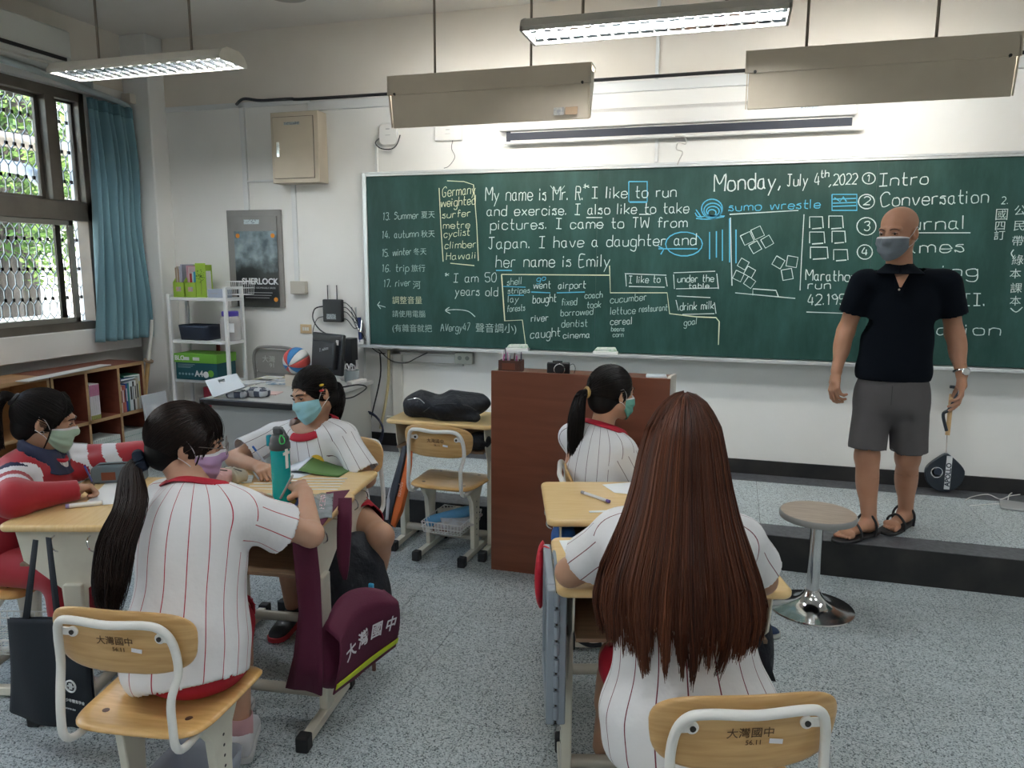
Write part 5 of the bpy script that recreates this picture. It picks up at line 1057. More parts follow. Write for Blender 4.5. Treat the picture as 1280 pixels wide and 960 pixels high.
        for x in ears:
            top = PP[2, -1 if x > 0 else 0]; bot = PP[-3, -1 if x > 0 else 0]
            for q in (top, bot):
                zz = .022 if q is top else -.036
                pts = [q, (q + A_((x * .080, .004, zz))) / 2 + A_((x * .006, 0, 0)), (x * .083, -.006, zz), (x * .081, -.022, zz * .8)]
                build('ear_loop', MB().tube(crv([s.w(p) - A_(parent.location) for p in pts], 4), .0013, 5), loopc, o if False else parent)
        return o
def hand(wr, d, nrm, curl, scale=1.0, side=1, thumb=.6, pinch=False):
    """wrist point, pointing direction, palm normal (towards the palm side); side=+1 right hand"""
    d = _n(d); nrm = _n(A_(nrm) - d * (A_(nrm) @ d)); t = np.cross(d, nrm) * side; s = scale; P = []; wr = A_(wr)     # t points to the thumb side
    P.append(C_(wr, wr + d * .045 * s, .021 * s, .024 * s, .015)); kn = []
    for i, (off, ln) in enumerate(((.028, .088), (.010, .092), (-.009, .088), (-.026, .080))):
        k_ = wr + d * ln * s + t * off * s; kn.append(k_); P.append(C_(wr + d * .025 * s + t * off * .55 * s, k_, .0125 * s, .0105 * s, .010))
    L = ((.040, .024, .020), (.045, .028, .021), (.041, .026, .020), (.032, .020, .018)); sp = (.10, .02, -.05, -.12)
    for i in range(4):
        p = kn[i]; a = 0; cr = curl[i] if hasattr(curl, '__len__') else curl; base = _n(d + t * sp[i])
        for j, l in enumerate(L[i]):
            a += cr * (.75, 1.05, .7)[j]; v = base * math.cos(a) + nrm * math.sin(a); q = p + v * l * s; r0 = (.0092, .0082, .0074)[j] * s; P.append(C_(p, q, r0, r0 * .9, .0035)); p = q
    p = wr + d * .022 * s + t * .022 * s; v = _n(d * .62 + t * .75 + nrm * .25 * (1 + thumb)); q = p + v * .040 * s; P.append(C_(p, q, .0135 * s, .011 * s, .010)); v2 = _n(d * .85 + t * (.35 - .5 * thumb) + nrm * .75 * thumb); r = q + v2 * .030 * s; P.append(C_(q, r, .0098 * s, .009 * s, .004)); v3 = _n(d * .9 + t * (.1 - .6 * thumb) + nrm * .7 * thumb); P.append(C_(r, r + v3 * .024 * s, .009 * s, .0075 * s, .003))
    return P
def loft(name, rings, m, parent, n=72, sub=8, expo=2.4, fold=.004, seed=0, solid=.003, uoff=0, wrap=True, taper_ref=None, mats=None, mif=None):
    """rings: (centre, right, fwd, rx, ry) ; uv.x = arc length from the back centre, uv.y = length along"""
    K = [np.concatenate([A_(r[0]), A_(r[1]), A_(r[2]), [r[3], r[4]]]) for r in rings]; T = []
    for i in range(len(K) - 1):
        g = lambda k: K[max(0, min(len(K) - 1, k))]
        for j in range(sub):
            t = j / sub; a, b, c, d = g(i - 1), g(i), g(i + 1), g(i + 2); T.append(.5 * ((2 * b) + (c - a) * t + (2 * a - 5 * b + 4 * c - d) * t * t + (3 * b - a - 3 * c + d) * t ** 3))
    T.append(K[-1]); T = np.array(T); th = np.linspace(-PI, PI, n + 1); rs = np.random.default_rng(seed); ph = rs.uniform(0, 6.28, 8); V = []; UV = []; vl = 0; pc = T[0][:3]
    for i, r in enumerate(T):
        c = r[:3]; vl += np.linalg.norm(c - pc); pc = c; e = 2 / expo; cs = -np.sin(th); sn = -np.cos(th)      # th=0 -> back (-fwd)
        x = np.sign(cs) * np.abs(cs) ** e * r[9]; y = np.sign(sn) * np.abs(sn) ** e * r[10]
        v = vl * 9; fo = fold * (np.sin(3 * th + v * 1.3 + ph[0]) + .8 * np.sin(5 * th - v * 1.9 + ph[1]) + .6 * np.sin(2 * th + v * 3.1 + ph[2]) + .55 * np.sin(9 * th + 1.1 * v + ph[3]) * np.sin(v * .7 + ph[4]) + .5 * np.sin(4 * v + 2 * np.sin(th * 2 + ph[5])))
        rr_ = np.hypot(x, y) + 1e-9; x = x * (1 + fo / rr_); y = y * (1 + fo / rr_)
        P = c + np.outer(x, r[3:6]) + np.outer(y, r[6:9]); V.append(P); seg = np.linalg.norm(np.diff(P, axis=0), axis=1); cum = np.concatenate([[0], np.cumsum(seg)]); UV.append(np.stack([cum - cum[n // 2] + uoff, np.full(n + 1, vl)], 1))
    m_ = len(T); V = np.concatenate(V); UV = np.concatenate(UV); w_ = n + 1
    Fq = np.array([(i * w_ + j, i * w_ + j + 1, (i + 1) * w_ + j + 1, (i + 1) * w_ + j) for i in range(m_ - 1) for j in range(n)])
    mi = None
    if mif: mi = [mif(UV[q].mean(0), (k // n) / (m_ - 1), (k % n) / n) for k, q in enumerate(Fq)]
    o = npmesh(name, V, Fq, m, parent, uv=UV, mats=mats, mi=mi)
    if solid: md = o.modifiers.new('solid', 'SOLIDIFY'); md.thickness = solid; md.offset = -1
    return o
def stripe_mat(name, base, line, pitch=.060, wd=.0028, off=.0):
    m = mat(name, base, .75, sheen=.15, bump=.45, bscale=9); t = m.node_tree; N = t.nodes; L = t.links; b = N['Principled BSDF']
    uv = N.new('ShaderNodeUVMap'); sp = N.new('ShaderNodeSeparateXYZ'); L.new(uv.outputs[0], sp.inputs[0])
    def M_(op, a, b_=None):
        n = N.new('ShaderNodeMath'); n.operation = op
        for i, x in enumerate((a, b_)):
            if x is None: continue
            if isinstance(x, (int, float)): n.inputs[i].default_value = x
            else: L.new(x, n.inputs[i])
        return n.outputs[0]
    a = M_('ADD', sp.outputs[0], 10 * pitch + off); f = M_('FRACT', M_('DIVIDE', a, pitch)); k = M_('LESS_THAN', M_('ABSOLUTE', M_('SUBTRACT', f, .5)), wd / pitch / 2)
    mx = N.new('ShaderNodeMixRGB'); L.new(k, mx.inputs[0]); mx.inputs[1].default_value = (*base, 1); mx.inputs[2].default_value = (*line, 1); L.new(mx.outputs[0], b.inputs['Base Color']); return m
SKF = mat('skin_fair', (.56, .33, .225), .5, col2=(.52, .29, .19), scale=9); SKT = mat('skin_tan', (.50, .26, .165), .48, col2=(.45, .22, .13), scale=8); SKL = mat('skin_mid', (.50, .29, .19), .5, col2=(.45, .25, .16), scale=8)
for m_ in (SKF, SKT, SKL): b = m_.node_tree.nodes['Principled BSDF']; b.inputs['Subsurface Weight'].default_value = .12; b.inputs['Subsurface Radius'].default_value = (.012, .005, .003)
STR = stripe_mat('pinstripe_cotton', (.74, .735, .74), (.17, .025, .045)); STR2 = stripe_mat('pinstripe_cotton_red', (.76, .75, .76), (.42, .03, .06)); STRD = stripe_mat('pinstripe_cotton_dark', (.72, .72, .73), (.085, .035, .055), .056, .0024)
REDC = mat('red_cotton', (.42, .010, .028), .7, bump=.1, bscale=100); REDJ = mat('red_tracksuit', (.36, .008, .020), .6, sheen=.2); NAVY = mat('navy_cloth', (.010, .015, .05), .65); WHC = mat('white_cloth', (.74, .72, .74), .65)
BROW = mat('brow_hair', (.02, .014, .012), .6)
def hairmat(name, c1, c2, rough=.42):
    m = mat(name, c1, rough, spec=.22); t = m.node_tree; N = t.nodes; L = t.links; b = N['Principled BSDF']; uv = N.new('ShaderNodeUVMap'); sp = N.new('ShaderNodeSeparateXYZ'); L.new(uv.outputs[0], sp.inputs[0])
    mx = N.new('ShaderNodeMixRGB'); L.new(sp.outputs[0], mx.inputs[0]); mx.inputs[1].default_value = (*c1, 1); mx.inputs[2].default_value = (*c2, 1); L.new(mx.outputs[0], b.inputs['Base Color']); return m
HBLK = hairmat('black_hair', (.004, .0035, .0035), (.016, .012, .011)); HDB = hairmat('dark_brown_hair', (.008, .005, .0045), (.030, .017, .013)); HBR = hairmat('chestnut_hair', (.022, .009, .007), (.17, .058, .029), .42)
HCAP = mat('hair_base_black', (.006, .0055, .0055), .6, spec=.2); HCAPB = mat('hair_base_chestnut', (.035, .013, .008), .6)
def strands(name, S_, w0, w1, m, parent, tone=None):
    """S_ (n,m,3) strand points -> thin three-sided tubes"""
    n, k, _ = S_.shape; T = np.gradient(S_, axis=1); T /= np.linalg.norm(T, axis=2, keepdims=True) + 1e-9; ref = A_((.3, .5, .8)); u = np.cross(T, ref); u /= np.linalg.norm(u, axis=2, keepdims=True) + 1e-9; v = np.cross(T, u)
    w = np.linspace(0, 1, k); w = np.where(w < .75, w0, w0 + (w1 - w0) * (w - .75) / .25)[None, :, None]; R3 = []
    for a in (0, 2.094, 4.189): R3.append(S_ + (u * math.cos(a) + v * math.sin(a)) * w)
    V = np.stack(R3, 2).reshape(-1, 3); i = np.arange(n)[:, None, None] * k * 3; j = np.arange(k - 1)[None, :, None] * 3; a = np.arange(3)[None, None, :]; b = (a + 1) % 3; base = i + j
    Fq = np.stack([base + a, base + b, base + 3 + b, base + 3 + a], -1).reshape(-1, 4); tn = RNG.uniform(0, 1, n) ** 1.6 if tone is None else tone; uv = np.zeros((n * k * 3, 2)); uv[:, 0] = np.repeat(tn, k * 3)
    return npmesh(name, V, Fq, m, parent, uv=uv)
HR = A_((.0835, .105, .098)); HC = A_((0, -.014, .022))      # hair ellipsoid in head space
def cap_mesh(H, m, parent, grow=0., low=-.035, ear=True, face=(.100, .078, .092), fz=-.047):
    P = [H.e(HC, HR + grow - .002, .01), H.e((0, -.055, -.045), (.060, .052, .05), .03)]
    P += [H.e((0, .103, fz), face, .006, True)]
    if ear: P += [H.e((x * .088, .004, -.016), (.026, .024, .036), .006, True) for x in (-1, 1)]
    P += [H.e((0, .065, -.165), (.25, .135, .112), .008, True)]
    if low > -.04: pass
    lo = H.c - .16 * H.s; hi = H.c + .16 * H.s; return skin_mesh('hair_cap', P, [(lo, hi, .0045)], m, parent)
def scalp(H, tie, n, m, parent, w=.0011, lift=.002, kk=12, low=-.05, fz=-.047, face=(.100, .078, .092), ear=True):
    """strands combed over the head from the hairline to the tie point (head space)"""
    tie = A_(tie); D = []
    while len(D) < n:
        d = RNG.normal(size=(n * 3, 3)); d /= np.linalg.norm(d, axis=1, keepdims=True); p = HC + d * HR; f = np.linalg.norm((p - A_((0, .103, fz))) / A_(face), axis=1) > 1.0; f &= np.linalg.norm((p - A_((0, .065, -.165))) / A_((.25, .135, .112)), axis=1) > 1.0
        if ear: f &= np.minimum(*[np.linalg.norm((p - A_((x * .088, .004, -.016))) / A_((.024, .022, .034)), axis=1) for x in (-1, 1)]) > 1
        D += list(d[f])
    D = np.array(D[:n]); td = _n((tie - HC) / HR); t = np.linspace(0, 1, kk); om = np.arccos(np.clip(D @ td, -1, 1))[:, None]; so = np.sin(om) + 1e-6
    S_ = (np.sin((1 - t) * om) / so)[..., None] * D[:, None] + (np.sin(t * om) / so)[..., None] * td; rad = 1 + RNG.uniform(.0, lift / .09, n)[:, None, None] * np.sin(PI * t * .9 + .2)[None, :, None]
    P = HC + S_ * HR * rad; L = P[:, -1:] * 0 + tie; P = np.concatenate([P, L], 1); return strands('scalp_hair', H.wn(P.reshape(-1, 3)).reshape(P.shape), w, w * .8, m, parent)
def tail(name, guide, rad, n, m, parent, w=.0012, kk=22, flat=.6, wav=.012, clump=7, cut=.25, side=None):
    """ponytail along world-space guide points with radius profile"""
    g = np.array([list(p) for p in crv(guide, 8)]); L_ = np.linspace(0, 1, len(g)); t = np.linspace(0, 1, kk); G_ = np.stack([np.interp(t, L_, g[:, i]) for i in range(3)], 1); r = np.interp(t, np.linspace(0, 1, len(rad)), rad)
    T = np.gradient(G_, axis=0); T /= np.linalg.norm(T, axis=1, keepdims=True); sd_ = A_(side) if side is not None else A_((1, 0, 0)); u = sd_ - T * (T @ sd_)[:, None]; u /= np.linalg.norm(u, axis=1, keepdims=True); v = np.cross(T, u)
    a = RNG.uniform(0, 2 * PI, n); q = np.sqrt(RNG.uniform(.15, 1, n)); ca = RNG.uniform(0, 2 * PI, clump); cq = np.sqrt(RNG.uniform(.1, 1, clump)); ci = RNG.integers(0, clump, n); mixw = (t ** 2.2 * .62)[None]
    X = (np.cos(a) * q)[:, None] * (1 - mixw) + (np.cos(ca) * cq)[ci][:, None] * mixw; Y = (np.sin(a) * q)[:, None] * (1 - mixw) + (np.sin(ca) * cq)[ci][:, None] * mixw
    ph = RNG.uniform(0, 6.28, n)[:, None]; X = X * r + wav * .4 * np.sin(t * 7 + ph) * t; Y = Y * r * flat + wav * .25 * np.sin(t * 6 + ph * 2) * t
    S_ = G_[None] + X[..., None] * u[None] + Y[..., None] * v[None]; ln = 1 - cut * RNG.uniform(0, 1, n) ** 2 * .8; ts = t[None] * ln[:, None]; out = np.empty_like(S_); fi = ts * (kk - 1); i0 = np.clip(np.floor(fi).astype(int), 0, kk - 2); fr = (fi - i0)[..., None]; ar = np.arange(n)[:, None]
    out = S_[ar, i0] * (1 - fr) + S_[ar, i0 + 1] * fr
    return strands(name, out, w, w * .35, m, parent)
def shoe(parent, heel, toe, m, sole, name='shoe', h=.085, w=.042, seed=0):
    heel = A_(heel); toe = A_(toe); d = toe - heel; L = np.linalg.norm(d[:2]); d = _n(d); sdv = _n(np.cross(d, (0, 0, 1))); up = np.cross(sdv, d)
    secs = [(.0, .028, .050), (.06, .036, h * .95), (.22, .037, h), (.38, .039, h * .92), (.55, .042, h * .68), (.75, .045, h * .52), (.90, .038, h * .42), (.99, .018, h * .28)]
    V = []; n = 18
    for t, ww, hh in secs:
        for j in range(n): a = 2 * PI * j / n; x = math.cos(a); z = math.sin(a); V.append(heel + d * t * L + sdv * math.copysign(abs(x) ** .8, x) * ww * w / .042 + up * (.016 + (hh - .016) * .5 * (1 + math.copysign(abs(z) ** .75, z))) - A_(parent.location))
    F_q = [(i * n + j, i * n + (j + 1) % n, (i + 1) * n + (j + 1) % n, (i + 1) * n + j) for i in range(len(secs) - 1) for j in range(n)] + [tuple(range(n)), tuple((len(secs) - 1) * n + j for j in range(n))]
    s_ = build(name, MB().add([tuple(v) for v in V], F_q), m, parent, ang=70, subd=1); V = []; out = [(.0, .024), (.03, .034), (.25, .038), (.5, .040), (.75, .046), (.9, .040), (.98, .024), (1.01, .0)]
    pts = [(t * L, ww * w / .042) for t, ww in out] + [(t * L, -ww * w / .042) for t, ww in out[::-1][1:]]
    for zz in (0, .022): V += [tuple(heel + d * a + sdv * b + up * zz - A_(parent.location)) for a, b in pts]
    k = len(pts); build('sole', MB().add(V, [tuple(range(k - 1, -1, -1)), tuple(range(k, 2 * k))] + [(i, (i + 1) % k, k + (i + 1) % k, k + i) for i in range(k)]), sole, s_, bev=.003); return s_
def person(label, loc): return thing('person', label, 'person', loc)
def box_of(pts, m): P = np.array([A_(p) for p in pts]); return P.min(0) - m, P.max(0) + m
def foldnoise(g, seed, amp):
    rs = np.random.default_rng(seed); o = np.zeros(len(g))
    for f_, a_ in ((9, .5), (14, .5), (22, .45), (34, .3)):
        for _ in range(3):
            w_ = rs.normal(size=3); w_ /= np.linalg.norm(w_); w_[2] *= .55; ph = rs.uniform(0, 6.28); o += a_ * np.sin(g @ w_ * f_ + ph + 1.2 * np.sin(g @ rs.normal(size=3) * 5))
    return o * amp
def cloth(name, prims, m, parent, h=.008, cuts=(), fold=.0022, seed=0, uvf=None, solid=.003, matf=None, mats=None, folds=None):
    """clothing surface from fat distance-field shapes, cut open at hems: cuts = (point, outward normal, reach)"""
    bb = [pbox(p) for p in prims if not p[3]]; lo = np.min([b[0] for b in bb], 0) - 2 * h - .01; hi = np.max([b[1] for b in bb], 0) + 2 * h + .01; cuts = [(A_(p), _n(n), r) for p, n, r in cuts]
    def post(F, g):
        nz = np.abs(F) < .05; F = F.copy(); F[nz] += foldnoise(g[nz], seed, fold) + (folds(g[nz]) if folds else 0)
        for p, n, r in cuts: q = (g - p) @ n; s_ = np.linalg.norm(g - p, axis=1) < r; F = np.where(s_, np.maximum(F, q), F)
        return F
    V, Q = nets(prims, lo, hi, h, post); c = V[Q].mean(1); e1 = V[Q[:, 1]] - V[Q[:, 0]]; e2 = V[Q[:, 3]] - V[Q[:, 0]]; N_ = np.cross(e1, e2); N_ /= np.linalg.norm(N_, axis=1, keepdims=True) + 1e-12; keep = np.ones(len(Q), bool)
    for p, n, r in cuts: keep &= ~((np.abs((c - p) @ n) < .55 * h) & (np.linalg.norm(c - p, axis=1) < r) & (np.abs(N_ @ n) > .6))
    Q = Q[keep]; c = c[keep]; nb = np.zeros_like(V); ct = np.zeros(len(V))
    for _ in range(2):      # light relaxation
        nb[:] = 0; ct[:] = 0
        for a, b in ((0, 1), (1, 2), (2, 3), (3, 0)): np.add.at(nb, Q[:, a], V[Q[:, b]]); np.add.at(nb, Q[:, b], V[Q[:, a]]); np.add.at(ct, Q[:, a], 1); np.add.at(ct, Q[:, b], 1)
        k = ct >= 8; V = V.copy(); V[k] = .5 * V[k] + .5 * nb[k] / ct[k][:, None]
    used = np.unique(Q); mp = np.zeros(len(V), int); mp[used] = np.arange(len(used)); V = V[used]; Q = mp[Q]; mi = None
    if matf: mi = matf(c)
    o = npmesh(name, V, Q, m, parent, mats=mats, mi=mi)
    if uvf: u = o.data.uv_layers.new(name='UVMap'); u.data.foreach_set('uv', uvf(V[Q], c).reshape(-1, 2).astype(np.float32).ravel())
    if solid: md = o.modifiers.new('solid', 'SOLIDIFY'); md.thickness = solid; md.offset = -1
    return o
def shirt_uv(cen, Rm, rx, ry, arms, mean=.168, ua=.02, fr=1):
    """cen: point on the spine axis, Rm: right/fwd/up frame; arms: (a, b, seam point, seam normal); uv per face corner"""
    def f(VQ, c):
        l = (VQ - cen) @ Rm; th = np.arctan2(l[..., 0] / rx, -fr * l[..., 1] / ry); lc = (c - cen) @ Rm; tc = np.arctan2(lc[:, 0] / rx, -fr * lc[:, 1] / ry)[:, None]
        th = th + 2 * PI * np.round((tc - th) / (2 * PI)); u = th * mean; v = l[..., 2]; out = np.stack([u, v], -1)
        for a, b, sp, sn in arms:
            d = _n(b - a); m_ = ((c - sp) @ sn > 0) & (np.linalg.norm(c - (a + b) / 2, axis=1) < .26) & (np.linalg.norm((c - a) - ((c - a) @ d)[:, None] * d, axis=1) < .105); r = _n(np.cross(d, (0, 0, 1))); q = np.cross(r, d); w_ = VQ[m_] - a; wc = c[m_] - a
            t = np.arctan2(w_ @ r, w_ @ q); t0 = np.arctan2(wc @ r, wc @ q)[:, None]; t = t + 2 * PI * np.round((t0 - t) / (2 * PI)); out[m_] = np.stack([t * .075 + ua, w_ @ d], -1)
        return out
    return f

from mathutils.bvhtree import BVHTree
def surf(o, px, py):      # the point of object o seen at a photo pixel, with its normal
    dg = bpy.context.evaluated_depsgraph_get(); dg.update(); me = o.data; mw = o.matrix_world; V = [mw @ v.co for v in me.vertices]; tr_ = BVHTree.FromPolygons(V, [tuple(p.vertices) for p in me.polygons])
    p, n, i, d = tr_.ray_cast(Vector(EYE.tolist()), Vector(ray(px, py).tolist()).normalized())
    if p is not None and n.dot(p - Vector(EYE.tolist())) > 0: n = -n
    return p, n
# ================================================================ the teacher
def torso(label_name, P, rings_spec, right, mt, parent, **k): pass
def limb(a, b, c, ra, rb, rc, k=.03): return [C_(a, b, ra, rb, k), C_(b, c, rb * .98, rc, k)]
T = person('bald man in black polo shirt, grey shorts and grey face mask standing on the stage', (.80, 4.25, SZ))
fw = A_((-.22, -.975, 0)); rt = _n(np.cross(fw, (0, 0, 1)))       # his right is to the picture's left
HT = Head((.768, 4.20, 1.768), (-.60, -.78, -.10), sc=1.08, male=True)
shA, shB = A_((.632, 4.235, 1.515)), A_((1.02, 4.25, 1.515)); elA, elB = A_((.572, 4.27, 1.262)), A_((1.085, 4.29, 1.265)); wrA, wrB = A_((.532, 4.20, 1.062)), A_((1.118, 4.22, 1.068))
hpA, hpB = A_((.715, 4.25, .94)), A_((.90, 4.27, .94)); knA, knB = A_((.715, 4.225, .605)), A_((.925, 4.30, .60)); anA, anB = A_((.745, 4.19, .26)), A_((.985, 4.40, .265))
anB = A_((.965, 4.42, .262)); nk = A_((.80, 4.245, 1.575))
B = HT.prims() + [C_(nk + A_((0, .01, -.05)), HT.w((0, -.02, -.06)), .066, .057, .03), C_((.66, 4.25, 1.51), (.99, 4.26, 1.51), .05, .05, .03), E_((.815, 4.26, 1.36), (.115, .075, .15), k=.03), E_((.81, 4.265, 1.03), (.12, .08, .15), k=.04)]
B += limb(shA, elA, wrA, .050, .041, .027) + limb(shB, elB, wrB, .050, .041, .027) + [E_(elA * .55 + wrA * .45 + A_((0, 0, .02)), (.038, .039, .075), k=.03), E_(elB * .55 + wrB * .45 + A_((0, 0, .02)), (.038, .039, .075), k=.03)]
dA = _n((-.10, -.28, -1)); dB = _n((.02, -.25, -1))
B += hand(wrA + A_((0, -.005, -.01)), dA, (.75, .45, -.2), (.55, .7, .75, .8), 1.05, -1, .8) + hand(wrB + A_((0, -.005, -.01)), dB, (-.85, .2, -.1), (.35, .42, .5, .55), 1.05, 1, .55)
B += limb(hpA, knA, anA, .072, .058, .036) + limb(hpB, knB, anB, .072, .058, .036)
for k_, a_ in ((knA, anA), (knB, anB)): m_ = k_ * .66 + a_ * .34; B += [E_(m_ + A_((0, .022, 0)), (.053, .056, .12), k=.03), E_(k_ + A_((-.01, -.03, .0)), (.045, .03, .05), k=.02)]
toeA, toeB = A_((.585, 4.02, SZ + .035)), A_((.845, 4.235, SZ + .035))
for an, toe in ((anA, toeA), (anB, toeB)):
    f = _n((toe - an) * (1, 1, 0)); hl = an * (1, 1, 0) + A_((0, 0, SZ + .05)) - f * .035; sdv = np.cross(f, (0, 0, 1)); ball = A_((*(toe[:2] - f[:2] * .055), SZ + .038))
    B += [C_(an, hl + f * .03 + A_((0, 0, .01)), .036, .036, .02), C_(hl, hl + f * .05, .030, .034, .02), C_(hl + f * .05 + A_((0, 0, .01)), ball, .032, .022, .02), C_(ball - sdv * .025, ball + sdv * .028, .020, .018, .015)]
    for i in range(5): o_ = (-.036, -.016, .001, .017, .032)[i] * (1 if an is anB else -1) ; L_ = (.046, .044, .038, .032, .024)[i]; r_ = (.0125, .009, .0085, .008, .0075)[i]; st = ball + sdv * o_ * .95 + A_((0, 0, -.004)); B.append(C_(st, st + f * L_ + A_((0, 0, -.008)), r_, r_ * .9, .004))
bx = [(HT.c - .17, HT.c + A_((.17, .17, .17)), .0042), ((.4, 3.9, .86), (.66, 4.5, 1.12), .0036), ((1.0, 3.9, .86), (1.3, 4.5, 1.12), .0036), ((.4, 3.9, 1.12), (1.3, 4.6, 1.598), .009), ((.4, 3.9, .5), (1.2, 4.6, .86), .009), ((.4, 3.8, SZ), (1.2, 4.7, .30), .0045), ((.4, 3.8, .30), (1.2, 4.7, .5), .006)]
bx[0] = ((.5, 4.0, 1.598), (1.0, 4.4, 2.0), .0042)
skin_mesh('body', B, bx, SKT, T)
HT.face(T, SKT, mat('brow_grey', (.10, .05, .035), .7)); MG = mat('grey_mask', (.17, .20, .23), .75, bump=.1, bscale=60); HT.mask(T, HT.prims(), MG, WHC, WHC)
POLO = mat('black_polo', (.004, .006, .010), .9, bump=.1, bscale=120, spec=.12); dn = A_((0, 0, 1))
ar = lambda c, rx, ry, r=None, f=None: (c, rt if r is None else r, fw if f is None else f, rx, ry)
fold_ = .0045
PP_ = [E_((.818, 4.255, 1.40), (.185, .122, .15), k=.05), E_((.815, 4.26, 1.22), (.172, .122, .16), k=.07), E_((.812, 4.262, 1.06), (.182, .132, .13), k=.08), C_(shA + A_((.03, .01, 0)), shB + A_((-.03, .01, 0)), .068, .068, .05), C_(shA + A_((.06, 0, .01)), nk + A_((0, 0, -.03)), .05, .066, .04), C_(shB + A_((-.06, 0, .01)), nk + A_((0, 0, -.03)), .05, .066, .04),
  C_(shA, shA * .3 + elA * .7 + A_((-.005, 0, -.01)), .070, .068, .03), C_(shB, shB * .3 + elB * .7 + A_((.005, 0, -.01)), .070, .068, .03)]
ca, cb = shA * .42 + elA * .58 + A_((-.005, 0, -.01)), shB * .42 + elB * .58 + A_((.005, 0, -.01))
cloth('polo_shirt', PP_, POLO, T, .008, [((.812, 4.26, 1.018), (0, 0, -1), .4), (ca, _n(elA - shA), .12), (cb, _n(elB - shB), .12), (nk + A_((-.004, 0, .012)), (-.05, -.18, 1), .12)], .0021, 3)
def sleeve(name, a, b, end, r0, r1, m, parent, seed=0, fold=.0025, uoff=.02, expo=2.0, ref=(0, 0, 1), mats=None, mif=None, sub=7, squash=1.0):
    a, b, end = A_(a), A_(b), A_(end); R_ = []
    for t in np.linspace(0, 1, 5):
        c = a * (1 - t) ** 2 + 2 * b * t * (1 - t) + end * t * t; d = _n(2 * (1 - t) * (b - a) + 2 * t * (end - b)); r = _n(np.cross(d, A_(ref))); f = np.cross(r, d); R_.append((c, r, f, (r0 + (r1 - r0) * t) * squash, r0 + (r1 - r0) * t))
    return loft(name, R_, m, parent, n=40, sub=sub, expo=expo, fold=fold, seed=seed, solid=.0025, uoff=uoff, mats=mats, mif=mif)
loft('collar', [ar(nk + A_((-.004, .0, .040)), .066, .062), ar(nk + A_((-.004, -.002, .030)), .072, .070), ar(nk + A_((-.004, -.014, -.008)), .116, .108)], POLO, T, n=48, fold=.001, solid=.004)
pk = MB()
build('placket', MB().prism([(-.017, 0), (.017, 0), (.030, .085), (-.030, .085)], -.003, .003, Matrix.Rotation(PI / 2, 4, 'X')), POLO, T, bev=.002).matrix_local = frame(A_((.782, 4.128, 1.46)) - A_(T.location), rt, (0, .28, 1)) @ Matrix.Rotation(-PI / 2, 4, 'X')
build('neck_opening', MB().prism([(-.004, .0), (.004, .0), (.034, .075), (-.034, .075)], -.001, .003), SKT, T).matrix_local = frame(A_((.786, 4.121, 1.50)) - A_(T.location), -rt, (0, .42, 1))
build('button', MB().lathe([(.005, 0), (.005, .002), (.003, .003)], n=12), mat('button', (.5, .45, .35), .4), T).matrix_local = frame(A_((.781, 4.122, 1.488)) - A_(T.location), -rt, (0, .3, 1))
SHT = mat('grey_shorts_cotton', (.085, .078, .080), .8, col2=(.10, .092, .094), scale=5, bump=.25, bscale=25); f2 = fw
hA, hB = hpA + A_((.005, .01, 0)), hpB
PS = [E_((.812, 4.262, 1.0), (.168, .122, .10), k=.04), E_((.812, 4.268, .90), (.178, .130, .12), k=.06), C_(hA + A_((.01, 0, 0)), knA + A_((-.006, -.004, 0)), .098, .090, .025), C_(hB + A_((-.01, 0, 0)), knB + A_((.004, -.02, 0)), .098, .090, .025)]
cloth('shorts', PS, SHT, T, .008, [((.715, 4.22, .650), _n(knA - hA), .14), ((.915, 4.28, .638), _n(knB - hB), .14), ((.812, 4.26, 1.06), (0, 0, 1), .25)], .0024, 9)
build('fly_seam', MB().box((0, 0, 0), (.003, .002, .10)), mat('seam_dark', (.04, .037, .04), .8), T, loc=tuple(A_((.79, 4.128, .955)) - A_(T.location)))
SAN = mat('black_sandal', (.012, .012, .013), .55)
for an, toe in ((anA, toeA), (anB, toeB)):
    f = _n((toe - an) * (1, 1, 0)); hl = an * (1, 1, 0) + A_((0, 0, SZ)) - f * .075; sdv = np.cross(f, (0, 0, 1)); L_ = np.linalg.norm((toe - hl)[:2]) + .035; pts = [(0, 0), (.0, .028), (.04, .042), (.12, .045), (.19, .054), (.245, .048), (.27, .026), (.276, 0)]; pts = [(x * L_ / .27, y) for x, y in pts]; pts += [(x, -y) for x, y in pts[::-1][1:-1]]
    V = [tuple(hl + f * a + sdv * b + A_((0, 0, z)) - A_(T.location)) for z in (0.001, .018) for a, b in pts]; k = len(pts)
    s_ = build('sandal', MB().add(V, [tuple(range(k - 1, -1, -1)), tuple(range(k, 2 * k))] + [(i, (i + 1) % k, k + (i + 1) % k, k + i) for i in range(k)]), SAN, T, bev=.004)
    for a0, a1, h in ((.175, .205, .080), (.105, .085, .122)):
        P = [hl + f * a0 + sdv * .050 + A_((0, 0, .006)), hl + f * a0 + sdv * .050 + A_((0, 0, h * .6)), hl + f * (a0 * .6 + a1 * .4) + sdv * .014 + A_((0, 0, h)), hl + f * (a0 * .4 + a1 * .6) - sdv * .014 + A_((0, 0, h)), hl + f * a1 - sdv * .050 + A_((0, 0, h * .6)), hl + f * a1 - sdv * .050 + A_((0, 0, .006))]
        build('strap', MB().tube(crv([p - A_(T.location) for p in P], 5), .0065, 8), SAN, s_)
wa = wrB * .92 + elB * .08; d_ = _n(wrB - elB); r_ = _n(np.cross(d_, (0, 1, 0))); q_ = np.cross(d_, r_)
wt = build('wrist_watch', MB().tube([tuple(wa + (r_ * math.cos(a) * .034 + q_ * math.sin(a) * .032) - A_(T.location)) for a in [2 * PI * j / 24 for j in range(24)]], .006, 8, closed=True), CHROME, T)
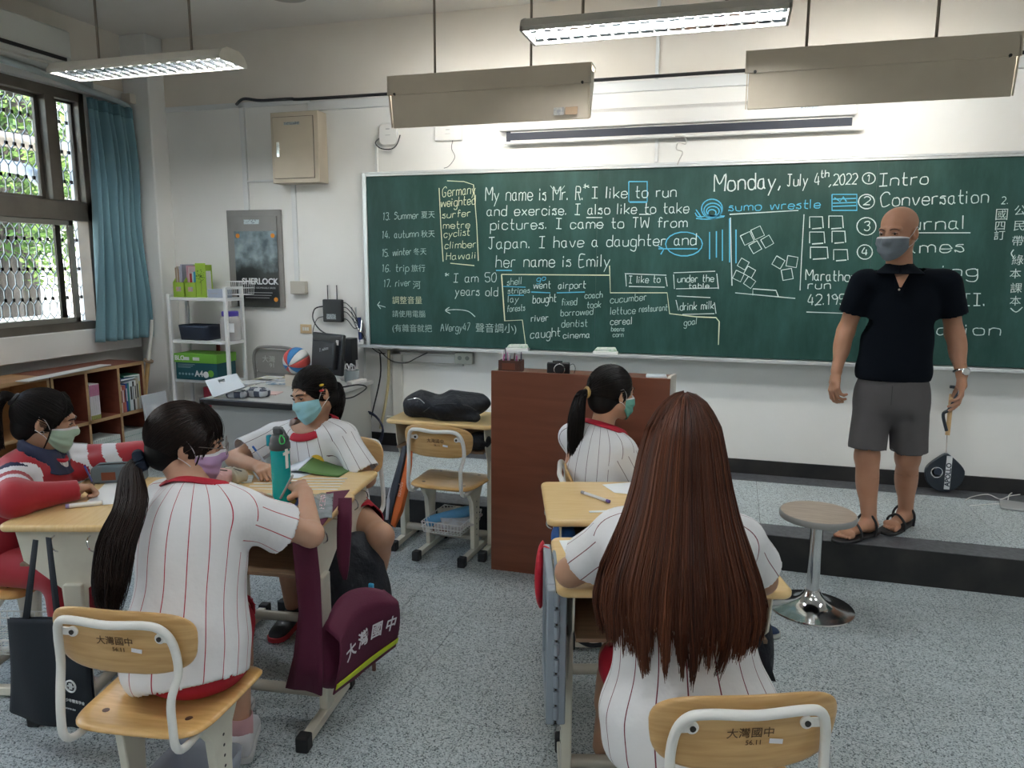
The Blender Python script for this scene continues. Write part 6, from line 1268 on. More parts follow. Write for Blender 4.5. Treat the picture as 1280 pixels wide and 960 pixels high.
build('watch_face', MB().lathe([(.019, 0), (.020, .004), (.017, .008), (.0, .008)], n=24), CHROME, wt).matrix_local = frame(wa - q_ * -.0 + A_((0.012, -.034, 0)) - A_(T.location), (1, .2, 0), (0, 0, 1))
# ================================================================ the pupils
def girl(label, loc, H, neck, hip, shL, shR, armL, armR, legs, skin, hairm, hands=(None, None), handfine=True, nobody=None):
    """arm: (elbow, wrist); legs: list of (hip, knee, ankle)"""
    P_ = person(label, loc); B = H.prims(); nb = A_(neck); hp = A_(hip); ch = nb * .62 + hp * .38
    B += [C_(nb + A_((0, 0, -.03)), H.w((0, -.022, -.055)), .050, .047, .03), C_(A_(shL), A_(shR), .05, .05, .05), E_(ch, (.14, .095, .15), k=.05), E_(hp, (.15, .11, .12), k=.05)]
    boxes = [(H.c - .145 * H.s - A_((0, 0, .02)), H.c + .14 * H.s, .0038)]
    lo_t = np.minimum(np.minimum(A_(shL), A_(shR)), hp) - .18; hi_t = np.maximum(np.maximum(A_(shL), A_(shR)), nb) + .12
    for sh, arm, hd, sd_ in ((shL, armL, hands[0], -1), (shR, armR, hands[1], 1)):
        if arm is None: continue
        B += [C_(A_(sh), A_(arm[0]), .044, .036, .03), C_(A_(arm[0]), A_(arm[1]), .0365, .024, .02)]
        if hd: B += hand(arm[1], hd[0], hd[1], hd[2], hd[4] if len(hd) > 4 else .92, sd_, hd[3])
        a = box_of([arm[1]], .15); boxes.append((a[0], a[1], .0034))
        boxes.append((*box_of([sh, arm[0], arm[1]], .06), .007))
    boxes.append((lo_t, hi_t, .013))
    for h_, k_, a_ in legs:
        B += limb(A_(h_), A_(k_), A_(a_), .075, .052, .032); m_ = A_(k_) * .68 + A_(a_) * .32; d = _n(A_(a_) - A_(k_)); B.append(C_(m_ - d * .05, m_ + d * .06, .048, .044, .03)); boxes.append((*box_of([h_, k_, a_], .09), .010))
    # box partition: earlier boxes own their space
    VV = []; QQ = []; o = 0; own = []
    for lo, hi, h in boxes:
        V, Q = nets(B, A_(lo) - h, A_(hi) + h, h)
        if len(Q):
            c = V[Q].mean(1); keep = ((c >= A_(lo)) & (c <= A_(hi))).all(1)
            for l2, h2 in own: keep &= ~((c > l2 + .004) & (c < h2 - .004)).all(1)
            VV.append(V); QQ.append(Q[keep] + o); o += len(V)
        own.append((A_(lo), A_(hi)))
    V = np.concatenate(VV); Q = np.concatenate(QQ); used = np.unique(Q); mp = np.zeros(len(V), int); mp[used] = np.arange(len(used)); npmesh('body', V[used], mp[Q], skin, P_)
    return P_
def tee(P_, neck, hip, shL, shR, endL, endR, right, m, seed=0, w=(.17, .12), hemr=(.19, .15), hemdrop=.09, collar=REDC, fwdlean=None, r_s=.072, fr=1, tilt=0, h=.008, tuck=None, cuff=None):
    nb = A_(neck); hp = A_(hip); up = _n(nb - hp); rt_ = _n(A_(right) - up * (A_(right) @ up)); fd = np.cross(up, rt_); Rm = np.stack([rt_, fd, up], 1); L_ = np.linalg.norm(nb - hp); shL, shR, endL, endR = map(A_, (shL, shR, endL, endR))
    P = [E_(hp + up * (L_ * .72), (w[0], w[1], .15), Rm, .06), E_(hp + up * (L_ * .40), (w[0] * .97, w[1] * 1.02, .16), Rm, .08), E_(hp + up * .03, (hemr[0], hemr[1], .14), Rm, .09), E_(hp - up * .045, (hemr[0] * .97, hemr[1] * .98, .10), Rm, .04), C_(shL, shR, .056, .056, .05), C_(shL + (nb - shL) * .3, nb - up * .03, .046, .058, .04), C_(shR + (nb - shR) * .3, nb - up * .03, .046, .058, .04),
         C_(shL, endL + _n(endL - shL) * .04, .060, r_s, .03), C_(shR, endR + _n(endR - shR) * .04, .060, r_s, .03)]
    cuts = [(hp - up * hemdrop, _n(-up + rt_ * tilt), .36), (endL, _n(endL - shL), .125), (endR, _n(endR - shR), .125), (nb + up * .006, _n(up * .9 + fd * .28), .10)]
    arms = [(shL, endL, shL + (endL - shL) * .05, _n(endL - shL)), (shR, endR, shR + (endR - shR) * .05, _n(endR - shR))]
    o = cloth('shirt', P, m, P_, h, cuts, .0024, seed, shirt_uv(hp, Rm, w[0], w[1], arms, fr=fr))
    if collar:
        e = _n(up * .9 + fd * .28); c = nb + up * .006 - e * .002; a = rt_; b = _n(np.cross(e, a)); q = [2 * PI * j / 40 for j in range(40)]; D_ = np.array([a * math.cos(t) + b * math.sin(t) for t in q]); r = np.full(40, .030)
        for _ in range(40): r += np.clip(-sd(P, c + D_ * r[:, None]), 0, .006) * .9
        r = np.clip(r, .05, .115) - .002
        V = []; 
        for k_, (dr, de) in enumerate(((-.010, .017), (.000, .013), (.010, .005), (.019, -.005))): V += [tuple(c + D_[j] * (r[j] + dr) + e * de - A_(P_.location)) for j in range(40)]
        build('collar', MB().add(V, [(k_ * 40 + j, k_ * 40 + (j + 1) % 40, (k_ + 1) * 40 + (j + 1) % 40, (k_ + 1) * 40 + j) for k_ in range(3) for j in range(40)]), collar, P_, solid=.004)
    return o
def band(P_, name, c, axis, r, m, t=.0035, w=.010, flat=1):
    ax = _n(axis); a = _n(np.cross(ax, (0, 0, 1))) if abs(ax[2]) < .95 else A_((1, 0, 0)); b = np.cross(ax, a); return build(name, MB().tube([tuple(A_(c) + (a * math.cos(q) + b * math.sin(q)) * r - A_(P_.location)) for q in [2 * PI * j / 32 for j in range(32)]], t, 8, closed=True, flatx=flat), m, P_)
LAV = mat('lavender_mask', (.50, .33, .55), .75); MBL = mat('light_blue_mask', (.30, .58, .66), .75); MGR = mat('pale_green_mask', (.42, .58, .47), .75); MTL = mat('green_mask', (.16, .45, .38), .75)
WS = mat('white_sneaker', (.66, .66, .68), .55); WSO = mat('white_sole', (.70, .70, .69), .6); BS = mat('black_sneaker', (.012, .012, .014), .55)
# ---- B: foreground pupil, ponytail with navy scrunchie, glasses
HB = Head((-1.535, 1.80, 1.085), (.72, .64, -.20), (.05, -.05, 1), 1.0)
nb = A_((-1.465, 1.745, .965)); hb = A_((-1.43, 1.62, .52)); sL, sR = A_((-1.625, 1.80, .90)), A_((-1.295, 1.735, .905)); eR, wR = A_((-1.195, 1.905, .795)), A_((-1.405, 2.215, .812)); eL, wL = A_((-1.74, 1.96, .80)), A_((-1.62, 2.14, .80))
PB_ = girl('pupil with a low ponytail, navy scrunchie, glasses and lilac mask, seated at lower left', (-1.43, 1.62, 0), HB, nb, hb, sL, sR, (eL, wL), (eR, wR), [((-1.36, 1.66, .50), (-1.535, 1.97, .475), (-1.485, 1.905, .13)), ((-1.52, 1.67, .50), (-1.60, 2.0, .475), (-1.62, 1.98, .10))], SKF, HDB,
           hands=((A_((.5, .8, -.1)), (0, 0, -1), .5, .3), (A_((-.75, .55, .18)), (.1, .3, -1), (.95, 1.0, 1.0, 1.0), .9)))
tee(PB_, nb, hb, sL, sR, sL * .35 + eL * .65, sR * .46 + eR * .54 + A_((.005, 0, -.01)), (.985, -.13, 0), STR2, 21, (.172, .118), (.185, .155), .082, r_s=.086, tilt=.22)
cloth('shorts', [E_(hb + A_((.02, .0, -.03)), (.145, .13, .075), k=.04), C_((-1.36, 1.66, .50), (-1.50, 1.90, .49), .088, .082, .03), C_((-1.52, 1.67, .50), (-1.58, 1.90, .49), .088, .082, .03)], REDC, PB_, .009, [((-1.49, 1.87, .49), (-.4, 1, 0), .10), ((-1.60, 1.90, .49), (-.1, 1, 0), .10), ((-1.43, 1.62, .430), (0, 0, -1), .4)], .001, 5)
HB.face(PB_, SKF, BROW); HB.mask(PB_, HB.prims(), LAV, WHC, WHC, ears=(1, -1))
cap_mesh(HB, HCAP, PB_); tB = (.0, -.112, -.070); scalp(HB, tB, 2200, HDB, PB_, low=-.06); tw = HB.w(tB)
tail('ponytail', [tw, tw + A_((-.012, -.03, -.025)), (-1.565, 1.60, .945), (-1.565, 1.545, .86), (-1.56, 1.51, .77), (-1.565, 1.50, .69)], [.018, .030, .050, .062, .060, .044], 1300, HDB, PB_, .0013, side=(.97, .1, 0), flat=.45, cut=.35, clump=9)
SCR = mat('navy_scrunchie', (.006, .014, .032), .8); d_ = _n(tw - HB.c)
sc_ = MB(); a_ = _n(np.cross(d_, (0, 0, 1))); b_ = np.cross(d_, a_)
sc_.tube([tuple(tw + d_ * .003 + (a_ * math.cos(q) + b_ * math.sin(q)) * (.020 + .003 * math.sin(7 * q)) - A_(PB_.location)) for q in [2 * PI * j / 48 for j in range(48)]], [.013 + .0025 * math.sin(11 * j * .9) for j in range(48)], 10, closed=True); build('scrunchie', sc_, SCR, PB_)
fr = []     # fringe and side locks
def locks(H, P_, spec, m, n=60, w=.0010, sp=.006, name='fringe'):
    out = []
    for pts in spec:
        g = np.array([list(p) for p in crv(pts, 5)]); k = 14; t = np.linspace(0, 1, k); G_ = np.stack([np.interp(t, np.linspace(0, 1, len(g)), g[:, i]) for i in range(3)], 1); j = RNG.normal(0, sp, (n, 1, 3)) * (1 - .45 * t[None, :, None]); S_ = G_[None] + j; S_[..., 1] += .0; out.append(H.wn(S_.reshape(-1, 3)).reshape(S_.shape))
    return strands(name, np.concatenate(out), w, w * .4, m, P_)
hs = lambda x, z: HC[1] + HR[1] * math.sqrt(max(.02, 1 - (x / HR[0]) ** 2 - ((z - HC[2]) / HR[2]) ** 2)) + .002
locks(HB, PB_, [[(x * .6, hs(x * .6, .108), .108), (x * .9, hs(x * .9, .085), .085), (x, hs(x, .055), .055), (x * 1.03, .092 - x * x * 9, .018)] for x in (-.045, -.03, -.015, 0, .015, .03, .045)] + [[(.045, hs(.045, .095), .095), (.058, hs(.058, .06), .06), (.063, .050, .012), (.065, .044, -.03)]], HDB, 70, sp=.004)
locks(HB, PB_, [[(.072, .035, .02), (.072, .034, -.03), (.066, .02, -.08), (.06, .0, -.13)]], HDB, 8, .0007, .002, 'loose_lock')
GF = mat('glasses_frame', (.25, .22, .20), .3, .7); gl = MB()
for x in (-1, 1): gl.tube([tuple(HB.w((x * .034 + .021 * math.cos(q), .112, .0 + .019 * math.sin(q))) - A_(PB_.location)) for q in [2 * PI * j / 28 for j in range(28)]], .0012, 6, closed=True)
gl.tube([tuple(HB.w(p) - A_(PB_.location)) for p in ((-.013, .113, .003), (0, .115, .006), (.013, .113, .003))], .0012, 6)
for x in (-1, 1): gl.tube([tuple(HB.w(p) - A_(PB_.location)) for p in ((x * .055, .110, .006), (x * .068, .09, .006), (x * .079, .0, .008), (x * .08, -.02, -.006))], .0012, 6)
build('glasses', gl, GF, PB_)
for x in (-1, 1): build('lens', MB().add([tuple(HB.w((x * .034 + .021 * math.cos(q), .112, .019 * math.sin(q))) - A_(PB_.location)) for q in [2 * PI * j / 28 for j in range(28)]], [tuple(range(28))]), mat('lens_glass', (.9, .92, .95), .05, alpha=.22), PB_)
shoe(PB_, (-1.455, 1.855, .003), (-1.575, 2.065, .003), WS, WSO, h=.10); shoe(PB_, (-1.63, 1.93, .003), (-1.65, 2.17, .003), WS, WSO)
SOK = mat('pink_sock', (.62, .36, .38), .8); build('sock', MB().tube([tuple(A_((-1.485, 1.905, z)) - A_(PB_.location)) for z in (.06, .10, .145)], [.036, .038, .039], 16, cap=False), SOK, PB_, solid=.003)
# ---- E: long chestnut hair, seen from behind
HE = Head((-.096, 1.806, 1.168), (.28, .95, -.12), sc=.97); nb = A_((-.105, 1.755, 1.035)); hb = A_((-.055, 1.69, .535)); sL, sR = A_((-.250, 1.775, .940)), A_((.040, 1.815, .950)); eL, wL = A_((-.385, 1.86, .795)), A_((-.20, 2.04, .785)); eR, wR = A_((.105, 1.95, .80)), A_((-.03, 2.12, .79))
PE_ = girl('pupil with very long chestnut hair seen from behind at lower right', (-.055, 1.69, 0), HE, nb, hb, sL, sR, (eL, wL), (eR, wR), [((-.13, 1.72, .51), (-.27, 2.02, .48), (-.33, 2.15, .10)), ((.03, 1.76, .51), (.06, 2.10, .48), (.06, 2.12, .1))], SKL, HBR, hands=((A_((.7, .7, -.1)), (0, 0, -1), .3, .3), (A_((-.6, .8, -.1)), (0, 0, -1), .3, .3)))
tee(PE_, nb, hb, sL, sR, sL * .36 + eL * .64, sR * .36 + eR * .64, (.94, .34, 0), STR, 33, (.172, .120), (.215, .165), .085, collar=REDC, r_s=.074)
cloth('shorts', [E_(hb + A_((0, .01, -.035)), (.19, .155, .095), k=.04), C_((-.13, 1.72, .50), (-.24, 1.97, .49), .085, .08, .03), C_((.03, 1.76, .50), (.05, 2.03, .49), .085, .08, .03)], REDC, PE_, .010, [((-.055, 1.7, .436), (0, 0, -1), .4)], .001, 5)
cap_mesh(HE, HCAPB, PE_, low=-.06, grow=-.003)
def longhair(P_, H, n=4000, kk=34):
    # envelope of the falling hair: height -> centre and half widths (world), z from crown to tips
    Z = A_((1.298, 1.293, 1.280, 1.253, 1.22, 1.158, 1.095, 1.03, .967, .90, .835, .75, .68)); CX = A_([-.100] * 6 + [-.098, -.096, -.094, -.092, -.090, -.088, -.086]); CY = A_((1.79, 1.79, 1.788, 1.785, 1.78, 1.768, 1.755, 1.735, 1.715, 1.70, 1.69, 1.68, 1.68)); RX = A_((.004, .028, .048, .068, .086, .101, .113, .130, .152, .176, .186, .176, .160)); RY = A_((.004, .028, .050, .070, .090, .104, .112, .120, .130, .138, .142, .140, .13))
    rr_ = RNG; th = rr_.uniform(-1.75, 1.75, n); lam = rr_.uniform(.86, 1.03, n); nc = 34; cth = np.linspace(-1.7, 1.7, nc) + rr_.normal(0, .02, nc); ci = np.argmin(np.abs(th[:, None] + rr_.normal(0, .04, (n, 1)) - cth[None]), 1); L = .700 + .085 * rr_.uniform(0, 1, nc)[ci] + .12 * rr_.uniform(0, 1, n) ** 3 + .05 * np.abs(th - cth[ci]) / .06 * .5 + .10 * (np.abs(th) / 1.75) ** 3 * .3
    t = np.linspace(0, 1, kk); z = Z[0] + (L[:, None] - Z[0]) * (t[None] ** 1.35); zi = -z; cx = np.interp(zi, -Z, CX); cy = np.interp(zi, -Z, CY); rx = np.interp(zi, -Z, RX); ry = np.interp(zi, -Z, RY); k = np.clip((1.0 - z) / .3, 0, 1)
    thw = th[:, None] * (1 - .12 * k ** 2) + (cth[ci] - th)[:, None] * k ** 2.5 * .85 + .02 * np.sin(z * 26 + rr_.uniform(0, 6.28, (n, 1))) * k; lm = lam[:, None] + (.045 * np.sin(z * 21 + rr_.uniform(0, 6.28, nc)[ci][:, None]) + rr_.uniform(-.06, .10, nc)[ci][:, None]) * k
    a0 = math.atan2(.34, .94) * .6; X = rx * np.sin(thw) * lm; Y = -ry * np.cos(thw) * lm; P = np.stack([cx + X * math.cos(a0) - Y * math.sin(a0), cy + X * math.sin(a0) + Y * math.cos(a0), z + .004 * rr_.normal(size=(n, 1))], -1); tone = np.clip(.25 + .35 * rr_.uniform(0, 1, nc)[ci] + .4 * rr_.uniform(-1, 1, n) ** 3, 0, 1)
    strands('long_hair', P, .0017, .0006, HBR, P_, tone); hp = []
    for i in range(4, 11): hp.append(E_((CX[i] + .0, CY[i], Z[i]), (RX[i] * .84, RY[i] * .84, .055), k=.03))
    skin_mesh('hair_mass', hp, [((-.5, 1.4, .6), (.3, 2.1, 1.3), .010)], HCAPB, P_)
longhair(PE_, HE)
shoe(PE_, (-.335, 2.10, .003), (-.285, 2.33, .003), WS, WSO); shoe(PE_, (.055, 2.08, .003), (.09, 2.32, .003), BS, WSO)
# ---- C: smiling pupil in the light blue mask, facing the camera side
HC_ = Head((-1.795, 2.93, 1.030), (-.40, -.86, -.22), (-.16, 0, 1), 1.0); nb = A_((-1.825, 2.965, .880)); hb = A_((-1.78, 3.03, .50)); rC = (-.99, .05, 0)
sR, sL = A_((-2.005, 2.93, .815)), A_((-1.655, 2.94, .835)); eR, wR = A_((-2.09, 2.74, .748)), A_((-1.915, 2.655, .752)); eL, wL = A_((-1.525, 2.90, .66)), A_((-1.66, 2.86, .60))
PC_ = girl('pupil with hair clips and light blue mask, facing this way at the left desks', (-1.78, 3.03, 0), HC_, nb, hb, sL, sR, (eL, wL), (eR, wR), [((-1.70, 3.0, .50), (-1.345, 2.66, .50), (-1.47, 2.76, .10)), ((-1.86, 3.0, .50), (-1.86, 2.72, .49), (-1.83, 2.74, .10))], SKL, HBLK,
           hands=((A_((-.8, -.6, 0)), (0, 0, -1), .4, .3), (A_((.80, -.50, -.05)), (.3, .2, -1), (1.1, 1.2, 1.25, 1.3), 1.0)))
tee(PC_, nb, hb, sL, sR, sL * .15 + eL * .85, sR * .22 + eR * .78, rC, STRD, 41, (.178, .12), (.185, .15), .05, r_s=.080, fr=-1)
cloth('shorts', [E_(hb + A_((0, -.02, 0)), (.17, .13, .09), k=.04), C_((-1.70, 3.0, .51), (-1.45, 2.76, .50), .088, .080, .03), C_((-1.86, 3.0, .51), (-1.86, 2.80, .49), .088, .080, .03)], REDC, PC_, .009, [((-1.475, 2.785, .50), _n((.70, -.68, 0)), .12), ((-1.86, 2.84, .49), (0, -1, 0), .1)], .0012, 6)
HC_.face(PC_, SKL, BROW); HC_.mask(PC_, HC_.prims(), MBL, MBL, WHC); cap_mesh(HC_, HCAP, PC_, face=(.092, .076, .098), fz=-.044)
tC = (.035, -.110, -.005); scalp(HC_, tC, 1500, HBLK, PC_, w=.0012, face=(.092, .076, .098), fz=-.044); tw = HC_.w(tC)
tail('ponytail', [tw, tw + A_((.022, .01, -.005)), tw + A_((.045, -.01, -.05)), tw + A_((.048, -.03, -.11)), tw + A_((.04, -.04, -.16))], [.018, .032, .042, .042, .03], 420, HBLK, PC_, .0014, flat=.7, cut=.3)
for c_, m_ in (((-.0, 0, 0), mat('yellow_clip', (.65, .45, .05), .35)), ((0, 0, -.024), mat('red_clip', (.55, .02, .02), .35))): build('hair_clip', MB().box((0, 0, 0), (.018, .010, .020)), m_, PC_, bev=.005).matrix_local = frame(HC_.w((-.092, .005, .035)) + A_(c_) - A_(PC_.location), HC_.R[:, 1], HC_.R[:, 2])
_sh = [c for c in PC_.children if c.name.startswith('shirt')][0]; bpy.context.view_layer.update(); _p, _nn = surf(_sh, 396, 578)
if _p is not None:
    bd = build('badge_print', MB().lathe([(.036, 0), (.036, .0014)], n=28), mat('badge_yellow', (.72, .48, .05), .6), PC_); bd.matrix_local = frame(_p + _nn * .002 - PC_.location, Vector((0, 0, 1)).cross(_nn), (0, 0, 1))
    b2_ = build('badge_centre', MB().prism([(-.022, -.03), (.022, -.03), (.026, -.012), (-.026, -.012)], .0015, .0022), mat('badge_blue', (.03, .30, .45), .6), bd); text('badge_lettering', '大灣', .016, mat('stamp_ink', (.10, .05, .02), .7), bd, Matrix.Translation(Vector((0, .008, .0025))))
shoe(PC_, (-1.83, 2.79, .003), (-1.815, 2.565, .003), BS, mat('red_sole', (.45, .03, .04), .6)); shoe(PC_, (-1.465, 2.80, .003), (-1.50, 2.58, .003), BS, mat('red_sole', (.45, .03, .04), .6))
# ---- D: pupil in front of the lectern
HD = Head((-.475, 3.10, 1.075), (.66, .74, -.08), sc=.98); nb = A_((-.515, 3.075, .925)); hb = A_((-.53, 3.02, .50)); sL, sR = A_((-.655, 3.16, .855)), A_((-.405, 2.975, .855)); eL, wL = A_((-.55, 3.30, .66)), A_((-.40, 3.36, .62)); eR, wR = A_((-.32, 3.02, .68)), A_((-.22, 3.10, .60))
PD_ = girl('pupil with a high-gathered ponytail and tan hair tie in front of the lectern', (-.53, 3.02, 0), HD, nb, hb, sL, sR, (eL, wL), (eR, wR), [((-.50, 2.98, .50), (-.12, 3.10, .48), (.06, 3.22, .10)), ((-.56, 3.08, .50), (-.22, 3.28, .48), (-.10, 3.30, .1))], SKF, HBLK)
tee(PD_, nb, hb, sL, sR, sL * .4 + eL * .6, sR * .3 + eR * .7, (.66, -.75, 0), STRD, 52, (.165, .115), (.175, .14), .06, r_s=.070)
HD.face(PD_, SKF, BROW); HD.mask(PD_, HD.prims(), MTL, WHC, WHC); cap_mesh(HD, HCAP, PD_); tD = (-.015, -.112, .0); scalp(HD, tD, 1300, HBLK, PD_, w=.0012); tw = HD.w(tD)
tail('ponytail', [tw, tw + A_((-.03, -.02, -.02)), tw + A_((-.045, -.03, -.12)), tw + A_((-.05, -.02, -.24)), tw + A_((-.055, -.01, -.34))], [.016, .026, .040, .042, .024], 480, HBLK, PD_, .0014, flat=.6, side=(.95, -.2, 0), cut=.3)
band(PD_, 'hair_tie', tw + A_((-.008, -.006, -.002)), _n(tw - HD.c), .019, mat('tan_tie', (.55, .36, .14), .6), .0065)
cloth('shorts', [E_(hb, (.15, .13, .08), k=.04), C_((-.50, 2.98, .50), (-.28, 3.05, .49), .085, .078, .03), C_((-.56, 3.08, .50), (-.36, 3.2, .49), .085, .078, .03)], REDC, PD_, .010, [], .001, 6)
NSH = mat('navy_knit_shoe', (.012, .03, .075), .7); shoe(PD_, (.035, 3.215, .003), (.265, 3.275, .003), NSH, mat('grey_sole', (.35, .36, .33), .6), h=.075); shoe(PD_, (-.13, 3.30, .003), (.08, 3.40, .003), NSH, mat('grey_sole', (.35, .36, .33), .6), h=.075)
# ---- A: pupil in the red tracksuit at the left edge
HA = Head((-2.512, 2.19, 1.010), (.72, .66, -.24), sc=1.0); nb = A_((-2.515, 2.165, .875)); hb = A_((-2.66, 2.05, .50)); sL, sR = A_((-2.575, 2.335, .80)), A_((-2.48, 2.00, .80)); eL, wL = A_((-2.36, 2.48, .81)), A_((-2.47, 2.29, .79)); eR, wR = A_((-2.345, 1.895, .795)), A_((-2.272, 2.04, .79))
PA_ = girl('pupil in a red tracksuit jacket and pale green mask at the left edge', (-2.66, 2.05, 0), HA, nb, hb, sL, sR, None, (eR, wR), [((-2.62, 1.98, .50), (-2.27, 2.02, .49), (-2.28, 2.0, .10)), ((-2.66, 2.12, .50), (-2.32, 2.2, .49), (-2.33, 2.2, .1))], SKL, HBLK,
           hands=(None, (A_((.15, .95, -.05)), (.3, 0, -1), (1.15, 1.25, 1.3, 1.35), 1.0)))
up = _n(nb - hb); fwA = _n(A_((.90, .42, 0))); rtA = _n(np.cross(fwA, up)); Rm = np.stack([rtA, np.cross(up, rtA), up], 1)
JP = [E_(hb * .3 + nb * .7, (.165, .13, .15), Rm, .06), E_(hb * .62 + nb * .38, (.165, .135, .16), Rm, .08), E_(hb + up * .02, (.18, .16, .12), Rm, .08), C_(sL, sR, .062, .062, .05), C_(sL * .6 + nb * .4, nb - up * .03, .05, .062, .04), C_(sR * .6 + nb * .4, nb - up * .03, .05, .062, .04),
      C_(sL, eL, .070, .058, .03), C_(eL, wL * 1.0, .056, .044, .03), C_(sR, eR, .072, .060, .03), C_(eR, wR + _n(wR - eR) * .07, .058, .040, .03)]
def jmat(c):
    mi = np.zeros(len(c), int)
    for s_, e_, w_ in ((sL, eL, wL), (sR, eR, wR)):
        d = _n(e_ - s_); L_ = np.linalg.norm(e_ - s_); t = (c - s_) @ d / L_; r = np.linalg.norm((c - s_) - ((c - s_) @ d)[:, None] * d, axis=1); o_ = (c - s_) @ _n(np.cross(d, (0, 0, 1))); up_ = (c[:, 2] - s_[2] - (e_[2] - s_[2]) * np.clip(t, 0, 1))
        q = t + 2.1 * up_; a = (t > -.05) & (r < .13) & (t < 1.25); mi[a & (((q > .10) & (q < .42)) | ((q > .62) & (q < .82)))] = 1
        mi[(t > -.2) & (t < .06) & (up_ > .015) & (np.linalg.norm(c - s_, axis=1) < .09) & (np.abs(o_) < .07)] = 2
    return mi
cloth('tracksuit_jacket', JP, None, PA_, .006, [(wR + _n(wR - eR) * .035, _n(wR - eR), .08), (nb + up * .0, _n(up * .9 + Rm[:, 1] * .4), .10), (hb - up * .085, -up, .3)], .0034, 61, mats=[REDJ, WHC, NAVY], matf=jmat)
f_ = Rm[:, 1]
loft('collar', [(nb + up * .045 - f_ * .02, rtA, f_, .074, .064), (nb + up * .03 - f_ * .015, rtA, f_, .086, .078), (nb - up * .008 + f_ * .01, rtA, f_, .094, .090), (nb - up * .024 + f_ * .02, rtA, f_, .104, .100)], NAVY, PA_, n=48, fold=.002, solid=.004, seed=2)
loft('inner_shirt', [(nb - up * .10 + f_ * .085, rtA, f_, .045, .03), (nb - up * .03 + f_ * .065, rtA, f_, .05, .04), (nb + up * .012 + f_ * .03, rtA, f_, .055, .05)], STRD, PA_, n=36, fold=.001, seed=2)
band(PA_, 'shirt_neckband', nb + up * .014 + f_ * .026, up, .056, REDC, .008)
cloth('track_trousers', [E_(hb + A_((0, 0, -.02)), (.17, .15, .09), k=.04), C_((-2.62, 1.98, .50), (-2.29, 2.01, .49), .085, .065, .03), C_((-2.66, 2.12, .50), (-2.33, 2.2, .49), .085, .065, .03), C_((-2.29, 2.01, .49), (-2.28, 2.0, .12), .065, .055, .03), C_((-2.33, 2.2, .49), (-2.33, 2.2, .12), .065, .055, .03)], REDJ, PA_, .010, [], .002, 6)
HA.face(PA_, SKL, BROW); HA.mask(PA_, HA.prims(), MGR, WHC, WHC); cap_mesh(HA, HCAP, PA_); tA = (.005, -.108, .062); scalp(HA, tA, 1700, HBLK, PA_, w=.0012); tw = HA.w(tA); fd = HA.R[:, 1]
tail('ponytail', [tw, tw - fd * .035 + A_((0, 0, .005)), tw - fd * .075 + A_((0, 0, -.05)), tw - fd * .085 + A_((0, 0, -.13)), tw - fd * .075 + A_((0, 0, -.21))], [.016, .030, .045, .048, .036], 520, HBLK, PA_, .0014, flat=.7, cut=.3, side=HA.R[:, 0])
band(PA_, 'hair_tie', tw - fd * .004, _n(tw - HA.c), .019, RUBBER, .009)
locks(HA, PA_, [[(.02, hs(.02, .106), .106), (.040, hs(.04, .082), .082), (.055, hs(.055, .05), .05), (.064, .048, .0)], [(-.02, hs(.02, .106), .106), (-.035, hs(.035, .08), .08), (-.052, hs(.052, .05), .05), (-.064, .046, .0)]], HBLK, 90, sp=.004)
locks(HA, PA_, [[(.074, .03, .0), (.074, .026, -.05), (.070, .016, -.10), (.066, .01, -.14)]], HBLK, 12, .0008, .002, 'loose_lock')
build('earring', MB().tube([tuple(HA.w((.082, .002 + .007 * math.cos(q), -.036 + .007 * math.sin(q))) - A_(PA_.location)) for q in [2 * PI * j / 16 for j in range(16)]], .0012, 6, closed=True), CHROME, PA_)
shoe(PA_, (-2.30, 2.0, .003), (-2.08, 2.05, .003), WS, WSO); shoe(PA_, (-2.35, 2.2, .003), (-2.13, 2.25, .003), WS, WSO)
# ================================================================ things on and around the desks
def sheet(name, label, cat, px4, z, m, t=.0012, group=None, parent=None):
    P = [at(x, y, z=z) for x, y in px4]; c = sum(P, Vector()) / len(P); n = len(P); V = [tuple(p - c) for p in P] + [tuple(p - c + Vector((0, 0, t))) for p in P]
    o = build(name, MB().add(V, [tuple(range(n - 1, -1, -1)), tuple(range(n, 2 * n))] + [(i, (i + 1) % n, n + (i + 1) % n, n + i) for i in range(n)]), m, loc=tuple(c)); return tag(o, label, cat, group)
def stick(name, label, cat, a, b, r, parts, group=None):
    a, b = Vector(a), Vector(b); t = thing(name, label, cat, tuple(a), 0, group); d = b - a
    for nm, f0, f1, rr_, m in parts: build(nm, MB().tube([tuple(d * f0), tuple(d * f1)], rr_ if rr_ else r, 10), m, t)
    return t
ZB, ZC, ZA, ZN, ZF = .7612, .7062, .7462, .7492, .7612
# tumbler
P0 = at(353, 627, z=ZB); t = thing('tumbler', 'turquoise water tumbler with grey flip lid standing on the left desks', 'bottle', tuple(P0)); TQ = mat('turquoise_plastic', (.01, .48, .48), .08, alpha=.72, spec=.6); GL_ = mat('grey_lid', (.07, .075, .08), .45)
build('body', MB().lathe([(.02, 0), (.031, .001), (.033, .006), (.034, .19), (.033, .198), (.0315, .198), (.031, .01), (.02, .008)], n=40), TQ, t); build('water', MB().lathe([(.01, .010), (.030, .0105), (.0305, .125), (.01, .125)], n=36), mat('turquoise_water', (.02, .55, .58), .1), t)
build('collar', MB().lathe([(.034, .194), (.0365, .197), (.0365, .216), (.033, .222)], n=36), GL_, t); build('lid', MB().lathe([(.034, .217), (.033, .236), (.026, .246), (.01, .248)], n=36), GL_, t); build('flip_cap', MB().box((-.004, 0, .26), (.036, .022, .03)), GL_, t, bev=.007)
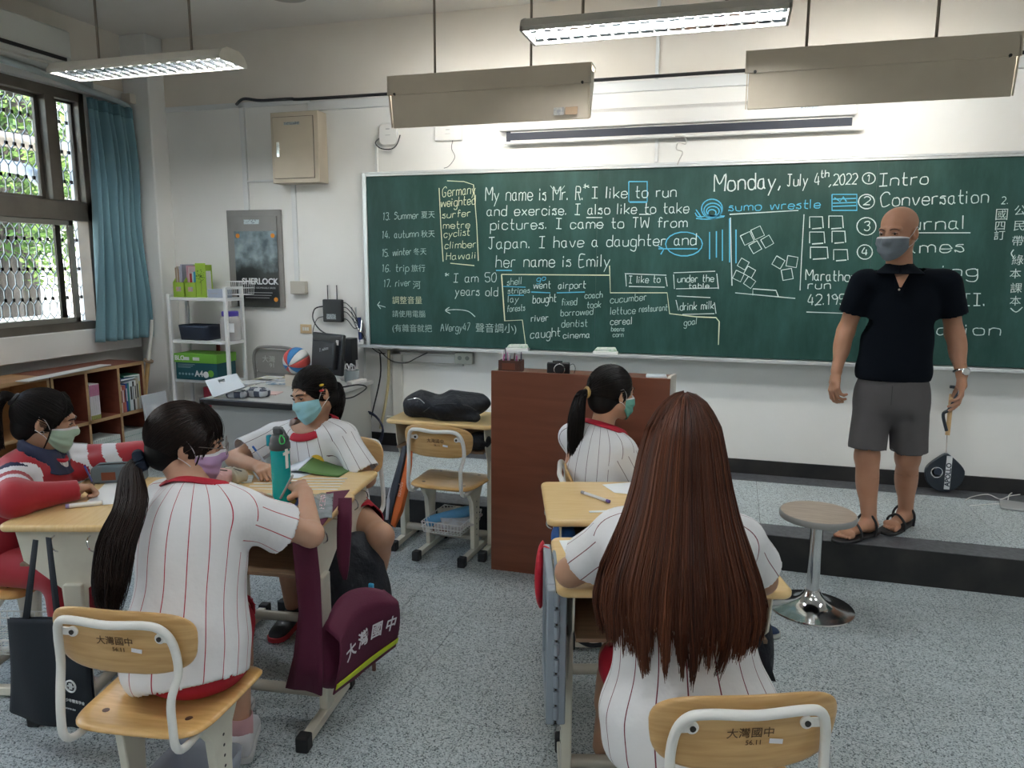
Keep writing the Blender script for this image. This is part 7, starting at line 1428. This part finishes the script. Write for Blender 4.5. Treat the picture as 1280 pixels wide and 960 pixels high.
build('carry_loop', MB().tube(crv([(.0, 0, .27), (.022, -.01, .268), (.034, -.01, .25), (.036, -.004, .232)], 5), .004, 8), GL_, t); build('blue_latch', MB().box((-.036, -.01, .225), (.014, .02, .04)), mat('turquoise_latch', (.01, .30, .38), .4), t, bev=.004)
build('green_cord', MB().tube(crv([(.02, -.02, .25), (.034, -.022, .238), (.036, -.026, .225), (.026, -.032, .222), (.02, -.03, .235)], 5, True), .0022, 6, closed=True), mat('green_cord', (.05, .5, .12), .5), t)
build('charm', MB().box((.034, -.012, .165), (.004, .014, .07)).box((.034, -.014, .185), (.005, .034, .010)), WHITE, t, bev=.001)
# pencil case, paper, pen, tube on the red-jacket desk
P0 = at(150, 601, z=ZA); t = thing('pencil_case', 'grey-blue canvas pencil case with brown leather patch on the left desk', 'pencil case', tuple(P0), R(28)); GC = mat('grey_canvas', (.135, .175, .20), .8, bump=.2, bscale=200)
build('case_body', MB().prism([(-.10, 0), (.10, 0), (.10, .045), (.088, .062), (.06, .072), (-.075, .072), (-.095, .06)], -.034, .034, Matrix(((1, 0, 0, 0), (0, 0, 1, 0), (0, 1, 0, 0), (0, 0, 0, 1)))), GC, t, bev=.009, seg=3)
build('leather_patch', MB().box((-.03, -.0352, .030), (.052, .002, .032)), mat('brown_leather', (.20, .055, .025), .6, bump=.15), t, bev=.001); build('zip', MB().tube(crv([(-.095, -.012, .055), (-.06, -.016, .0735), (.05, -.016, .0735), (.095, -.01, .056)], 6), .003, 6), DARKM, t)
sheet('worksheet', 'white worksheet under the hand of the pupil in the red jacket', 'paper', ((102, 634), (132, 604), (172, 604), (160, 628)), ZA, PAPER); stick('white_tube', 'white correction tube lying near the front edge of the left desk', 'tube', at(82, 633, z=ZA + .008), at(128, 628, z=ZA + .008), .008, (('tube_body', .1, 1, 0, WHITE), ('violet_cap', 0, .1, .0082, mat('violet_plastic', (.3, .25, .5), .4))))
stick('pen', 'blue pen held by the pupil in the red jacket', 'pen', at(106, 583, y=2.08), at(117, 606, z=ZA + .02), .0035, (('barrel', 0, .8, 0, mat('pen_blue', (.03, .05, .35), .35)), ('grip', .78, 1, .004, BLACKP)))
# centre desk things
GP_ = mat('mint_paper', (.50, .66, .50), .7)
sheet('green_sheet', 'mint green sheet under the writing hand by the tumbler', 'paper', ((310, 619), (338, 617), (352, 634), (338, 640), (318, 630)), ZB, GP_)
sheet('note_sheet', 'white note sheets under the hand of the pupil in the blue mask', 'paper', ((314, 587), (338, 583), (388, 583), (391, 592), (372, 598), (322, 599)), ZC, mat('ruled_paper', (.74, .80, .86), .7), .002)
P0 = at(404, 590, z=ZC); t = thing('open_book', 'open book with green cover lying behind the paper strips', 'book', tuple(P0), R(2)); GB = mat('green_cover2', (.10, .20, .055), .5)
build('cover', MB().grid(lambda u, v: (-.085 + .19 * u, -.06 + .14 * v, .003 + .045 * (1 - u) ** 2 * (.35 + .65 * v)), 14, 6), GB, t, solid=.002); build('pages', MB().grid(lambda u, v: (-.085 - .10 * u, -.06 + .13 * v, .046 * (.35 + .65 * v) * (1 - u) + .003 + .002 * math.sin(u * 9)), 12, 6), mat('ruled_paper', (.74, .80, .86), .7), t, solid=.003)
n = 0
for col, (xa, xb) in enumerate(((-1.92, -1.78), (-1.70, -1.56))):
    for k in range(5 if col else 4):
        x0, x1, y = (378 - 3 * k, 434 - 3 * k, 598 + 3.4 * k) if col else (322 - 5 * k, 372 - 2 * k, 600.5 + 3.6 * k); a, b = at(x0, y, z=ZC), at(x1, y + .3, z=ZC); c = (a + b) / 2; d = b - a
        o = build('paper_strip', MB().box((0, 0, .0008), (d.length, .0085, .0012), rz=math.atan2(d.y, d.x)), PAPER, loc=tuple(c)); tag(o, ('white paper strip in the %s column beside the green book' if col else 'white paper strip in the %s column beside the tumbler') % ('right' if col else 'left'), 'paper strip', 'paper strips on the desk, %s column' % ('right' if col else 'left'))
stick('pen', 'white and blue pen held by the pupil in the blue mask', 'pen', at(316, 558, y=2.66), at(336, 585, z=ZC + .02), .0042, (('barrel', .12, 1, 0, mat('pen_white', (.62, .68, .78), .35)), ('cap_end', 0, .2, .0045, mat('pen_blue2', (.03, .15, .55), .35))))
stick('pen', 'grey pen held by the ponytailed pupil near the tumbler', 'pen', at(366, 594, y=2.20), at(349, 626, z=ZB + .012), .0042, (('barrel', 0, .9, 0, mat('pen_grey', (.30, .32, .32), .4)), ('tip', .9, 1, .002, BLACKP)))
t = pouch('pink pencil pouch between the two facing pupils', tuple(at(262, 606, z=ZC)), .19, .09, .065, R(10), mat('pink_pouch', (.62, .36, .34), .7, bump=.2, bscale=60)); t = pouch('open beige mesh pouch beside the pink one', tuple(at(292, 602, z=ZC)), .13, .07, .055, R(-15), mat('beige_mesh', (.42, .38, .29), .7, bump=.3, bscale=120))
sheet('teal_packet', 'small white and teal packet beside the beige pouch', 'packet', ((301, 604), (306, 595), (317, 596), (314, 604)), ZC, mat('teal_packet', (.35, .58, .60), .4, col2=(.75, .76, .75), scale=60), .006)
sheet('flat_strap', 'maroon shoulder strap lying flat across the corner of the tumbler desk', 'strap', ((408, 616), (437, 613), (395, 668), (379, 672), (377, 664)), ZB, mat('maroon_canvas', (.095, .010, .035), .75, bump=.25, bscale=150), .003)
CLR = mat('clear_pouch', (.60, .66, .68), .12, alpha=.55, col2=(.38, .44, .46), scale=30)
P4 = [at(x, y, z=ZB + .004) for x, y in ((375, 619), (417, 617), (415, 648), (372, 650))]; c = sum(P4, Vector()) / 4; t = thing('clear_pouch', 'transparent zip pouch with stationery on the tumbler desk corner', 'pouch', tuple(c))
def pl(u, v): a = P4[3].lerp(P4[2], u); b = P4[0].lerp(P4[1], u); p = a.lerp(b, v) - c; return (p.x, p.y, p.z + .014 * math.sin(PI * u) * math.sin(PI * v) + .002 * math.sin(17 * u + 9 * v) + .002)
build('film', MB().grid(pl, 18, 14), CLR, t, solid=.001); build('red_print', MB().grid(lambda u, v: tuple(Vector(pl(.62 + .16 * u, .25 + .6 * v)) + Vector((0, 0, .001))), 6, 6), mat('red_faint_print', (.60, .25, .30), .6, col2=(.6, .62, .62), scale=90), t)
for i, (u, v, c_) in enumerate(((.25, .3, (.05, .2, .3)), (.45, .35, (.5, .5, .5)), (.3, .6, (.2, .2, .25)))): p = Vector(pl(u, v)); build('small_item', MB().box((p.x, p.y, .006), (.05, .012, .006), rz=.8 * i), mat('item_%d' % i, c_, .5), t)
for i, (a, b, nm, c1, c2) in enumerate((((375, 617), (363, 633), 'black and yellow', (.02, .02, .02), (.6, .45, .05)), ((374, 622), (366, 643), 'blue and white', (.03, .08, .35), (.7, .7, .75)), ((378, 624), (371, 645), 'red and blue', (.45, .05, .08), (.03, .06, .3)))):
    stick('pen', nm + ' pen lying between the tumbler and the clear pouch', 'pen', at(*a, z=ZB + .005), at(*b, z=ZB + .005), .0048, (('barrel', 0, .55, 0, mat('pb%d' % i, c1, .35)), ('lower_barrel', .55, 1, 0, mat('pc%d' % i, c2, .35))))
# right desks
sheet('note_sheet', 'white sheet near the left edge of the near right desk', 'paper', ((699, 676), (722, 675), (722, 700), (712, 702)), ZN, PAPER); sheet('note_sheet', 'white sheet corner on the far right desk beside the long hair', 'paper', ((753, 606), (790, 603), (790, 618), (768, 616)), ZF, PAPER)
sheet('paper_slip', 'thin white slip near the front edge of the far right desk', 'paper', ((736, 639), (760, 638), (760, 640), (737, 641)), ZF, PAPER); stick('marker_pen', 'white and purple marker pen lying on the far right desk', 'pen', at(727, 615, z=ZF + .007), at(762, 627, z=ZF + .007), .0055, (('cap', 0, .12, .0058, mat('pen_tip_grey', (.25, .25, .28), .4)), ('barrel', .12, .9, 0, mat('marker_white', (.62, .62, .66), .35)), ('purple_end', .9, 1, .006, mat('pen_purple', (.12, .08, .35), .4))))
# maroon school bag
MRN = mat('maroon_canvas', (.095, .010, .035), .75, bump=.25, bscale=150); bd_ = _n((.17, .985, 0)); bn_ = np.cross(bd_, (0, 0, 1)); O_ = A_(at(405, 865, y=2.0))
t = thing('school_bag', 'maroon school shoulder bag with white characters and yellow stripe hanging off the tumbler desk', 'bag', tuple(O_)); W_ = .35; Hh = .215
def flap(u, v):       # u along the bag, v up
    z = v * (Hh + .075 * math.sin(PI * min(1, u * 1.02) ** .8) * v + .01) - .045 * (1 - v) * math.sin(PI * u) * 0; out = .040 + .030 * math.sin(PI * v * .62) + .010 * math.sin(u * 7 + v * 3) * v; k = u * W_ * (1 - .06 * v)
    if v > .86: out -= (v - .86) / .14 * .055
    return tuple(bd_ * k + bn_ * out + A_((0, 0, z)))
build('flap', MB().grid(flap, 30, 26), MRN, t, solid=.004)
cloth('bag_body', [('e', (O_ + bd_ * W_ * .49 - bn_ * .025 + A_((0, 0, .11)), np.stack([bd_, -bn_, A_((0, 0, 1))], 1), A_((W_ * .50, .045, .14))), .02, False), ('e', (O_ + bd_ * W_ * .47 - bn_ * .025 + A_((0, 0, .05)), np.stack([bd_, -bn_, A_((0, 0, 1))], 1), A_((W_ * .49, .045, .09))), .05, False)], MRN, t, .009, (), .0025, 4, solid=0)
sg = MB(); g0, g1 = A_(at(366, 678, y=1.985)), A_(at(396, 680, y=1.99)); sgp = [((366, 672), (395, 676)), ((369, 715), (399, 720)), ((374, 765), (402, 775)), ((368, 820), (405, 835)), ((359, 858), (404, 868))]
V = []; yy = [1.975, 1.975, 1.98, 1.99, 1.995]
for i, (a, b) in enumerate(sgp):
    for k in range(5): p = A_(at(a[0] + (b[0] - a[0]) * k / 4, a[1] + (b[1] - a[1]) * k / 4, y=yy[i])) - O_; V.append(tuple(p + A_((0, .006 * math.sin(k * 1.7 + i), 0))))
build('gusset_strap', MB().add(V, [(i * 5 + j, i * 5 + j + 1, (i + 1) * 5 + j + 1, (i + 1) * 5 + j) for i in range(4) for j in range(4)]), MRN, t, solid=.006)
V = []
for i, (a, b) in enumerate([((424, 622), (440, 622)), ((422, 660), (440, 655)), ((422, 695), (438, 690)), ((425, 712), (436, 712)), ((430, 724), (434, 724))]):
    for k in range(4): p = A_(at(a[0] + (b[0] - a[0]) * k / 3, a[1] + (b[1] - a[1]) * k / 3, y=2.24)) - O_; V.append(tuple(p))
build('rear_strap', MB().add(V, [(i * 4 + j, i * 4 + j + 1, (i + 1) * 4 + j + 1, (i + 1) * 4 + j) for i in range(4) for j in range(3)]), MRN, t, solid=.006)
YL = mat('neon_stripe', (.62, .72, .02), .5); build('neon_stripe', MB().grid(lambda u, v: tuple(A_(flap(u, .085 + .10 * v + .0 * u)) + bn_ * .0045), 30, 5), YL, t, solid=.001)
for i, ch in enumerate('大灣國中'):
    u = .15 + .215 * i; v = .54; p = A_(flap(u, v)) + bn_ * .009; q = A_(flap(u + .03, v)) - A_(flap(u - .03, v)); w_ = A_(flap(u, v + .05)) - A_(flap(u, v - .05)); text('white_lettering', ch, .060, mat('bag_print', (.74, .70, .74), .6), t, frame(p, q, w_), offset=.001)
for p_ in ((388, 762), (464, 735)): build('blue_buckle', MB().box((0, 0, 0), (.02, .012, .035)), mat('buckle_blue', (.05, .40, .68), .4), t, bev=.004, loc=tuple(A_(at(*p_, y=2.0 if p_[0] < 400 else 2.3)) - O_))
# black backpack behind it
c = A_(at(449, 738, y=2.60)); t = thing('backpack', 'black backpack hanging on the far left desk behind the maroon bag', 'backpack', (c[0], c[1], c[2] - .2)); BF_ = mat('black_nylon', (.008, .010, .015), .72, bump=1, bscale=16)
cloth('bag_body', [E_(c + A_((-.02, 0, .03)), (.11, .12, .20), k=.03), E_(c + A_((.05, .0, -.04)), (.085, .10, .13), k=.04), E_(c + A_((.075, -.04, -.06)), (.055, .07, .09), k=.03)], BF_, t, .008, (), .007, 12, solid=0, folds=lambda g: .010 * np.abs(np.sin(g[:, 0] * 19 + 16 * g[:, 2])) - .006)
build('hanging_strap', MB().tube(crv([tuple(c + A_((.11, -.08, -.10)) - A_(t.location)), tuple(c + A_((.115, -.10, -.19)) - A_(t.location)), tuple(c + A_((.11, -.10, -.25)) - A_(t.location))], 5), .005, 6), BF_, t); build('key_charm', MB().box(tuple(c + A_((.11, -.10, -.265)) - A_(t.location)), (.014, .012, .035)), mat('charm_brown', (.2, .1, .08), .5), t, bev=.003)
text('small_lettering', 'sport', .028, WP, t, frame(c + A_((.045, -.125, .04)) - A_(t.location), (1, 0, .45), (-.4, .1, 1)))
# tote bag
tl, tr_, bl, br = (A_(at(*p, y=1.72)) for p in ((12, 772), (112, 776), (13, 888), (120, 908))); t = thing('tote_bag', 'black cotton tote bag with white print hanging off the left desk', 'bag', tuple(bl)); TB_ = mat('black_cotton', (.008, .012, .018), .85, bump=.2, bscale=160)
def tote(s_): return lambda u, v: tuple((bl * (1 - u) + br * u) * (1 - v) + (tl * (1 - u) + tr_ * u) * v + A_((0, s_ * (.004 + .030 * math.sin(PI * u) ** .6 * (1 - v * .85)) + .006 * math.sin(9 * u + 4 * v), 0)) - bl)
build('front_cloth', MB().grid(tote(-1), 22, 20), TB_, t, solid=.002); build('back_cloth', MB().grid(tote(1), 22, 20), TB_, t, solid=.002)
for a, b in (((30, 772), (44, 675)), ((72, 774), (60, 672))):
    p, q = A_(at(*a, y=1.715)) - bl, A_(at(*b, y=1.745)) - bl; build('handle', MB().add([tuple(p + A_((-.014, 0, -.03))), tuple(p + A_((.014, 0, -.03))), tuple(q + A_((.010, 0, 0))), tuple(q + A_((-.010, 0, 0)))], [(0, 1, 2, 3)]), TB_, t, solid=.003)
lg = A_(at(88, 858, y=1.684)) - bl; build('round_logo', MB().tube([tuple(lg + A_((.019 * math.cos(q), 0, .019 * math.sin(q)))) for q in [2 * PI * j / 24 for j in range(24)]], .003, 5, closed=True, flatx=1).box(tuple(lg), (.012, .002, .020)).box(tuple(lg), (.026, .002, .004)), WP, t)
for i, (y, s_) in enumerate(((876, '中國青少年體育學會'), (881, 'TEL:0000-0000'), (886, 'www.tw'))): text('white_lettering', s_, .0125, WP, t, frame(A_(at(88, y, y=1.683)) - bl, (1, 0, -.03), (0, 0, 1))) if i != 1 else None
build('floor_pad', MB().box((.20, .05, -bl[2] * 0 - .03), (.10, .03, .02)), TB_, t)
# plastic bin under the near chair
t = thing('plastic_bin', 'grey translucent plastic bin under the chair at lower left', 'bin', (-1.45, 1.60, .0), R(8)); BN = mat('grey_translucent', (.40, .43, .50), .25, alpha=.85)
build('bin_wall', MB().grid(lambda u, v: (lambda p: (p[0] * (.86 + .14 * v), p[1] * (.86 + .14 * v), .004 + v * .155))(rrect(.22, .30, .03, 4)[int(round(u * 20)) % 20]), 20, 6, True), BN, t, solid=.003); build('bin_floor', MB().prism([(x * .86, y * .86) for x, y in rrect(.22, .30, .03, 4)], 0, .005), BN, t)
# things at the desk beside the lectern
c = A_(at(560, 505, y=3.86)); c[2] = .752 + .075; t = thing('backpack', 'large black backpack lying on the desk beside the lectern', 'backpack', (c[0], c[1], .752))
cloth('bag_body', [E_(c + A_((0, 0, -.01)), (.22, .12, .062), k=.03), E_(c + A_((-.15, -.02, .0)), (.10, .11, .07), k=.03), E_(c + A_((.10, 0, .015)), (.14, .11, .055), k=.04), C_(c + A_((-.22, -.05, -.045)), c + A_((.2, -.08, -.05)), .028, .025, .02)], BF_, t, .007, (), .007, 22, solid=0, folds=lambda g: .012 * np.abs(np.sin(g[:, 0] * 17 + 14 * g[:, 2] + 9 * g[:, 1])) - .008)
build('zip_line', MB().tube(crv([tuple(c + A_(p) - A_(t.location)) for p in ((-.20, -.10, .03), (-.13, -.118, .045), (-.09, -.122, .02))], 5), .003, 6), CHROME, t)
def seam(P_, pts, m=None, r=.0028, name='piping'): return build(name, MB().tube(crv([tuple(A_(p) - A_(P_.location)) for p in pts], 6), r, 6), m or mat('piping_black', (.03, .033, .04), .5), P_)
seam(t, [c + A_(p) for p in ((-.10, -.118, -.03), (-.04, -.125, .01), (.05, -.125, .028), (.15, -.112, .02), (.20, -.09, -.01))])
# inside the desk tray
t = thing('tray_bundle', 'dark bundle in the tray of the desk beside the lectern', 'bundle', (-1.30, 3.80, .60)); cloth('bundle', [E_((-1.31, 3.79, .645), (.07, .08, .045), k=.02)], BF_, t, .009, (), .004, 3, solid=0)
# umbrella sleeve
ORG = mat('orange_nylon', (.80, .17, .035), .5, bump=.15, bscale=60); GY = mat('dark_grey_nylon', (.03, .035, .045), .55)
u0 = A_(at(512, 560, y=3.70)); u1 = A_(at(487, 655, y=3.62)); t = thing('sports_sack', 'orange and black nylon sack hanging at the left of the desk beside the lectern', 'bag', tuple(u1)); 
def strip(px, m, nm, yo=0):
    V = []; n = len(px)
    for i, (a, b) in enumerate(px):
        y = 3.70 - .08 * i / (n - 1) + yo
        for k in range(4): p = A_(at(a[0] + (b[0] - a[0]) * k / 3, a[1] + (b[1] - a[1]) * k / 3, y=y - .018 * math.sin(PI * k / 3))) - u1; V.append(tuple(p))
    build(nm, MB().add(V, [(i * 4 + j, i * 4 + j + 1, (i + 1) * 4 + j + 1, (i + 1) * 4 + j) for i in range(n - 1) for j in range(3)]), m, t, solid=.02)
strip([((510, 557), (516, 558)), ((506, 580), (515, 582)), ((499, 610), (510, 615)), ((492, 635), (504, 640)), ((488, 655), (494, 660))], ORG, 'orange_panel'); strip([((503, 558), (510, 557)), ((497, 580), (507, 580)), ((489, 608), (501, 610)), ((484, 632), (494, 636)), ((483, 648), (489, 656))], GY, 'grey_panel', .01)
strip([((487, 610), (492, 612)), ((483, 625), (489, 628)), ((482, 645), (486, 650))], mat('pale_nylon', (.45, .45, .48), .6), 'pale_panel', .0); text('side_lettering', 'sports', .035, mat('pale_orange', (.85, .5, .4), .5), t, frame(A_(at(501, 612, y=3.60)) - u1, (-.25, 0, -1), (1, 0, -.25)))
# items in the chair basket
t = thing('blue_roll', 'light blue rolled pouch in the wire basket under the unused chair', 'pouch', tuple(A_(at(560, 652, y=3.76)))); a, b = A_(at(533, 653, y=3.72)) - A_(t.location), A_(at(588, 638, y=3.80)) - A_(t.location)
build('roll', MB().tube([tuple(a), tuple(a * .9 + b * .1), tuple(a * .1 + b * .9), tuple(b)], [.024, .032, .032, .026], 16), mat('sky_blue_fabric', (.10, .30, .50), .6), t)
for i, (dx, rz_, c_, l) in enumerate(((-.02, 12, (.30, .20, .16), 'brown'), (.03, -15, (.50, .42, .42), 'grey-pink'), (.01, 30, (.62, .62, .64), 'pale'))):
    o = build('magazine', MB().box((0, 0, .006), (.17, .23, .012), m=Matrix.Rotation(.12, 3, 'X')), mat('bmag%d' % i, c_, .5, col2=(.55, .52, .5), scale=20, lo=.45, hi=.5), loc=(-1.45 + dx, 3.77, .165 + .016 * i), rz=R(rz_)); tag(o, l + ' magazine in the wire basket under the unused chair', 'magazine')
# hanging at the near right desk
th_ = R(16); ux, uy = A_((math.cos(th_), math.sin(th_), 0)), A_((-math.sin(th_), math.cos(th_), 0)); dc = A_((-.165, 2.12, 0)); loc_ = dc - ux * .315
t = thing('folding_crate', 'grey folded plastic crate hanging at the left side of the near right desk', 'crate', tuple(loc_ + A_((0, 0, .335))), th_); CRG = mat('grey_crate_plastic', (.25, .29, .33), .45)
for k, x in enumerate((-.015, .015)):
    o = build('crate_panel', MB().bx(x - .012, x + .012, -.17, -.13, 0, .40).bx(x - .012, x + .012, .13, .17, 0, .40).bx(x - .012, x + .012, -.13, .13, .34, .40).bx(x - .012, x + .012, -.13, .13, 0, .06), CRG, t, bev=.004)
    for j in range(5): build('bar', MB().bx(x - .006, x + .006, -.11 + .05 * j, -.095 + .05 * j, .06, .34), CRG, o)
for j in range(8): build('hinge_knuckle', MB().tube([(0, -.172, .02 + .048 * j), (0, -.172, .055 + .048 * j)], .008, 8), CRG, t)
build('dark_gap', MB().bx(-.0028, .0028, -.168, .165, .005, .395), DARKM, t); build('hanging_handle', MB().tube(crv([(0, -.06, .40), (0, -.05, .43), (0, .03, .43), (0, .04, .40)], 4), .005, 8), CRG, t)
RB = mat('red_nylon', (.55, .02, .04), .5); q = dc - ux * .345 + uy * .20; t = thing('red_bag', 'red nylon bag hanging behind the grey crate', 'bag', tuple(q + A_((0, 0, .50)))); cloth('bag_body', [E_(q + A_((0, 0, .62)), (.022, .06, .12), k=.02)], RB, t, .008, (), .004, 8, solid=0); build('hanging_loop', MB().tube(crv([(0, -.02, .20), (.02, -.05, .235), (.05, -.06, .225)], 4), .004, 6), RB, t)
q = A_((-.55, 2.50, .68)); t = thing('blue_pouch', 'blue pouch in the tray of the far right desk', 'pouch', (-.54, 2.47, .605)); cloth('pouch_body', [E_((-.535, 2.46, .665), (.045, .06, .055), k=.02)], mat('blue_nylon', (.02, .12, .42), .5), t, .008, (), .002, 8, solid=0)
q = dc + ux * .375; t = thing('black_bag', 'black and orange bag hanging at the right side of the near right desk', 'bag', tuple(q + A_((0, 0, .33)))); Q_ = A_(t.location)
cloth('bag_body', [E_(q + A_((-.06, .02, .44)), (.03, .08, .12), k=.02)], BF_, t, .009, (), .003, 8, solid=0)
for a, b in (((905, 770), (918, 850)), ((930, 770), (957, 850))): p, w_ = A_(at(*a, y=1.98)) - Q_, A_(at(*b, y=1.93)) - Q_; build('webbing_strap', MB().add([tuple(p), tuple(p + A_((.028, 0, 0))), tuple(w_ + A_((.026, 0, 0))), tuple(w_)], [(0, 1, 2, 3)]), BF_, t, solid=.004)
build('orange_trim', MB().bx(-.075, -.055, -.05, .03, .0, .10), ORG, t)
t = thing('strap_bag', 'black bag with looped strap between the legs of the near right desk', 'bag', (-.36, 2.44, .28)); cloth('bag_body', [E_((-.30, 2.46, .40), (.07, .06, .11), k=.02)], BF_, t, .009, (), .003, 5, solid=0); l_ = [A_(at(x, y, y=2.36)) - A_(t.location) for x, y in ((745, 770), (722, 778), (718, 795), (735, 806), (752, 806))]; build('loop_strap', MB().tube(crv([tuple(p) for p in l_], 5), .008, 6), BF_, t)
